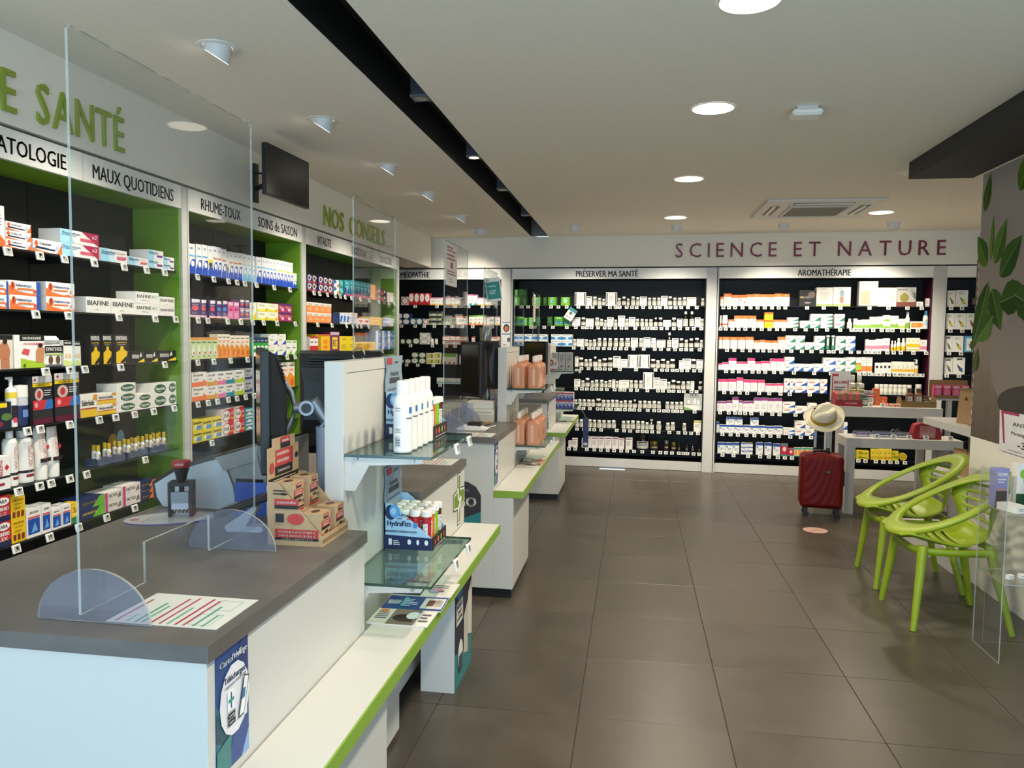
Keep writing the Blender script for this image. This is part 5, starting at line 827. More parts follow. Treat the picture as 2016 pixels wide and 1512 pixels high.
# ---------------------------------------------------------------- fizzy tablet displays on the near divider
def fizz(z, y, lab):
    t = thing('tablet_display', f'blue and navy card display for tablet tubes on {lab} glass shelf', 'display', (-.79, y, z), PI/2, 'tablet tube displays')
    LB = mat('a9cdea', .5, name='pale blue card'); NV = mat('1c2858', .5, name='navy card'); SD = mat('8fa2b0', .5, name='grey blue card')
    MB().box(-.1, .1, -.09, .085, 0, .003, NV).obj('tray', t)
    for sx in (-1, 1):
        a, c = (sx*.1, sx*.1+.003) if sx < 0 else (.097, .1)
        b = MB().prism([(-.09, .003), (.085, .003), (.085, .165), (.06, .165), (-.09, .045)], a, c, LB, 'x')
        if sx < 0:
            b2 = MB(); art(b2, 'p 1c2858 0 0 1 0 1 .26 0 .3;e .14 .8 .12 .17 1c2858;e .22 .83 .11 .15 5aa6e8;e .2 .83 .06 .08 a9cdea;t 1c2858 .32 .56 .5 .11 HydraFizz;t 1c2858 .36 .38 .66 .045 MAXIMISE_L\'HYDRATATION;e .66 .53 .05 .06 4a90d8;t 1c2858 .42 .75 .2 .05 UPSA;r .28 .66 .38 .68 1c2858;r .38 .66 .48 .68 f0f0f0;r .48 .66 .58 .68 c83a4a;r .1 .08 .17 .22 e8eef4;l e8eef4 .2 .08 .34 .2 3;e .54 .16 .04 .06 e8eef4;e .72 .16 .03 .06 e8eef4;e .9 .16 .04 .06 e8eef4', .175, .162, 0, 0)
            b2.xf(Matrix.Translation((-.1006, .085, .003)) @ Matrix.Rotation(-PI/2, 4, 'Z')); o = len(b.v); b.v += b2.v
            for f_, m_ in zip(b2.f, b2.m):
                if all(True for k in f_): b.f.append(tuple(k+o for k in f_)); b.m.append(b.mi(b2.ms[m_])); b.sm.append(False)
        b.obj('side_card', t)
    b = MB().box(-.1, .1, -.094, -.09, 0, .045, mat('2a2028', .5)); art(b, 'e .2 .55 .05 .25 c8343c;e .4 .55 .05 .25 e8803a;e .6 .55 .05 .25 8ab83a;e .8 .55 .05 .25 b85a2a;l d8d0d0 .1 .08 .9 .2 1', .2, .045, -.094, -.1); b.obj('front_lip', t)
    b = MB().prism([(-.1, .003), (.1, .003), (.1, .2), (.085, .24), (.1, .29), (-.1, .29), (-.085, .24), (-.1, .2)], .081, .085, SD, 'y')
    art(b, 't 26303c .5 .78 .5 .06 HydraFizz;r .2 .66 .8 .73 3a4450;l 4a6a9a .1 .56 .9 .62 1;r .05 .9 .35 .98 b83a44;l 3a4450 .5 .9 .8 .95 1', .2, .29, .081, -.1); b.obj('back_card', t)
    cols = [('red', 'b8202e'), ('orange', 'd8741e'), ('lime', '8fc02e'), ('brown', '5a2a14')]
    for ix, (cn, cc) in enumerate(cols):
        me = MB().lathe([(0, 0, pm(cc)), (.0165, .001, pm(cc)), (.0165, .115, WP), (.019, .115, WP), (.019, .133, WP), (.016, .136, WP), (0, .136, WP)], 14)
        curved(me, .0168, .03, .09, pm('f2efe8'), .55); vtext(me, .0171, .06, .05, .012, 'HydraFizz', '22222a'); me = me.mesh('tablet_tube')
        for iy in range(4):
            x = -.075+ix*.05; yy = -.065+iy*.042
            p = Matrix.Translation((-.79, y, z)) @ Matrix.Rotation(PI/2, 4, 'Z') @ Vector((x, yy, .0035))
            tag(inst('tablet_tube', me, None, p, (0, 0, PI/2-1.0+random.uniform(-.7, .5))), f'{cn} tablet tube with white cap, {nth(iy+1)} from front, {lab} shelf display', 'tube', f'tablet tubes in the {lab} display')
fizz(1.2004, 2.74, 'upper'); fizz(.8004, 2.735, 'lower')
b = MB().lathe([(0, 0, METAL), (.027, .002, WP), (.029, .006, WP), (.029, .155, WP), (.026, .17, WP), (.019, .182, WP), (.019, .185, WP), (.0195, .185, WP), (.0195, .222, WP), (.017, .226, WP), (0, .226, WP)], 22)
curved(b, .0292, .02, .055, pm('c9c9cc'), .35); curved(b, .0292, .085, .12, pm('dfe3e8'), .4)
for k in range(5): curved(b, .0294, .025+.005*k, .027+.005*k, pm('55555a'), .3, 4)
for zz, aa in ((.14, .35), (.132, .3), (.075, .4), (.07, .3), (.065, .4)): curved(b, .0294, zz, zz+.003, pm('9a9aa2'), aa, 4)
v = [(.0294*math.cos(a), .0294*math.sin(a), z) for z in (.125, .145) for a in (-.25, .0, .2)]
b.add(v, [(0, 1, 4, 3), (1, 2, 5, 4)], pm('2f6fb8')); v = [(.0294*math.cos(a), .0294*math.sin(a), z) for z in (.108, .112) for a in (-.6, -.3, 0, .3)]
b.add(v, [(0, 1, 5, 4), (1, 2, 6, 5), (2, 3, 7, 6)], pm('55555a')); cm = b.mesh('spray_can')
for i, y in enumerate((2.325, 2.389, 2.453, 2.517, 2.581)):
    tag(inst('spray_can', cm, None, (-.712, y, 1.2004), (0, 0, -.3+.1*i)), f'white thermal water spray can, {nth(i+1)} from the near shelf edge', 'spray can', 'white spray cans on the upper glass shelf')

# ---------------------------------------------------------------- magazines on the ledges
def mag(name, label, x, y, w, d, z, ops, col, rz=0):
    b = MB().box(-w/2, w/2, -d/2, d/2, 0, .004, pm('e8e4de')); b2 = MB(); art(b2, 'r 0 0 1 1 '+col+';'+ops, w, d, 0, -w/2, -d/2)
    b2.xf(Matrix.Translation((0, 0, .0041)) @ Matrix.Rotation(-PI/2, 4, 'X')); o = len(b.v); b.v += b2.v
    for f_, m_ in zip(b2.f, b2.m): b.f.append(tuple(k+o for k in f_)); b.m.append(b.mi(b2.ms[m_])); b.sm.append(False)
    return tag(b.obj(name, loc=(x, y, z), rz=rz), label, 'magazine', 'leaflets on the counter ledges')
A1 = 'r .3 0 .75 1 8a7a6c;e .5 .45 .16 .22 3a2a24;r .44 .2 .7 .4 4a342a;e .66 .6 .11 .24 e6eaee;l 8a8a90 .05 .3 .26 .8 4;r .06 .7 .2 .92 d88a5a;l 6a6a6a .8 .2 .97 .8 3'
A2 = 'r .62 .12 .98 .9 d8d6d2;r .7 .3 .82 .75 7a4a40;r .84 .3 .95 .75 b0a89c;t e8eef6 .14 .5 .2 .3 NEXADOM;l c0d0e8 .3 .2 .55 .8 5;r .28 .2 .34 .85 6ab0b8'
A3 = 'r 0 0 .48 1 2a3040;r .1 .2 .44 .85 d2d0cc;l 5a5a60 .55 .3 .9 .85 4;e .72 .45 .1 .1 d890b0;e .66 .3 .08 .08 9aa0d0'
mag('leaflet', 'leaflet with dark haired portrait, nearest on near ledge', -.725, 2.372, .20, .135, .6505, A1, 'e6e0d6')
mag('leaflet', 'blue leaflet overlapping the portrait leaflet on near ledge', -.72, 2.505, .205, .13, .6505, A2, '2a4a8a', .03)
mag('leaflet', 'dark and cream leaflet below the near glass shelf', -.722, 2.655, .21, .15, .6505, A3, 'dcd8d0')
mag('leaflet', 'leaflet with portrait on the middle ledge', -.72, 5.42, .18, .14, .6505, A1, 'c9a890', .02)
mag('leaflet', 'dark and orange leaflet on the middle ledge', -.72, 5.575, .185, .15, .6505, A3, 'c98a5a')
mag('leaflet', 'brown leaflet with portrait on the farthest ledge', -.72, 8.25, .18, .14, .6505, A1, 'a8806a')
b = MB().box(-.9, -.748, 3.215, 3.56, .0005, .57, mat('dfdedb', .5), 0)
b2 = MB(); art(b2, 'p 26263a 0 .3 1 .1 1 1 0 1;p 2f7f80 0 0 1 0 1 .3 .5 .22 0 .3;e .28 .78 .2 .1 2a6ab0;r .08 .5 .45 .68 dcd8ca;t 2a4a7a .26 .64 .3 .04 IMPERTINENCES;t 3a3a3a .26 .59 .24 .03 COMPACTE;t 3a3a3a .26 .545 .3 .03 OU_PORTABLE;p c9c0b4 .5 .2 .75 .15 .75 .6 .5 .5;p d8d0c4 .75 .3 1 .25 1 .75 .75 .65;e .3 .24 .14 .12 e8e6de;r .2 .1 .42 .24 3a4a50', .345, .57, 0, 0)
b2.xf(Matrix.Translation((-.7476, 3.215, .0005)) @ Matrix.Rotation(PI/2, 4, 'Z')); o = len(b.v); b.v += b2.v
for f_, m_ in zip(b2.f, b2.m): b.f.append(tuple(k+o for k in f_)); b.m.append(b.mi(b2.ms[m_])); b.sm.append(False)
tag(b.obj('cardboard_display'), 'tall printed cardboard box standing on floor under near ledge', 'cardboard box')

# ---------------------------------------------------------------- monitors on arms
def monitor(label, loc, rz, w=.42, h=.36, arm=None, clampx=-.94, tilt=0):
    t = thing('monitor', label, 'monitor', loc, rz, 'counter monitors')
    f = MB().box(-w/2, w/2, -.022, .006, -h/2, h/2, DKPL); f.obj('bezel', t, bev=.006)
    MB().box(-w/2+.018, w/2-.018, -.0226, -.0221, -h/2+.022, h/2-.018, mat('2a241c', .12, name='dark screen', spec=.6)).obj('screen_glass', t)
    b = MB(); n = 8
    pr = [(.006, h/2-.004, 1), (.02, h/2-.012, .97), (.045, h/2-.07, .9), (.055, h/2-.13, .8), (.055, -h/2+.1, .8), (.04, -h/2+.04, .9), (.006, -h/2+.01, 1)]
    vs = []
    for (y, z, k) in pr: vs += [(-w/2*k, y, z), (w/2*k, y, z)]
    b.add(vs, [(2*i, 2*i+1, 2*i+3, 2*i+2) for i in range(len(pr)-1)]+[tuple(range(0, 2*len(pr), 2)), tuple(range(2*len(pr)-1, 0, -2))], DKPL2)
    b.obj('back_shell', t)
    g = MB()
    for i in range(9): g.box(-w/2+.05, w/2-.05, .03-.0+.0022*i, .04+.0022*i, h/2-.03-.011*i, h/2-.026-.011*i, DKPL)
    g.obj('vent_ribs', t)
    return t
def arm(t, mon, base):
    """arm and post as parts of the monitor t; mon and base are world points"""
    m = Vector(mon); bs = Vector(base)
    iv = (Matrix.Translation(t.location) @ Matrix.Rotation(t.rotation_euler.z, 4, 'Z')).inverted()
    d = bs-m; loc = lambda v: tuple(iv @ Vector(v))
    dirn = Vector((d.x, d.y, 0)).normalized(); a = m+dirn*.03
    MB().tube([loc(a+Vector((0, 0, .085))), loc(a+dirn*.02+Vector((0, 0, .05))), loc(a+dirn*.035), loc(a+dirn*.02-Vector((0, 0, .05))), loc(a-Vector((0, 0, .085)))], .009, GREYPL, 8).obj('mount_plate', t)
    MB().tube([loc(a+dirn*.03), loc(a+dirn*.085)], .018, GREYPL, 12).obj('knuckle', t)
    side = dirn.cross(Vector((0, 0, 1))); k0 = a+dirn*.07
    MB().tube([loc(k0-side*.026), loc(k0+side*.026)], .024, GREYPL, 14).obj('joint', t)
    MB().tube([loc(k0-side*.0275), loc(k0+side*.0275)], .016, DKPL2, 14).obj('joint_cap', t)
    e = Vector((bs.x, bs.y, m.z-.06))
    MB().tube([loc(k0), loc(k0*.6+e*.4+Vector((0, 0, .045))), loc(e+Vector((0, 0, .02))), loc(e)], [.017, .019, .02, .021], GREYPL, 12).obj('arm_link', t)
    MB().tube([loc(e), loc((bs.x, bs.y, m.z-.19)), loc((bs.x, bs.y, WT+.03)), loc((bs.x, bs.y, WT+.002))], [.03, .028, .022, .045], mat('9aa2b0', .4, name='blue grey plastic'), 12).obj('arm_post', t)
A_ = math.atan2(-1.06, 2.1)
m1 = monitor('dark monitor seen edge on above the candle display', (-1.158, 2.3, 1.335), R(-61), .42, .37)
arm(m1, (-1.118, 2.28, 1.335), (-.97, 2.33, WT))
m2 = monitor('dark monitor with ribbed back behind nearest divider', (-1.19, 3.02, 1.31), R(186), .34, .38)
arm(m2, (-1.17, 2.975, 1.31), (-1.0, 2.80, WT))
monitor('dark monitor with blank screen on middle counter', (-1.05, 4.98, 1.345), R(-42), .22, .36)
monitor('dark monitor turned away on middle counter', (-1.03, 5.42, 1.36), R(140), .2, .34)
monitor('dark monitor on farthest counter', (-1.0, 7.9, 1.34), R(-20), .26, .34)

# ---------------------------------------------------------------- things on the nearest worktop
MT = mat('b8b9ba', .35, name='mat print')
b = MB().prism(ellipse(0, 0, .145, .085, 36), .0004, .003, MT, 'z', mat('4a4a9a', .3))
for i in range(9): b.poly([(-.09+.02*i, -.05+.004*i, .0033), (-.088+.02*i, -.05+.004*i, .0033), (-.06+.02*i, .03, .0033), (-.062+.02*i, .03, .0033)], pm('5a5a5e'))
b.poly([(-.125, -.012, .0033), (-.1, -.012, .0033), (-.1, .012, .0033), (-.125, .012, .0033)], pm('b0606a'))
tag(b.obj('counter_mat', loc=(-1.47, 2.275, WT), rz=.5), 'oval grey printed coin mat with violet rim', 'mat')
t = thing('date_stamp', 'black self inking date stamp with red handle top', 'stamp', (-1.462, 2.315, WT+.0034), .35)
MB().box(-.037, -.028, -.03, .03, 0, .10, DKPL2).box(.028, .037, -.03, .03, 0, .10, DKPL2).box(-.037, .037, -.03, .03, .10, .112, DKPL2).box(-.028, .028, -.008, .008, .0, .006, METAL).obj('frame', t)
MB().prism([(-.032, .045), (.02, .045), (.024, .058), (-.02, .082), (-.032, .082)], -.027, .027, GREYPL, 'x').obj('ink_cover', t)
MB().box(-.026, .026, -.031, -.026, .025, .045, mat('b9bfd4', .3)).obj('date_window', t)
b = MB()
for i in range(4): b.lathe([(.0, 0, METAL), (.011, 0, METAL), (.011, .004, METAL), (0, .004, METAL)], 12)
b = MB()
for i in range(4): b.tube([(-.018+.012*i-.002, -.016, .022), (-.018+.012*i+.002, -.016, .022)], .011, METAL, 12)
b.obj('date_wheels', t)
MB().lathe([(.008, .06, DKPL2), (.008, .112, DKPL2), (.016, .118, DKPL2), (.019, .135, DKPL2), (.028, .165, DKPL2), (.029, .172, DKPL2), (0, .173, DKPL2)], 18).obj('handle', t)
MB().lathe([(.0285, .160, pm('a81c24')), (.0305, .172, pm('a81c24')), (.029, .180, pm('a81c24')), (0, .184, pm('a81c24'))], 18).text('COLOP', (0, -.0308, .171), (1, 0, 0), (0, 0, 1), .026, .007, pm('f0e0e0')).obj('handle_cap', t)
t = thing('office_printer', 'large pale grey receipt printer with black trim on nearest worktop', 'printer', (-1.35, 2.6, WT))
PG = mat('b4bec6', .35, name='pale grey plastic'); PG2 = mat('8d8e8c', .45, name='grey plastic')
def pr(p): return [(x+1.35, z-WT) for x, z in p]
MB().prism(pr([(-1.60, .967), (-1.622, 1.0), (-1.63, 1.045), (-1.55, 1.093), (-1.44, 1.127), (-1.40, 1.137), (-1.365, 1.11), (-1.34, 1.05), (-1.325, .967)]), -.18, -.172, PG, 'y').obj('side_cover', t, bev=.003)
MB().prism(pr([(-1.61, .967), (-1.64, 1.0), (-1.645, 1.05), (-1.555, 1.107), (-1.44, 1.143), (-1.23, 1.195), (-1.23, .967)]), -.172, .16, DKPL2, 'y').obj('chassis', t)
MB().prism(pr([(-1.41, 1.14), (-1.22, 1.19), (-1.22, .967), (-1.32, .967), (-1.335, 1.05), (-1.36, 1.11)]), -.176, .17, PG2, 'y').obj('body', t, bev=.003)
MB().prism(pr([(-1.40, 1.145), (-1.22, 1.2), (-1.22, 1.15), (-1.37, 1.1)]), -.184, -.176, PG2, 'y').obj('lid', t)
MB().box(.02, .12, -.178, -.1765, .07, .11, mat('26262a', .3)).obj('badge', t)
tag(MB().box(0, .16, -.002, .002, 0, .11, pm('2a4fa8')).box(.11, .19, -.004, -.0022, 0, .1, pm('e8e8ec')).obj('document_folder', loc=(-1.30, 2.36, WT+.0005), rz=.1), 'blue and white folder leaning against the grey printer', 'folder')
t = thing('payment_terminal_stand', 'white folding terminal stand with dark card reader by acrylic screen', 'card terminal', (-1.15, 2.175, WT), .1)
MB().prism([(-.065, .001), (.04, .001), (.05, .008), (.045, .018), (-.005, .02), (.03, .075), (.02, .082), (-.07, .018)], -.02, .02, WP, 'y').obj('foot', t, bev=.003)
MB().box(-.09, .13, -.045, .045, 0, .022, mat('2a2626', .3, name='reader plastic')).xf(Matrix.Translation((-.005, .0, .075)) @ Matrix.Rotation(R(-20), 4, 'Y')).obj('card_reader', t, bev=.006)
MB().box(-.08, .04, -.038, .038, .0225, .024, mat('4a3634', .15)).xf(Matrix.Translation((-.005, .0, .075)) @ Matrix.Rotation(R(-20), 4, 'Y')).obj('reader_screen', t)
# middle worktop: card terminal, papers, cables
t = thing('payment_terminal_stand', 'white terminal stand with clear upright on middle worktop', 'card terminal', (-1.01, 4.82, WT))
MB().prism([(-.09, .001), (.09, .001), (.1, .01), (.03, .03), (-.06, .03), (-.1, .012)], -.05, .05, WP, 'y').obj('foot', t, bev=.004)
MB().box(-.075, -.0, -.003, .003, .03, .17, ACRYF).obj('upright', t); MB().box(-.03, .06, -.04, .04, .03, .05, DKPL2).obj('card_reader', t, bev=.006)
tag(MB().box(-.1, .1, -.08, .08, 0, .09, mat('cfc6b4', .6)).box(-.06, .1, -.081, -.0795, .05, .085, pm('e2dccb')).text('gommenol', (.02, -.0815, .067), (1, 0, 0), (0, 0, 1), .12, .012, pm('3a4a2a')).obj('carton', loc=(-1.065, 5.36, WT+.0005), rz=.05), 'beige carton lettered in green behind the middle monitor', 'box')
tag(MB().box(-.09, .09, -.06, .06, 0, .05, mat('e0dcd0', .6)).obj('carton', loc=(-1.06, 5.36, WT+.0915), rz=-.04, bev=.002), 'white carton lying on the beige carton', 'box')
for c, nm, pts in (('b07a2a', 'orange', [(-1.15, 5.05, .98), (-1.05, 5.0, 1.0), (-.97, 5.04, .985), (-.955, 5.12, .985)]), ('1c1c1c', 'black', [(-1.12, 4.95, .972), (-1.05, 4.92, .985), (-.97, 4.98, .975), (-.952, 5.1, .973)]), ('d8d6d0', 'white', [(-1.08, 4.9, .97), (-1.0, 4.86, .972), (-.93, 4.92, .97), (-.9, 5.03, .97)])):
    tag(MB().tube(pts, .004, pm(c), 6).obj('cable'), f'{nm} cable lying on the middle worktop', 'cable', 'cables on the middle worktop')
t = thing('metal_ring_holder', 'thin metal ring standing behind the nearest divider', 'holder', (-.965, 2.62, WT))
MB().tube([(0, 0, 0), (0, 0, .51)], .003, METAL, 6).tube([(.022*math.cos(a), 0, .532+.022*math.sin(a)) for a in [i*2*PI/18 for i in range(19)]], .003, METAL, 6).obj('ring', t)

# ---------------------------------------------------------------- orange bottles on the middle divider
OB = mat('e5a07a', .1, name='orange lotion', spec=.6); OB.node_tree.nodes['Principled BSDF'].inputs['Transmission Weight'].default_value = .25; CL = mat('ead9cc', .25, name='frosted cap')
b = MB(); 
for z0_, z1_, k0, k1 in ((0, .004, .94, 1), (.004, .15, 1, 1), (.15, .168, 1, .72), (.168, .172, .72, .3)):
    vs = [(.042*k*x, .026*k*y, z) for z, k in ((z0_, k0), (z1_, k1)) for x, y in ((-1, -.7), (-.7, -1), (.7, -1), (1, -.7), (1, .7), (.7, 1), (-.7, 1), (-1, .7))]
    b.add(vs, [(i, (i+1) % 8, 8+(i+1) % 8, 8+i) for i in range(8)], OB)
b.lathe([(.014, .172, OB), (.014, .188, CL), (.016, .188, CL), (.0155, .226, CL), (0, .228, CL)], 12)
b.poly([(-.009, -.0262, .02), (.009, -.0262, .02), (.009, -.0262, .14), (-.009, -.0262, .14)], pm('d8b09a')); cm = b.mesh('lotion_bottle')
for z, lab in ((1.2004, 'upper'), (.8004, 'lower')):
    for iy in range(5):
        for ix in range(2):
            x = -.80+ix*.105+random.uniform(-.004, .004); y = Y2+.845+.07+iy*.095
            if lab == 'upper' and iy == 4: y += .01
            tag(inst('lotion_bottle', cm, None, (x, y, z), (0, 0, random.uniform(-.06, .06))), f'orange lotion bottle, {["inner", "outer"][ix]} row, {nth(iy+1)} from near end, {lab} glass shelf', 'bottle', 'orange lotion bottles on the middle divider')
# farthest divider: grey cartons above, striped tubes below
b = MB().box(-.035, .035, -.03, .03, 0, .195, mat('a9a8a4', .5)); art(b, 'l 6a6a6a .2 .5 .8 .9 5;r .3 .2 .6 .28 3a3a3a;r .1 .04 .5 .07 3a3a3a', .07, .195, -.03, -.035); cm = b.mesh('grey_carton')
for i, x in enumerate((-.835, -.757, -.68)):
    tag(inst('grey_carton', cm, None, (x, Y3+.92, 1.2004)), f'grey upright carton, {nth(i+1)} from left on farthest divider top shelf', 'box', 'grey cartons on the farthest divider')
b = MB().box(-.018, .018, -.06, .06, 0, .085, pm('d8d4d6')); art(b, 'p 2a3a8a 0 0 1 0 1 .25 .2 .75;r 0 .82 1 1 b03a40;r .5 .4 1 .8 8a9ac8', .036, .085, -.06, -.018); cm = b.mesh('toothpaste_box')
for r_ in range(2):
    for i in range(6):
        tag(inst('toothpaste_box', cm, None, (-.845+.04*i, Y3+.93, .8004+.086*r_)), f'red white and blue carton, {nth(i+1)} from left, {["bottom", "top"][r_]} row, farthest divider', 'box', 'striped cartons on the farthest divider')
t = thing('shelf_talker', 'round portrait card standing on the farthest divider', 'card', (-.845, Y3+.86, 1.2004))
b = MB().prism([(x, z+.07) for x, z in ellipse(0, 0, .055, .065, 20)], -.002, 0, pm('d8ccc8'), 'y'); art(b, 'e .3 .62 .22 .26 3a241c;e .32 .6 .14 .18 c08a6a;r .5 .4 .85 .7 b8a8a8;p a8245a .2 .12 .8 .12 .7 .04 .3 .04', .11, .13, -.002, -.055, .005); b.obj('card_face', t); MB().box(-.004, .004, -.0, .03, 0, .02, WP).obj('card_foot', t)
# ================================================================ ceiling lamps and fittings
def downlight(x, y, label, lit=True):
    t = thing('downlight', label, 'downlight', (x, y, HC), group='round ceiling downlights')
    MB().lathe([(.105, -.004, WP), (.115, -.003, WP), (.115, -.0005, WP)], 32).obj('trim_ring', t)
    MB().lathe([(0, -.0035, LEDW if lit else WP), (.105, -.0035, LEDW if lit else WP), (.105, -.0036, WP)], 32).obj('lens', t)
    if lit: spot(t, (0, 0, -.03), (0, 0, -1), 128, 150, .9, (1, .89, .71), .1)
for y, n in ((1.45, 'nearest, out of view'), (2.889, 'cut by the top edge'), (4.185, 'largest in view'), (6.0, 'second in the row'), (7.9, 'farthest in the row')):
    downlight(.375, y, f'lit round ceiling downlight, {n}')
downlight(2.247, 7.74, 'lit round ceiling downlight beside the air conditioner')
downlight(1.93, 5.93, 'unlit round ceiling downlight behind the dark soffit', False)
def eyeball(x, y, tx, ty, tz, label, e=76, size=100):
    rz = math.atan2(ty-y, tx-x)
    t = thing('eyeball_spotlight', label, 'spotlight', (x, y, HC), rz, 'tilting ceiling spotlights')
    MB().lathe([(.062, -.001, WP), (.066, -.006, WP), (.088, -.003, WP), (.088, -.0005, WP)], 28).obj('trim_ring', t)
    b = MB(); n = 24; a = R(32)
    hi = [(.058*math.cos(2*PI*i/n), .058*math.sin(2*PI*i/n), -.001) for i in range(n)]
    Rm = Matrix.Rotation(-a, 3, 'Y')
    lo = []
    for i in range(n):
        v = Rm @ Vector((.056*math.cos(2*PI*i/n), .056*math.sin(2*PI*i/n), 0)); lo.append((v.x+.004, v.y, v.z-.042))
    b.add(hi+lo, [(i, (i+1) % n, n+(i+1) % n, n+i)[::-1] for i in range(n)], mat('d9d9d8', .4, name='white lamp housing'), True); b.obj('barrel', t)
    MB().add([tuple(Vector(p)*.93+Vector((0, 0, -.003+.07*0))) for p in lo], [tuple(range(n-1, -1, -1))], LEDC).obj('lens', t)
    d = math.hypot(tx-x, ty-y)
    spot(t, (.045, 0, -.075), (d, 0, tz-HC), e, size, 1.0, (1, .91, .77), .045)
for i, y in enumerate((3.061, 4.16, 5.305, 6.378, 7.62)):
    eyeball(-1.74, y, -2.55, y, .5, f'white tilting ceiling spotlight aimed at left shelves, {nth(i+1)} from camera')
eyeball(-1.74, 8.6, -2.2, 9.3, 1.5, 'white tilting ceiling spotlight in the far left corner')
eyeball(-1.74, 1.9, -2.55, 1.9, 1.5, 'white tilting ceiling spotlight out of view at left')
for i, x in enumerate((-.662, .413, 1.502, 2.567)):
    eyeball(x, 8.42, x-.04, 9.3, .3, f'white tilting ceiling spotlight aimed at far shelves, {nth(i+1)} from left', 98, 102)
for i, (y, lit) in enumerate(((4.0, 0), (5.35, 1), (6.55, 0), (7.95, 0))):
    t = thing('channel_spotlight', f'dark square spotlight in the black ceiling channel, {nth(i+1)} from camera', 'spotlight', (-1.13, y, HC), group='square channel spotlights')
    MB().box(-.045, .045, -.045, .045, .055, .199, mat('3f434a', .45, name='grey lamp box')).box(-.048, .048, -.048, .048, .045, .055, mat('6a6e74', .4)).obj('housing', t)
    MB().lathe([(0, .0445, LEDW if lit else mat('b9b6a8', .3)), (.034, .0445, GREYPL)], 20).obj('lens', t)
    if lit: spot(t, (0, 0, .03), (0, 0, -1), 10, 60, .5, (1, .8, .5), .03)
t = thing('air_conditioner', 'white ceiling cassette air conditioner with perforated grille', 'air conditioner', (1.585, 7.43, HC))
MB().box(-.49, .49, -.5, .5, -.022, -.0005, mat('dcd8d0', .4), .006).obj('panel', t)
MB().box(-.26, .26, -.27, .27, -.036, -.0225, mat('d3cfc6', .45)).obj('grille_frame', t, bev=.004)
b = MB().box(-.235, .235, -.24, .24, -.0375, -.0365, mat('807866', .7))
for i in range(22): b.box(-.235, .235, -.235+.0215*i, -.228+.0215*i, -.0395, -.0375, mat('968d78', .6))
b.obj('grille', t)
for nm, q in (('air_slot', (-.25, .25, -.40, -.32)), ('air_slot', (-.25, .25, .32, .40)), ('air_slot', (-.42, -.34, -.25, .25)), ('air_slot', (.34, .42, -.25, .25))):
    MB().box(*q, -.0235, -.0222, mat('2b2a26', .5)).obj(nm, t); x0, x1, y0, y1 = q
    (MB().box(x0+.01, x1-.01, y0+.015, y0+.045, -.032, -.0236, WP) if x1-x0 > .2 else MB().box(x0+.015, x0+.045, y0+.01, y1-.01, -.032, -.0236, WP)).obj('flap', t)
t = thing('ceiling_sensor', 'small white wireless access box on the ceiling', 'access point', (.845, 4.23, HC))
MB().box(-.075, .075, -.06, .06, -.05, -.016, WP, .012).obj('case', t); MB().box(-.05, .05, -.04, .04, -.016, -.0005, mat('c9c7c2', .5)).obj('mount', t); MB().box(.055, .085, -.01, .01, -.03, -.02, GREYPL).obj('cable_stub', t)
# ---------------------------------------------------------------- television
t = thing('television', 'flat black television on a wall arm above the left shelves', 'television', (-2.15, 4.57, 2.53), R(90-2))
MB().box(-.275, .275, -.02, .015, -.15, .15, DKPL2).obj('casing', t, bev=.004)
MB().box(-.268, .268, -.0208, -.0202, -.141, .143, mat('232320', .38, name='tv screen', spec=.25)).obj('screen', t)
MB().box(-.03, .03, .015, .05, -.06, .05, DKPL2).tube([(0, .05, 0), (.13, .18, 0), (.22, .325, -.02)], .016, DKPL2, 8).tube([(0, .05, -.02), (.1, .18, .05), (.22, .325, .08)], .007, DKPL2, 6).box(.195, .245, .322, .336, -.11, .14, DKPL2).obj('wall_arm', t)
# ================================================================ right hand side of the shop
def merge(b, b2, M4):
    """add the printed faces of b2, moved by M4, to b"""
    b2.xf(M4); o = len(b.v); b.v += b2.v
    for f_, m_ in zip(b2.f, b2.m): b.f.append(tuple(k+o for k in f_)); b.m.append(b.mi(b2.ms[m_])); b.sm.append(False)
    return b
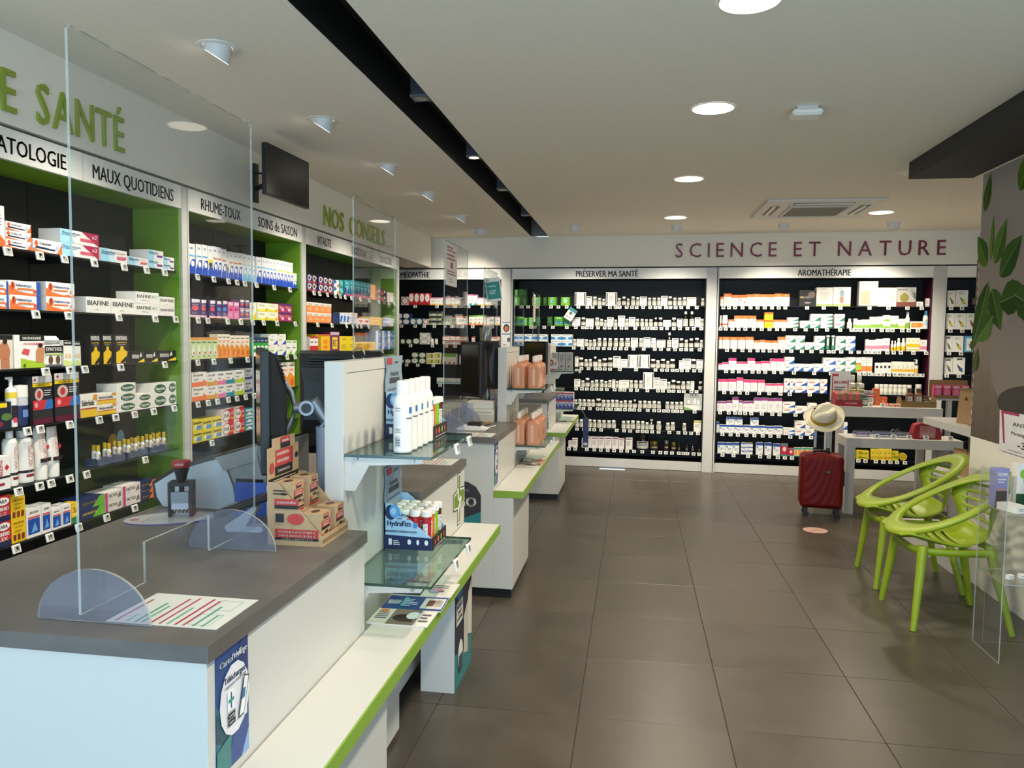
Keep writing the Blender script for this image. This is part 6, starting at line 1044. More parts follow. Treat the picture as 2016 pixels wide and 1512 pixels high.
# ---------------------------------------------------------------- lime plastic armchairs
def smooth_path(P, n):
    out = []; m = len(P)-1
    for i in range(n+1):
        t = i/n*m; k = min(int(t), m-1); u = t-k
        p0, p1, p2, p3 = P[max(k-1, 0)], P[k], P[k+1], P[min(k+2, m)]
        out.append(tuple(.5*(2*b+(c-a)*u+(2*a-5*b+4*c-d)*u*u+(3*b-a-3*c+d)*u**3) for a, b, c, d in zip(p0, p1, p2, p3)))
    return out
def chair(label, loc, rz):
    t = thing('plastic_armchair', label, 'chair', loc, rz, 'lime plastic armchairs')
    # x, z, half width, edge lift, edge wrap (forward)
    prof = smooth_path([(-.30, .490, .15, .004, .0), (-.25, .487, .19, .014, 0), (-.15, .456, .225, .02, 0), (-.02, .436, .22, .016, .0), (.09, .442, .195, .022, .004), (.155, .475, .178, .02, .02), (.205, .56, .20, .012, .07), (.25, .67, .245, .008, .13), (.282, .765, .228, .0, .095), (.3, .815, .18, -.008, .05)], 64)
    nt_ = 16; V = []; F = []
    for (x, z, w, lift, wrap) in prof:
        for j in range(nt_+1):
            q = -1+2*j/nt_; V.append((x-wrap*q*q, q*w, z+lift*q*q*2))
    def hole(i, j):
        q = abs(-1+2*(j+.5)/nt_)
        if 5 <= i < 26: return (i-5) % 3 == 1 and q < (.62 if i < 17 else .74)
        if 40 <= i < 59: return (i-40) % 3 != 2 and q < .72 and (i < 57 or q < .35)
        return False
    for i in range(64):
        for j in range(nt_):
            if not hole(i, j): F.append((i*(nt_+1)+j, i*(nt_+1)+j+1, (i+1)*(nt_+1)+j+1, (i+1)*(nt_+1)+j))
    b = MB(); b.add(V, F, LIME, True); o = b.obj('seat_shell', t)
    sd = o.modifiers.new('thickness', 'SOLIDIFY'); sd.thickness = .012; sd.offset = 0
    # rim: one closed oval band, low in front, high behind
    n = 64; vs = []
    for i in range(n):
        a = 2*PI*i/n; c, s = math.cos(a), math.sin(a)
        x, y = .318*c, .292*s; k = (x+.318)/.636; z = .488+.345*k**1.08
        wd = .066+.045*max(0, abs(c)-.45); nx, ny = c/.318, s/.292; ln = math.hypot(nx, ny); nx /= ln; ny /= ln
        for (du, dz) in ((0, -.012), (.004, 0), (0, .012), (-wd*.5, .014), (-wd, .008), (-wd, -.004), (-wd*.5, -.004)):
            vs.append((x+nx*du, y+ny*du, z+dz+(du*(.345/.636)*nx)))
    b = MB(); m = 7; b.add(vs, [(i*m+j, ((i+1) % n)*m+j, ((i+1) % n)*m+(j+1) % m, i*m+(j+1) % m) for i in range(n) for j in range(m)], LIME, True); b.obj('rim', t)
    # seat apron
    ap = [(-.24, .10), (-.2, .18), (-.05, .205), (.1, .19), (.19, .15), (.19, -.15), (.1, -.19), (-.05, -.205), (-.2, -.18), (-.24, -.10), (-.24, .10)]
    b = MB(); pts = smooth_path([(x, y, .425) for x, y in ap], 40)
    b.add([(x, y, z+dz) for x, y, z in pts for dz in (-.02, .018)], [(2*i, 2*i+2, 2*i+3, 2*i+1) for i in range(40)], LIME, True); o = b.obj('apron', t)
    sd = o.modifiers.new('thickness', 'SOLIDIFY'); sd.thickness = .014; sd.offset = 0
    for sx, sy in ((-1, -1), (-1, 1), (1, -1), (1, 1)):
        if sx < 0: p = [(-.20, sy*.195, .455), (-.215, sy*.215, .3), (-.25, sy*.25, .001)]
        else: p = [(.15, sy*.165, .46), (.185, sy*.2, .28), (.25, sy*.245, .001)]
        MB().tube(p, [.026, .023, .016], LIME, 12).obj('leg', t)
    return t
chair('lime green plastic armchair nearest the camera', (1.765, 4.635, 0), R(1.5))
chair('lime green plastic armchair behind the nearest one', (1.795, 5.317, 0), R(-2.5))

# ---------------------------------------------------------------- mural partition
WOOD = mat('4a4038', .6)
b = MB().box(-1.05, 1.05, 0, .05, .0, 1.695, WALLW)
def mural_mat():
    m = bpy.data.materials.new('mural print ground'); m.use_nodes = True; nt = m.node_tree; p = nt.nodes['Principled BSDF']; p.inputs['Roughness'].default_value = .5
    tc = nt.nodes.new('ShaderNodeTexCoord'); mp = nt.nodes.new('ShaderNodeMapping'); n = nt.nodes.new('ShaderNodeTexNoise'); r = nt.nodes.new('ShaderNodeValToRGB'); mp.inputs['Scale'].default_value = (3, 1, .35)
    sx = nt.nodes.new('ShaderNodeSeparateXYZ'); ad = nt.nodes.new('ShaderNodeMath'); ad.operation = 'MULTIPLY_ADD'; ad.inputs[1].default_value = .22; n.inputs['Scale'].default_value = 5; n.inputs['Detail'].default_value = 5
    nt.links.new(tc.outputs['Object'], mp.inputs[0]); nt.links.new(mp.outputs[0], n.inputs[0]); nt.links.new(tc.outputs['Object'], sx.inputs[0])
    mz = nt.nodes.new('ShaderNodeMath'); mz.operation = 'DIVIDE'; mz.inputs[1].default_value = 1.75; nt.links.new(sx.outputs[2], mz.inputs[0])
    nt.links.new(n.outputs[0], ad.inputs[0]); nt.links.new(mz.outputs[0], ad.inputs[2]); nt.links.new(ad.outputs[0], r.inputs[0])
    e = r.color_ramp.elements; e[0].position = .05; e[0].color = lin('4e443b'); e[1].position = 1; e[1].color = lin('a39a94')
    for ps, c in ((.3, '6a5d50'), (.42, '7d6f64'), (.62, '93857c')):
        q = e.new(ps); q.color = lin(c)
    nt.links.new(r.outputs[0], p.inputs['Base Color']); return m
b.poly([(-1.05, -.0003, 0), (1.05, -.0003, 0), (1.05, -.0003, 1.695), (-1.05, -.0003, 1.695)], mural_mat())
def leaf(cx, cz, L, wd, ang, c1, c2, k):
    ca, sa = math.cos(R(ang)), math.sin(R(ang)); y = -.0006-.0002*k
    def T(u, v): return (cx+u*ca-v*sa, y, cz+u*sa+v*ca)
    up = [(L*i/10, wd*math.sin(PI*(i/10)**.8)*(1+.07*(i % 2))) for i in range(11)]; dn = [(L*i/10, -wd*math.sin(PI*(i/10)**.8)*(1+.07*(i % 2))) for i in range(10, -1, -1)]
    b.poly([T(*p) for p in up]+[T(0, 0)], mat(c1, .9, spec=.1)); b.poly([T(*p) for p in dn]+[T(L, 0)], mat(c2, .9, spec=.1))
    y -= .0001; b.poly([T(0, .002), T(L*.95, .001), T(L*.95, -.001), T(0, -.002)], pm('8fa36a'))
LF = [(.12, 1.10, .26, .07, 128, '5d7f2f', '4b6a27'), (.17, 1.12, .30, .03, 88, '6f8f3a', '55752c'), (.22, 1.10, .30, .07, 62, '648738', '4d6d2a'), (.30, 1.02, .34, .09, 40, '4a6a32', '3c5a2a'), (.16, 1.0, .5, .085, 245, '4b6a30', '3a5526'), (.2, .95, .3, .09, 300, '45632e', '385224'),
      (.32, .86, .34, .1, 10, '3f5c2a', '324a22'), (.24, .78, .28, .08, 215, '57773a', '436030'), (.05, 1.45, .24, .05, 75, '4d6a20', '425c1c'), (.5, 1.5, .25, .08, 60, '5a7a20', '4a681c'), (.02, .42, .16, .04, 80, '4a6030', '3a5026'), (.62, 1.1, .4, .1, 30, '4a6a32', '3c5a2a'), (.5, .9, .35, .1, -20, '43602c', '364e24')]
b.poly([(-1.05+.78+px, -.0005, pz) for px, pz in ellipse(0, .50, .55, .34, 26)], pm('7b726c'))
b.poly([(-1.05+.85+px, -.00055, pz) for px, pz in ellipse(0, .26, .5, .12, 26)], pm('2e2722'))
for k, (x, z, L, wd, an, c1, c2) in enumerate(LF): leaf(-1.05+x, z, L, wd, an, c1, c2, k)
mu = b.obj('mural_panel', loc=(2.2, 4.42, .945), rz=-PI/2); tag(mu, 'tall mural panel printed with mint leaves and stone bowl', 'mural')
for i in range(28):
    MB().box(-1.062, -1.0502, .002, .03, .02+.06*i, .05+.06*i, WP).obj('rail_tooth', mu)
t = thing('partition', 'plain white partition carrying the mint mural', 'partition', (2.4, 4.42, 0))
MB().box(-.2, .2, -1.05, 1.05, 0, .944, WALLW).obj('base', t); MB().box(-.14, .1, -1.05, .98, .945, 1.698+.94, WALLW).obj('core', t)
b = MB().prism([(-.28, .0), (.28, 0), (.3, .24), (-.3, .24)], -.003, 0, mat('ece9ea', .15), 'y')
art(b, 'p a82a5c .0 1 .4 1 .4 .93 .06 .93 .12 .2 .08 .2;t 8a2a50 .7 .93 .3 .05 PROMOTION;t 4a3a44 .62 .72 .7 .09 ANTI-GASPI;t 7a2a4c .62 .5 .74 .08 Péremption_courte;t 6a2440 .62 .25 .45 .16 -30%;l 6a6a6a .2 .06 .6 .09 1', .56, .24, -.003, -.28); tag(b.obj('promotion_sign', loc=(2.194, 4.76, .915), rz=-PI/2), 'white and magenta promotion sign reading -30%', 'sign')

# ---------------------------------------------------------------- wall shelf unit behind the mural
t = thing('wall_shelf_unit', 'white shelf unit with kraft bags behind the mural', 'shelf', (2.45, 6.05, 0))
iv = Matrix.Translation((-2.45, -6.05, 0))
MB().box(2.28, 2.62, 5.56, 6.55, .91, .962, WHITE).xf(iv).obj('shelf_board', t); MB().box(2.28, 2.62, 5.56, 6.55, .545, .57, WHITE).xf(iv).obj('shelf_board', t)
MB().box(2.145, 2.62, 5.5, 6.55, .0, .14, WHITE).xf(iv).obj('plinth', t); MB().box(2.62, 2.64, 5.5, 6.55, .0, 2.2, mat('5a4a38', .6)).xf(iv).obj('back_board', t)
BW = mat('4f4030', .6, name='brown board')
for z0_, z1_, ya, yb in ((1.87, 2.1, 5.66, 5.72), (1.82, 1.862, 5.66, 5.80), (1.52, 1.565, 5.66, 5.80), (1.27, 1.515, 5.66, 5.74)): MB().box(2.3, 2.6, ya, yb, z0_, z1_, BW).xf(iv).obj('brown_board', t)
KB = mat('a8865e', .75, noise=.08, scale=40, name='kraft paper bag')
def kbag(x, y, z, w, h, rz, label):
    b = MB(); d = .035
    vs = [(-w/2, -d, 0), (w/2, -d, 0), (w/2, d, 0), (-w/2, d, 0), (-w/2, -.006, h*.9), (w/2, -.006, h*.9), (w/2, .006, h*.9), (-w/2, .006, h*.9), (-w/2, -.02, h), (w/2, -.02, h), (w/2, -.012, h), (-w/2, -.012, h)]
    b.add(vs, [(3, 2, 1, 0), (0, 1, 5, 4), (1, 2, 6, 5), (2, 3, 7, 6), (3, 0, 4, 7), (4, 5, 9, 8), (6, 7, 11, 10), (8, 9, 10, 11), (5, 6, 10, 9), (7, 4, 8, 11)], KB)
    art(b, 'r .3 .1 .7 .3 d8d0c0', w, h*.9, -d*.6, -w/2); b.poly([(x_*1, -.014, h*.62+z_) for x_, z_ in ellipse(0, 0, w*.1, h*.14, 10)], pm('4a3a28'))
    tag(b.obj('paper_bag', loc=(x, y, z), rz=rz), label, 'paper bag', 'kraft paper bags')
kbag(2.42, 5.9, .9625, .11, .25, -.9, 'kraft paper bag, nearer one on the shelf behind mural'); kbag(2.42, 6.1, .9625, .11, .26, -.9, 'kraft paper bag, farther one on the shelf behind mural')
kbag(2.42, 5.95, .5705, .1, .2, -.9, 'kraft paper bag on the lower shelf, nearer'); kbag(2.42, 6.16, .5705, .1, .2, -.9, 'kraft paper bag on the lower shelf, farther')

# ---------------------------------------------------------------- clear acrylic display rack at right edge
t = thing('acrylic_rack', 'clear acrylic display rack at the right edge', 'display rack', (1.99, 4.15, 0))
iv = Matrix.Translation((-1.99, -4.15, 0))
def sheet(b, par): 
    o = b.xf(iv).obj(par, t); return o
def asheet(x0, x1, y0, y1, z0, z1):
    b = MB().box(x0, x1, y0, y1, z0, z1, ACRY); b.ms.append(ACRYE)
    dims = (x1-x0, y1-y0, z1-z0); k = dims.index(min(dims)); flat = {0: (3, 5), 1: (2, 4), 2: (0, 1)}[k]
    for i in range(6):
        if i not in flat: b.m[i] = 1
    return b
sheet(asheet(1.783, 1.788, 4.0, 4.295, .001, .925), 'side_sheet'); sheet(asheet(2.185, 2.19, 4.0, 4.295, .001, .925), 'side_sheet'); sheet(asheet(1.83, 2.183, 4.285, 4.29, .001, .86), 'back_sheet')
for z in (.39, .735): sheet(asheet(1.79, 2.183, 4.0, 4.283, z, z+.005), 'shelf_sheet')
def boxat(name, label, x, y, z, w, d, h, col, ops, rz=0, cat='box'):
    b = MB().box(-w/2, w/2, -d/2, d/2, 0, h, pm(col)); art(b, ops, w, h, -d/2, -w/2); return tag(b.obj(name, loc=(x, y, z), rz=rz), label, cat)
boxat('cosmetic_box', 'lavender leaflet box in the acrylic rack', 1.84, 4.215, .7405, .07, .05, .19, '8f92c4', 't f2f2f8 .5 .84 .7 .09 WELEDA;l e8e8f4 .2 .6 .8 .75 2;r .1 0 .9 .4 2b2724;r .2 .42 .8 .46 d88a5a', .12)
boxat('cosmetic_box', 'small white box lying in the acrylic rack', 1.845, 4.075, .7405, .07, .12, .035, 'e8e5de', 'l 6a6a6a .2 .3 .8 .7 2', .35)
boxat('cosmetic_box', 'white box with green panel in the acrylic rack', 1.955, 4.22, .7405, .09, .06, .22, 'e6e4da', 'r .35 .55 1 1 2a7a3a;e .3 .75 .15 .1 8aba3a;r 0 0 1 .3 1f4a2a')
t2 = thing('cream_tub', 'white tub with blue lid in the acrylic rack', 'tub', (1.975, 4.11, .7405))
MB().lathe([(0, 0, WP), (.038, .001, pm('3a5ab0')), (.039, .012, pm('b05a50')), (.039, .025, pm('4a6ab0')), (.039, .04, WP), (.039, .1, WP)], 20).obj('tub_body', t2); MB().lathe([(.039, .1, pm('2a50b0')), (.041, .1, pm('2a50b0')), (.041, .115, pm('2a50b0')), (0, .116, pm('2a50b0'))], 20).obj('lid', t2)
for i, x in enumerate((1.86, 1.93, 2.0)): boxat('cosmetic_box', f'tiny white carton, {nth(i+1)} from left on lower rack sheet', x, 4.1+.03*i, .3955, .035, .02, .02, 'e6e4dc', 'l 6a6a6a .2 .4 .8 .7 1', .5-.4*i)

# ---------------------------------------------------------------- nesting tables with goods
TW = mat('c3beb6', .45, name='pale grey table paint')
def table(label, x0, x1, y0, y1, h, ap, lg):
    t = thing('display_table', label, 'table', ((x0+x1)/2, (y0+y1)/2, 0), group='nesting display tables'); iv = Matrix.Translation((-(x0+x1)/2, -(y0+y1)/2, 0))
    MB().box(x0, x1, y0, y1, h-ap, h, TW).xf(iv).obj('table_top', t, bev=.002)
    for x in (x0, x1-lg):
        for y in (y0, y1-lg): MB().box(x, x+lg, y, y+lg, .001, h-ap, TW).xf(iv).obj('leg', t, bev=.002)
table('low pale grey display table beside the suitcase', 1.893, 2.86, 7.245, 7.6, .69, .085, .075)
table('tall pale grey display table behind the low one', 1.90, 2.82, 7.62, 8.1, .94, .095, .06)
UZ = .9405; LZ = .6905
t = thing('menu_sign', 'upright acrylic sign reading BAR A MINIS on tall table', 'sign', (2.0, 7.97, UZ)); b = MB().box(-.095, .095, -.002, .002, 0, .32, ACRYF); b.obj('holder', t)
b = MB().box(-.092, .092, -.0045, -.0022, .03, .318, pm('cfcac8')); art(b, 'r .08 .82 .4 .9 a8303e;r .08 .3 .13 .82 a8303e;r .87 .3 .92 .7 a8303e;t a03a48 .52 .62 .66 .09 BAR_A_MINIS;l 6a6466 .2 .15 .8 .5 4', .184, .288, -.0045, -.092, .03); b.obj('card', t); MB().box(-.095, .095, -.03, .03, 0, .004, ACRYF).obj('sign_foot', t)
RD = mat('9c2a30', .6, name='red cloth'); GD = mat('4a4a34', .6, name='green stripe cloth')
for i, (x, y) in enumerate(((2.0, 7.69), (2.02, 7.825))):
    t = thing('toiletry_bag', f'red and green striped toiletry bag, {["front", "back"][i]} one on tall table', 'bag', (x, y, UZ), group='striped toiletry bags')
    b = MB(); w = .24
    for k in range(8):
        x0 = -w/2+k*w/8; x1 = x0+w/8; m = RD if k % 2 == 0 else GD
        b.prism([(-.06, .0), (.06, 0), (.062, .06), (.04, .115), (.0, .13), (-.04, .115), (-.062, .06)], x0, x1, m, 'x')
    b.obj('bag_body', t, bev=.003); MB().box(-w/2-.001, w/2+.001, -.0635, -.06, .0, .05, RD).text('ROGER', (.02, -.064, .03), (1, 0, 0), (0, 0, 1), .1, .016, pm('e0c8c0')).obj('label_band', t)
    MB().tube([(-.06, -.03, .1), (-.04, -.035, .15), (.0, -.035, .155), (.03, -.03, .1)], .004, pm('b8a890'), 6).obj('strap', t)
def flask(x, y, z, w, d, h, col, cap, label, name='toiletry_bottle'):
    b = MB().box(-w/2, w/2, -d/2, d/2, 0, h*.72, pm(col), .006).box(-w*.3, w*.3, -d*.3, d*.3, h*.72, h*.8, pm(col)).box(-w*.34, w*.34, -d*.36, d*.36, h*.8, h, pm(cap), .003)
    art(b, 'r .15 .15 .85 .55 e6e2d0;l 6a6a5a .25 .25 .75 .5 3', w, h, -d/2, -w/2); tag(b.obj(name, loc=(x, y, z)), label, 'bottle', 'toiletries on the tall table')
for i, (x, y, h, c, k, l) in enumerate(((2.13, 8.04, .28, 'b9b49a', 'c9c6ba', 'beige bottle at back left of the tall table'), (2.195, 8.04, .28, 'a8a888', 'c9c6ba', 'olive grey bottle at back of the tall table'), (2.11, 7.93, .2, '9a8f3a', 'c9c6ba', 'short olive bottle in front of beige ones'), (2.19, 7.93, .2, '8f8a48', 'd8d6cc', 'short green bottle beside the olive one'), (2.2, 7.82, .14, '8a3348', 'b9b0ac', 'small plum bottle on the tall table'), (2.245, 7.82, .14, 'a85a68', 'c0b4b0', 'small rose bottle on the tall table'), (2.16, 7.72, .11, '3f6a5a', '5a7a6a', 'small teal bottle beside the striped bag'))): flask(x, y, UZ, .055, .04, h, c, k, l)
for i, (x, z) in enumerate(((2.31, UZ), (2.37, UZ), (2.30, UZ+.0805))): boxat('soap_box', f'orange carton, {["lower left", "lower right", "upper"][i]} of stack on tall table', x, 7.86, z, .058, .05, .08, 'd8622a', 'l e8a070 .2 .3 .8 .7 3')
b = MB()
for k in range(7): b.tube([(-.07+.02*k, -.02+.01*(k % 3), .012+.008*(k % 2)), (-.05+.022*k, .02, .02), (-.03+.018*k, -.01, .012)], .011, pm(['d8a08c', 'c8705a', 'e0c0b0'][k % 3]), 8)
tag(b.obj('hair_clip', loc=(2.42, 7.72, UZ)), 'coral and cream scrunchie lying on tall table', 'hair tie')
t = thing('card_tray', 'brown cardboard tray with small bottles on tall table', 'tray', (2.63, 7.75, UZ)); KT = mat('7d6238', .7, name='brown card')
MB().box(-.15, .15, -.07, .07, 0, .004, KT).box(-.15, .15, -.07, -.066, .004, .055, KT).box(-.15, .15, .066, .07, .004, .055, KT).prism([(-.07, .004), (.07, .004), (.07, .055), (.04, .095), (-.04, .095), (-.07, .055)], -.154, -.15, KT, 'x').prism([(-.07, .004), (.07, .004), (.07, .055), (.04, .095), (-.04, .095), (-.07, .055)], .15, .154, KT, 'x').obj('tray_card', t)
for i, (x, c) in enumerate(((-.06, '8a5a44'), (.02, '9a6a4a'), (.09, '6a4a34'))): flask(2.63+x, 7.76, UZ+.0045, .06, .04, .17 if i < 2 else .1, c, '5a4a3a', f'brown glass bottle, {nth(i+1)} from left in cardboard tray')
t = thing('red_pouch', 'red fabric pouch with pink label on low table', 'bag', (2.585, 7.36, LZ)); b = MB().prism([(-.115, 0), (.115, 0), (.12, .05), (.09, .125), (.06, .14), (-.06, .14), (-.1, .125), (-.12, .05)], -.05, .05, mat('8f1d28', .6), 'y'); b.obj('pouch_body', t, bev=.01); b = MB().box(-.065, .065, -.0545, -.0505, .01, .12, pm('b06a68')); art(b, 't e0c4c0 .5 .72 .8 .16 crush;r .1 .1 .9 .5 a8807a', .13, .11, -.0545, -.065, .01); b.obj('label_card', t)
for i, (x, y, w) in enumerate(((2.06, 7.40, .15), (2.235, 7.40, .17), (2.40, 7.40, .13))):
    t = thing('goggle_case', f'clear plastic sunglasses pouch, {nth(i+1)} from left on low table', 'pouch', (x, y, LZ), group='clear pouches on the low table'); MB().box(-w/2, w/2, -.05, .05, .0, .05, ACRYF, .015).obj('clear_shell', t)
    MB().tube([(-w*.35, -.02, .02), (-w*.2, -.03, .03), (0, -.02, .025), (w*.2, -.03, .03), (w*.35, -.02, .02)], .01, pm(['7a5a8a', '3a4a7a', '5a5048'][i]), 8).obj('glasses', t)
tag(MB().tube([(-.05, 0, .02), (-.02, .01, .055), (.0, 0, .045), (.02, .01, .06), (.05, 0, .02)], .009, pm('3a3028'), 8).obj('hair_claw', loc=(2.38, 7.5, LZ)), 'dark hair claw clip at back of low table', 'hair clip')
def stag(x, y, z, label):
    t = inst('price_tag', TAGM[1], None, (x, y, z+.031), (R(-20), 0, 0)); tag(t, label, 'price tag', 'standing price tags on tables')
for x, l in ((2.10, 'in front of striped bags'), (2.19, 'in front of teal bottle'), (2.30, 'in front of orange cartons')): stag(x, 7.65, UZ, f'white standing price tag {l}')
for x, l in ((2.15, 'before the left clear pouch'), (2.29, 'before the middle clear pouch'), (2.42, 'before the right clear pouch'), (2.56, 'before the red pouch'), (2.76, 'at right end of low table')): stag(x, 7.28, LZ, f'white standing price tag {l}')
t = thing('pack_tray', 'kraft tray of pink packs beside the mural', 'tray', (2.62, 6.95, .0)); t.location = (2.98, 7.9, 1.02); MB().box(-.17, .17, -.06, .06, 0, .004, KT).box(-.17, .17, -.06, -.056, .004, .03, KT).box(-.17, .17, .056, .06, .004, .17, KT).obj('tray_card', t)
for i in range(4): boxat('pink_pack', f'pink pack, {nth(i+1)} from left in the kraft tray', 2.86+.08*i, 7.9, 1.0245, .07, .06, .12, 'b03a5c', 'e .5 .4 .4 .3 d86a8a;r .1 .75 .9 .95 d8a0b0')
t = thing('tray_stand', 'white post stand holding the kraft tray', 'stand', (2.98, 7.92, 0)); MB().box(-.14, .14, -.05, .05, .001, .02, WHITE).box(-.02, .02, -.02, .02, .02, 1.0, WHITE).obj('post', t); MB().box(-.16, .16, -.055, .055, 1.0, 1.0195, WHITE).obj('stand_top', t)

# ---------------------------------------------------------------- suitcase with hat
t = thing('suitcase', 'dark red ribbed trolley suitcase by the low table', 'suitcase', (1.655, 7.13, 0), R(-7))
RS = mat('640a0a', .5, name='dark red shell', spec=.25)
b = MB(); w, h, d0 = .355, .475, .11
nx, nz = 28, 30; vs = []
for k in range(nz+1):
    for i in range(nx+1):
        u = i/nx; v = k/nz; x = (u-.5)*w; z = .085+v*h
        ex = min(u, 1-u)*w; ez = min(v, 1-v)*h; e = min(ex, ez)
        y = -d0+.03*max(0, 1-e/.035)**2
        q = (1-u)*1.15+v*.75+.35*math.sin(u*2.2+v*1.3); y -= .0032*(.5+.5*math.sin(q*30))*min(1, e/.03)
        rc = .05; px, pz = abs(x)-(w/2-rc), abs(z-.085-h/2)-(h/2-rc)
        if px > 0 and pz > 0:
            ln = math.hypot(px, pz)
            if ln > rc: x = math.copysign(w/2-rc+px*rc/ln, x); z = .085+h/2+math.copysign(h/2-rc+pz*rc/ln, z-.085-h/2)
        vs.append((x, y, z))
b.add(vs, [(k*(nx+1)+i, k*(nx+1)+i+1, (k+1)*(nx+1)+i+1, (k+1)*(nx+1)+i) for k in range(nz) for i in range(nx)], RS, True)
ol = [(x, z+.085) for x, z in rrect(-w/2, 0, w/2, h, .05, 5)]
b.prism(ol, -.081, -.012, RS, 'y'); b.obj('front_shell', t)
b = MB().prism(ol, .012, .1, RS, 'y'); b.obj('back_shell', t, bev=.015)
MB().prism([(x*.985, .085+h/2+(z-.085-h/2)*.985) for x, z in ol], -.012, .012, DKPL2, 'y').obj('zip_band', t)
MB().box(.03, .07, -.121, -.1185, .405, .425, mat('3a3028', .3)).text('HB', (.05, -.1212, .415), (1, 0, 0), (0, 0, 1), .02, .01, pm('8a8078')).obj('badge', t)
MB().tube([(-.07, 0, .557), (-.06, 0, .583), (.06, 0, .583), (.07, 0, .557)], .012, DKPL2, 8).obj('carry_handle', t)
MB().tube([(.1765, 0, .26), (.19, 0, .28), (.19, 0, .4), (.1765, 0, .42)], .008, DKPL2, 8).obj('side_handle', t)
HS = mat('9a9896', .4, metal=.5, name='grey handle tube')
for x in (-.06, .05): MB().box(x, x+.022, .07, .085, .55, .93, HS).box(x-.004, x+.026, .066, .089, .55, .6, DKPL2).obj('handle_tube', t)
MB().box(-.07, .08, .065, .092, .93, .955, DKPL2).obj('trolley_grip', t, bev=.006)
for sx in (-.13, .13):
    for sy in (-.07, .07):
        o = MB().prism([(-.025, .088), (.025, .088), (.018, .045), (-.006, .045)], sy-.018, sy+.018, DKPL2, 'y').xf(Matrix.Translation((sx, 0, 0))).obj('wheel_fork', t)
        MB().tube([(sx+.01, sy-.012, .026), (sx+.01, sy+.012, .026)], .0255, DKPL2, 14).obj('wheel', t)
HM = mat('d9d0b4', .8, noise=.08, scale=160, bump=.15, name='woven straw')
t = thing('fedora_hat', 'cream fedora hat with mustard band on suitcase handle', 'hat', (1.665, 7.14, .875)); t.rotation_euler = (R(42), R(-18), R(10))
b = MB(); n = 40; rings = []
for r, zz in ((.165, .012), (.16, .006), (.125, -.004), (.101, .0), (.098, .012)):
    rings.append([(r*1.04*math.cos(2*PI*i/n), r*.95*math.sin(2*PI*i/n), zz+.016*(r/.165)**2*math.cos(4*PI*i/n)) for i in range(n)])
b.add([p for g in rings for p in g], [(k*n+i, k*n+(i+1) % n, (k+1)*n+(i+1) % n, (k+1)*n+i) for k in range(4) for i in range(n)], HM, True); o = b.obj('brim', t); sd = o.modifiers.new('thickness', 'SOLIDIFY'); sd.thickness = .003
b = MB(); rings = []
for r, zz in ((.1, .0), (.098, .035), (.094, .07), (.087, .1), (.07, .118), (.04, .12), (.014, .112)):
    g = []
    for i in range(n):
        a = 2*PI*i/n; x, y = r*1.1*math.cos(a), r*.95*math.sin(a); pin = 1-.28*math.exp(-((x+.05)/.04)**2)*(zz/.1) if zz > .04 else 1
        z2 = zz-.024*math.exp(-(y/.026)**2)*(1 if zz > .09 else 0)-.01*(zz/.1)*(-x/.08)
        g.append((x, y*pin, z2))
    rings.append(g)
vs = [p for g in rings for p in g]; b.add(vs, [(k*n+i, k*n+(i+1) % n, (k+1)*n+(i+1) % n, (k+1)*n+i) for k in range(6) for i in range(n)]+[tuple(6*n+i for i in range(n))], HM, True); b.obj('crown', t)
b = MB(); vs = [(r*1.11*math.cos(2*PI*i/n), r*.965*math.sin(2*PI*i/n), z) for r, z in ((.1015, .004), (.0993, .042)) for i in range(n)]
b.add(vs, [(i, (i+1) % n, n+(i+1) % n, n+i) for i in range(n)], mat('b0861f', .7), True); b.obj('hat_band', t)

# ---------------------------------------------------------------- small things
b = MB().prism(ellipse(0, 0, .097, .097, 32), .0003, .0012, mat('c09a8c', .5)); 
for k in range(4): b.poly([(-.06+.015*k, -.03+.018*k, .0015), (.05, -.03+.018*k, .0015), (.05, -.022+.018*k, .0015), (-.06+.015*k, -.022+.018*k, .0015)], pm('a87a70'))
tag(b.obj('floor_sticker', loc=(1.50, 6.575, 0), rz=.4), 'round pink distance sticker on the floor', 'sticker')
tag(MB().box(-.15, .15, -.05, .05, .0003, .002, pm('e6eaee')).box(-.15, .15, .01, .05, .0021, .0024, pm('6aa0d0')).obj('paper_sheet', loc=(-.23, 9.16, 0), rz=PHI), 'white and blue paper lying on floor at far shelves', 'paper')
b = MB().box(-.052, .052, -.001, .001, -.075, .075, pm('e6e4da')); art(b, 'r 0 .72 1 1 3a7f88;r .3 .45 .6 .68 4a6a3a;t 3a4a7a .5 .2 .7 .08 PROMO;l 8a8a8a .55 .5 .9 .62 2', .104, .15, -.001, -.052, -.075); o = b.obj('shelf_card', loc=far(-.763, -.006, 1.832), rz=PHI); o.rotation_euler = (0, R(33), PHI); tag(o, 'teal and white card hanging askew from the top far shelf', 'card')
t = thing('hanging_strip', 'navy hanging strip on a wire before far shelves', 'strip', (-.52, 8.62, .66)); MB().box(-.03, .03, -.006, .006, -.33, .0, pm('25345f')).box(-.022, .022, -.008, -.006, -.31, -.28, pm('c9ccd8')).obj('strip', t); MB().tube([(0, 0, 0), (-.03, 0, .06), (-.08, 0, .12)], .003, METAL, 6).obj('wire', t)
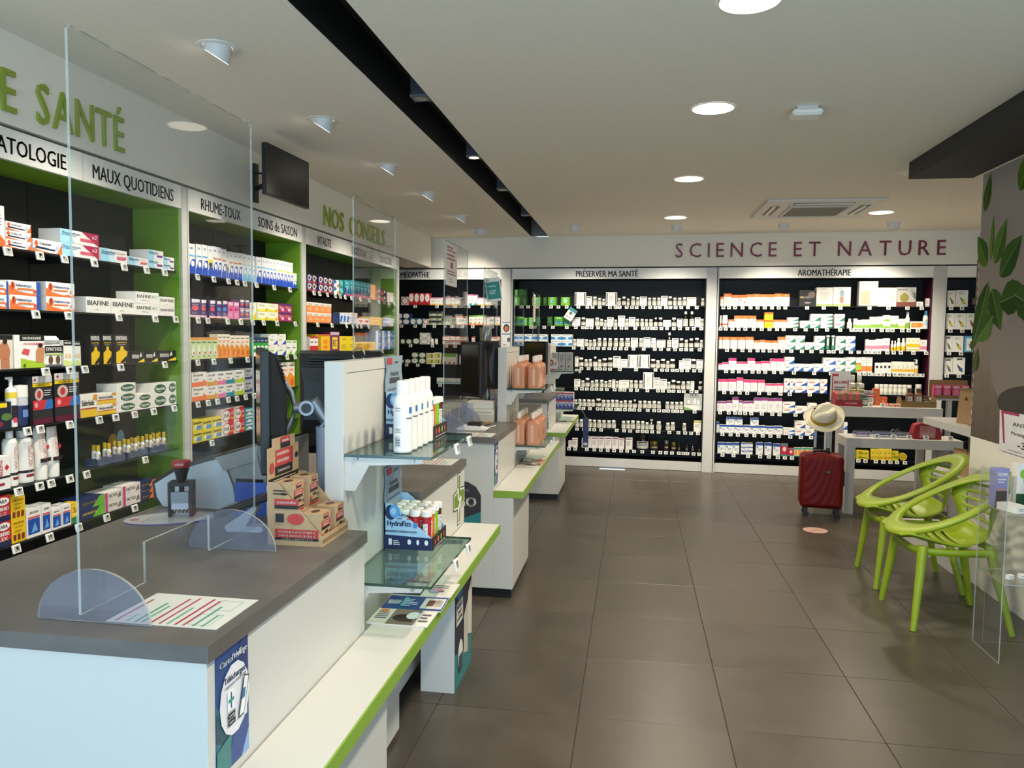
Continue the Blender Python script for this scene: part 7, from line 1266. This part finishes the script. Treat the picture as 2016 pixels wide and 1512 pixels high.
for z, h, ops, l in ((1.6, .13, 'e .5 .45 .4 .38 2a3a44;e .5 .4 .25 .25 c86a4a;r 0 .92 1 1 4a6aa8', 'square picture card with orange figure on white far post'), (1.34, .25, 'e .8 .7 .2 .12 4a5a6a;l 8a8a8a .1 .3 .6 .5 3;r 0 .95 1 1 4a6aa8;e .8 .3 .06 .03 3a3a3a', 'tall white card with grey emblem on far post')):
    b = MB().box(-.05, .05, -.002, 0, 0, h, pm('e4e4e0')); art(b, ops, .1, h, -.002, -.05); tag(b.obj('post_card', loc=far(-1.55, -.0005, z), rz=PHI), l, 'card', 'cards on the far post')
# yellow capped spray vials in clear racks, left wall
sm = MB().lathe([(0, 0, pm('2a3560')), (.0105, .001, pm('2a3560')), (.0105, .028, WP), (.0108, .028, WP), (.0108, .058, WP), (.0065, .068, pm('d8b420')), (.0085, .068, pm('d8b420')), (.0085, .094, pm('d8b420')), (0, .096, pm('d8b420'))], 12); curved(sm, .011, .038, .05, pm('c89a2a'), .6); sm = sm.mesh('spray_vial')
for i, (u0, u1) in enumerate(((3.32, 3.515), (3.545, 3.70), (3.73, 3.885))):
    t = thing('vial_rack', f'navy based clear rack for spray vials, {nth(i+1)} from left', 'rack', ML @ Vector(((u0+u1)/2, .075, .9205)), PI/2, 'vial racks'); w = u1-u0; NV = pm('2a3a78')
    MB().box(-w/2, w/2, -.035, .035, 0, .003, NV).box(-w/2, w/2, .033, .036, .003, .03, NV).obj('tray', t); MB().box(-w/2, w/2, -.037, -.035, .001, .042, ACRYF).obj('clear_front', t)
    for k in range(6):
        u = u0+.02+(k % 3)*(w-.04)/2+(.012 if k > 2 else 0); p = ML @ Vector((min(u, u1-.012), .055+(.032 if k > 2 else 0), .9238)); tag(inst('spray_vial', sm, None, p, (0, 0, PI/2)), f'yellow capped spray vial, {["front", "back"][k//3]} row {nth(k % 3+1)} from left, {nth(i+1)} rack', 'vial', 'yellow capped spray vials')
b = MB().prism([(x, z+.05) for x, z in ellipse(-.03, .02, .035, .05, 14)], -.001, .001, pm('b8862e'), 'y'); b.prism([(x, z+.06) for x, z in ellipse(.03, .02, .03, .055, 14)], -.003, -.001, pm('7aa8b8'), 'y'); tag(b.obj('shelf_card', loc=ML @ Vector((3.62, .16, .9205)), rz=PI/2), 'orange and blue cut out card behind spray vials', 'card')
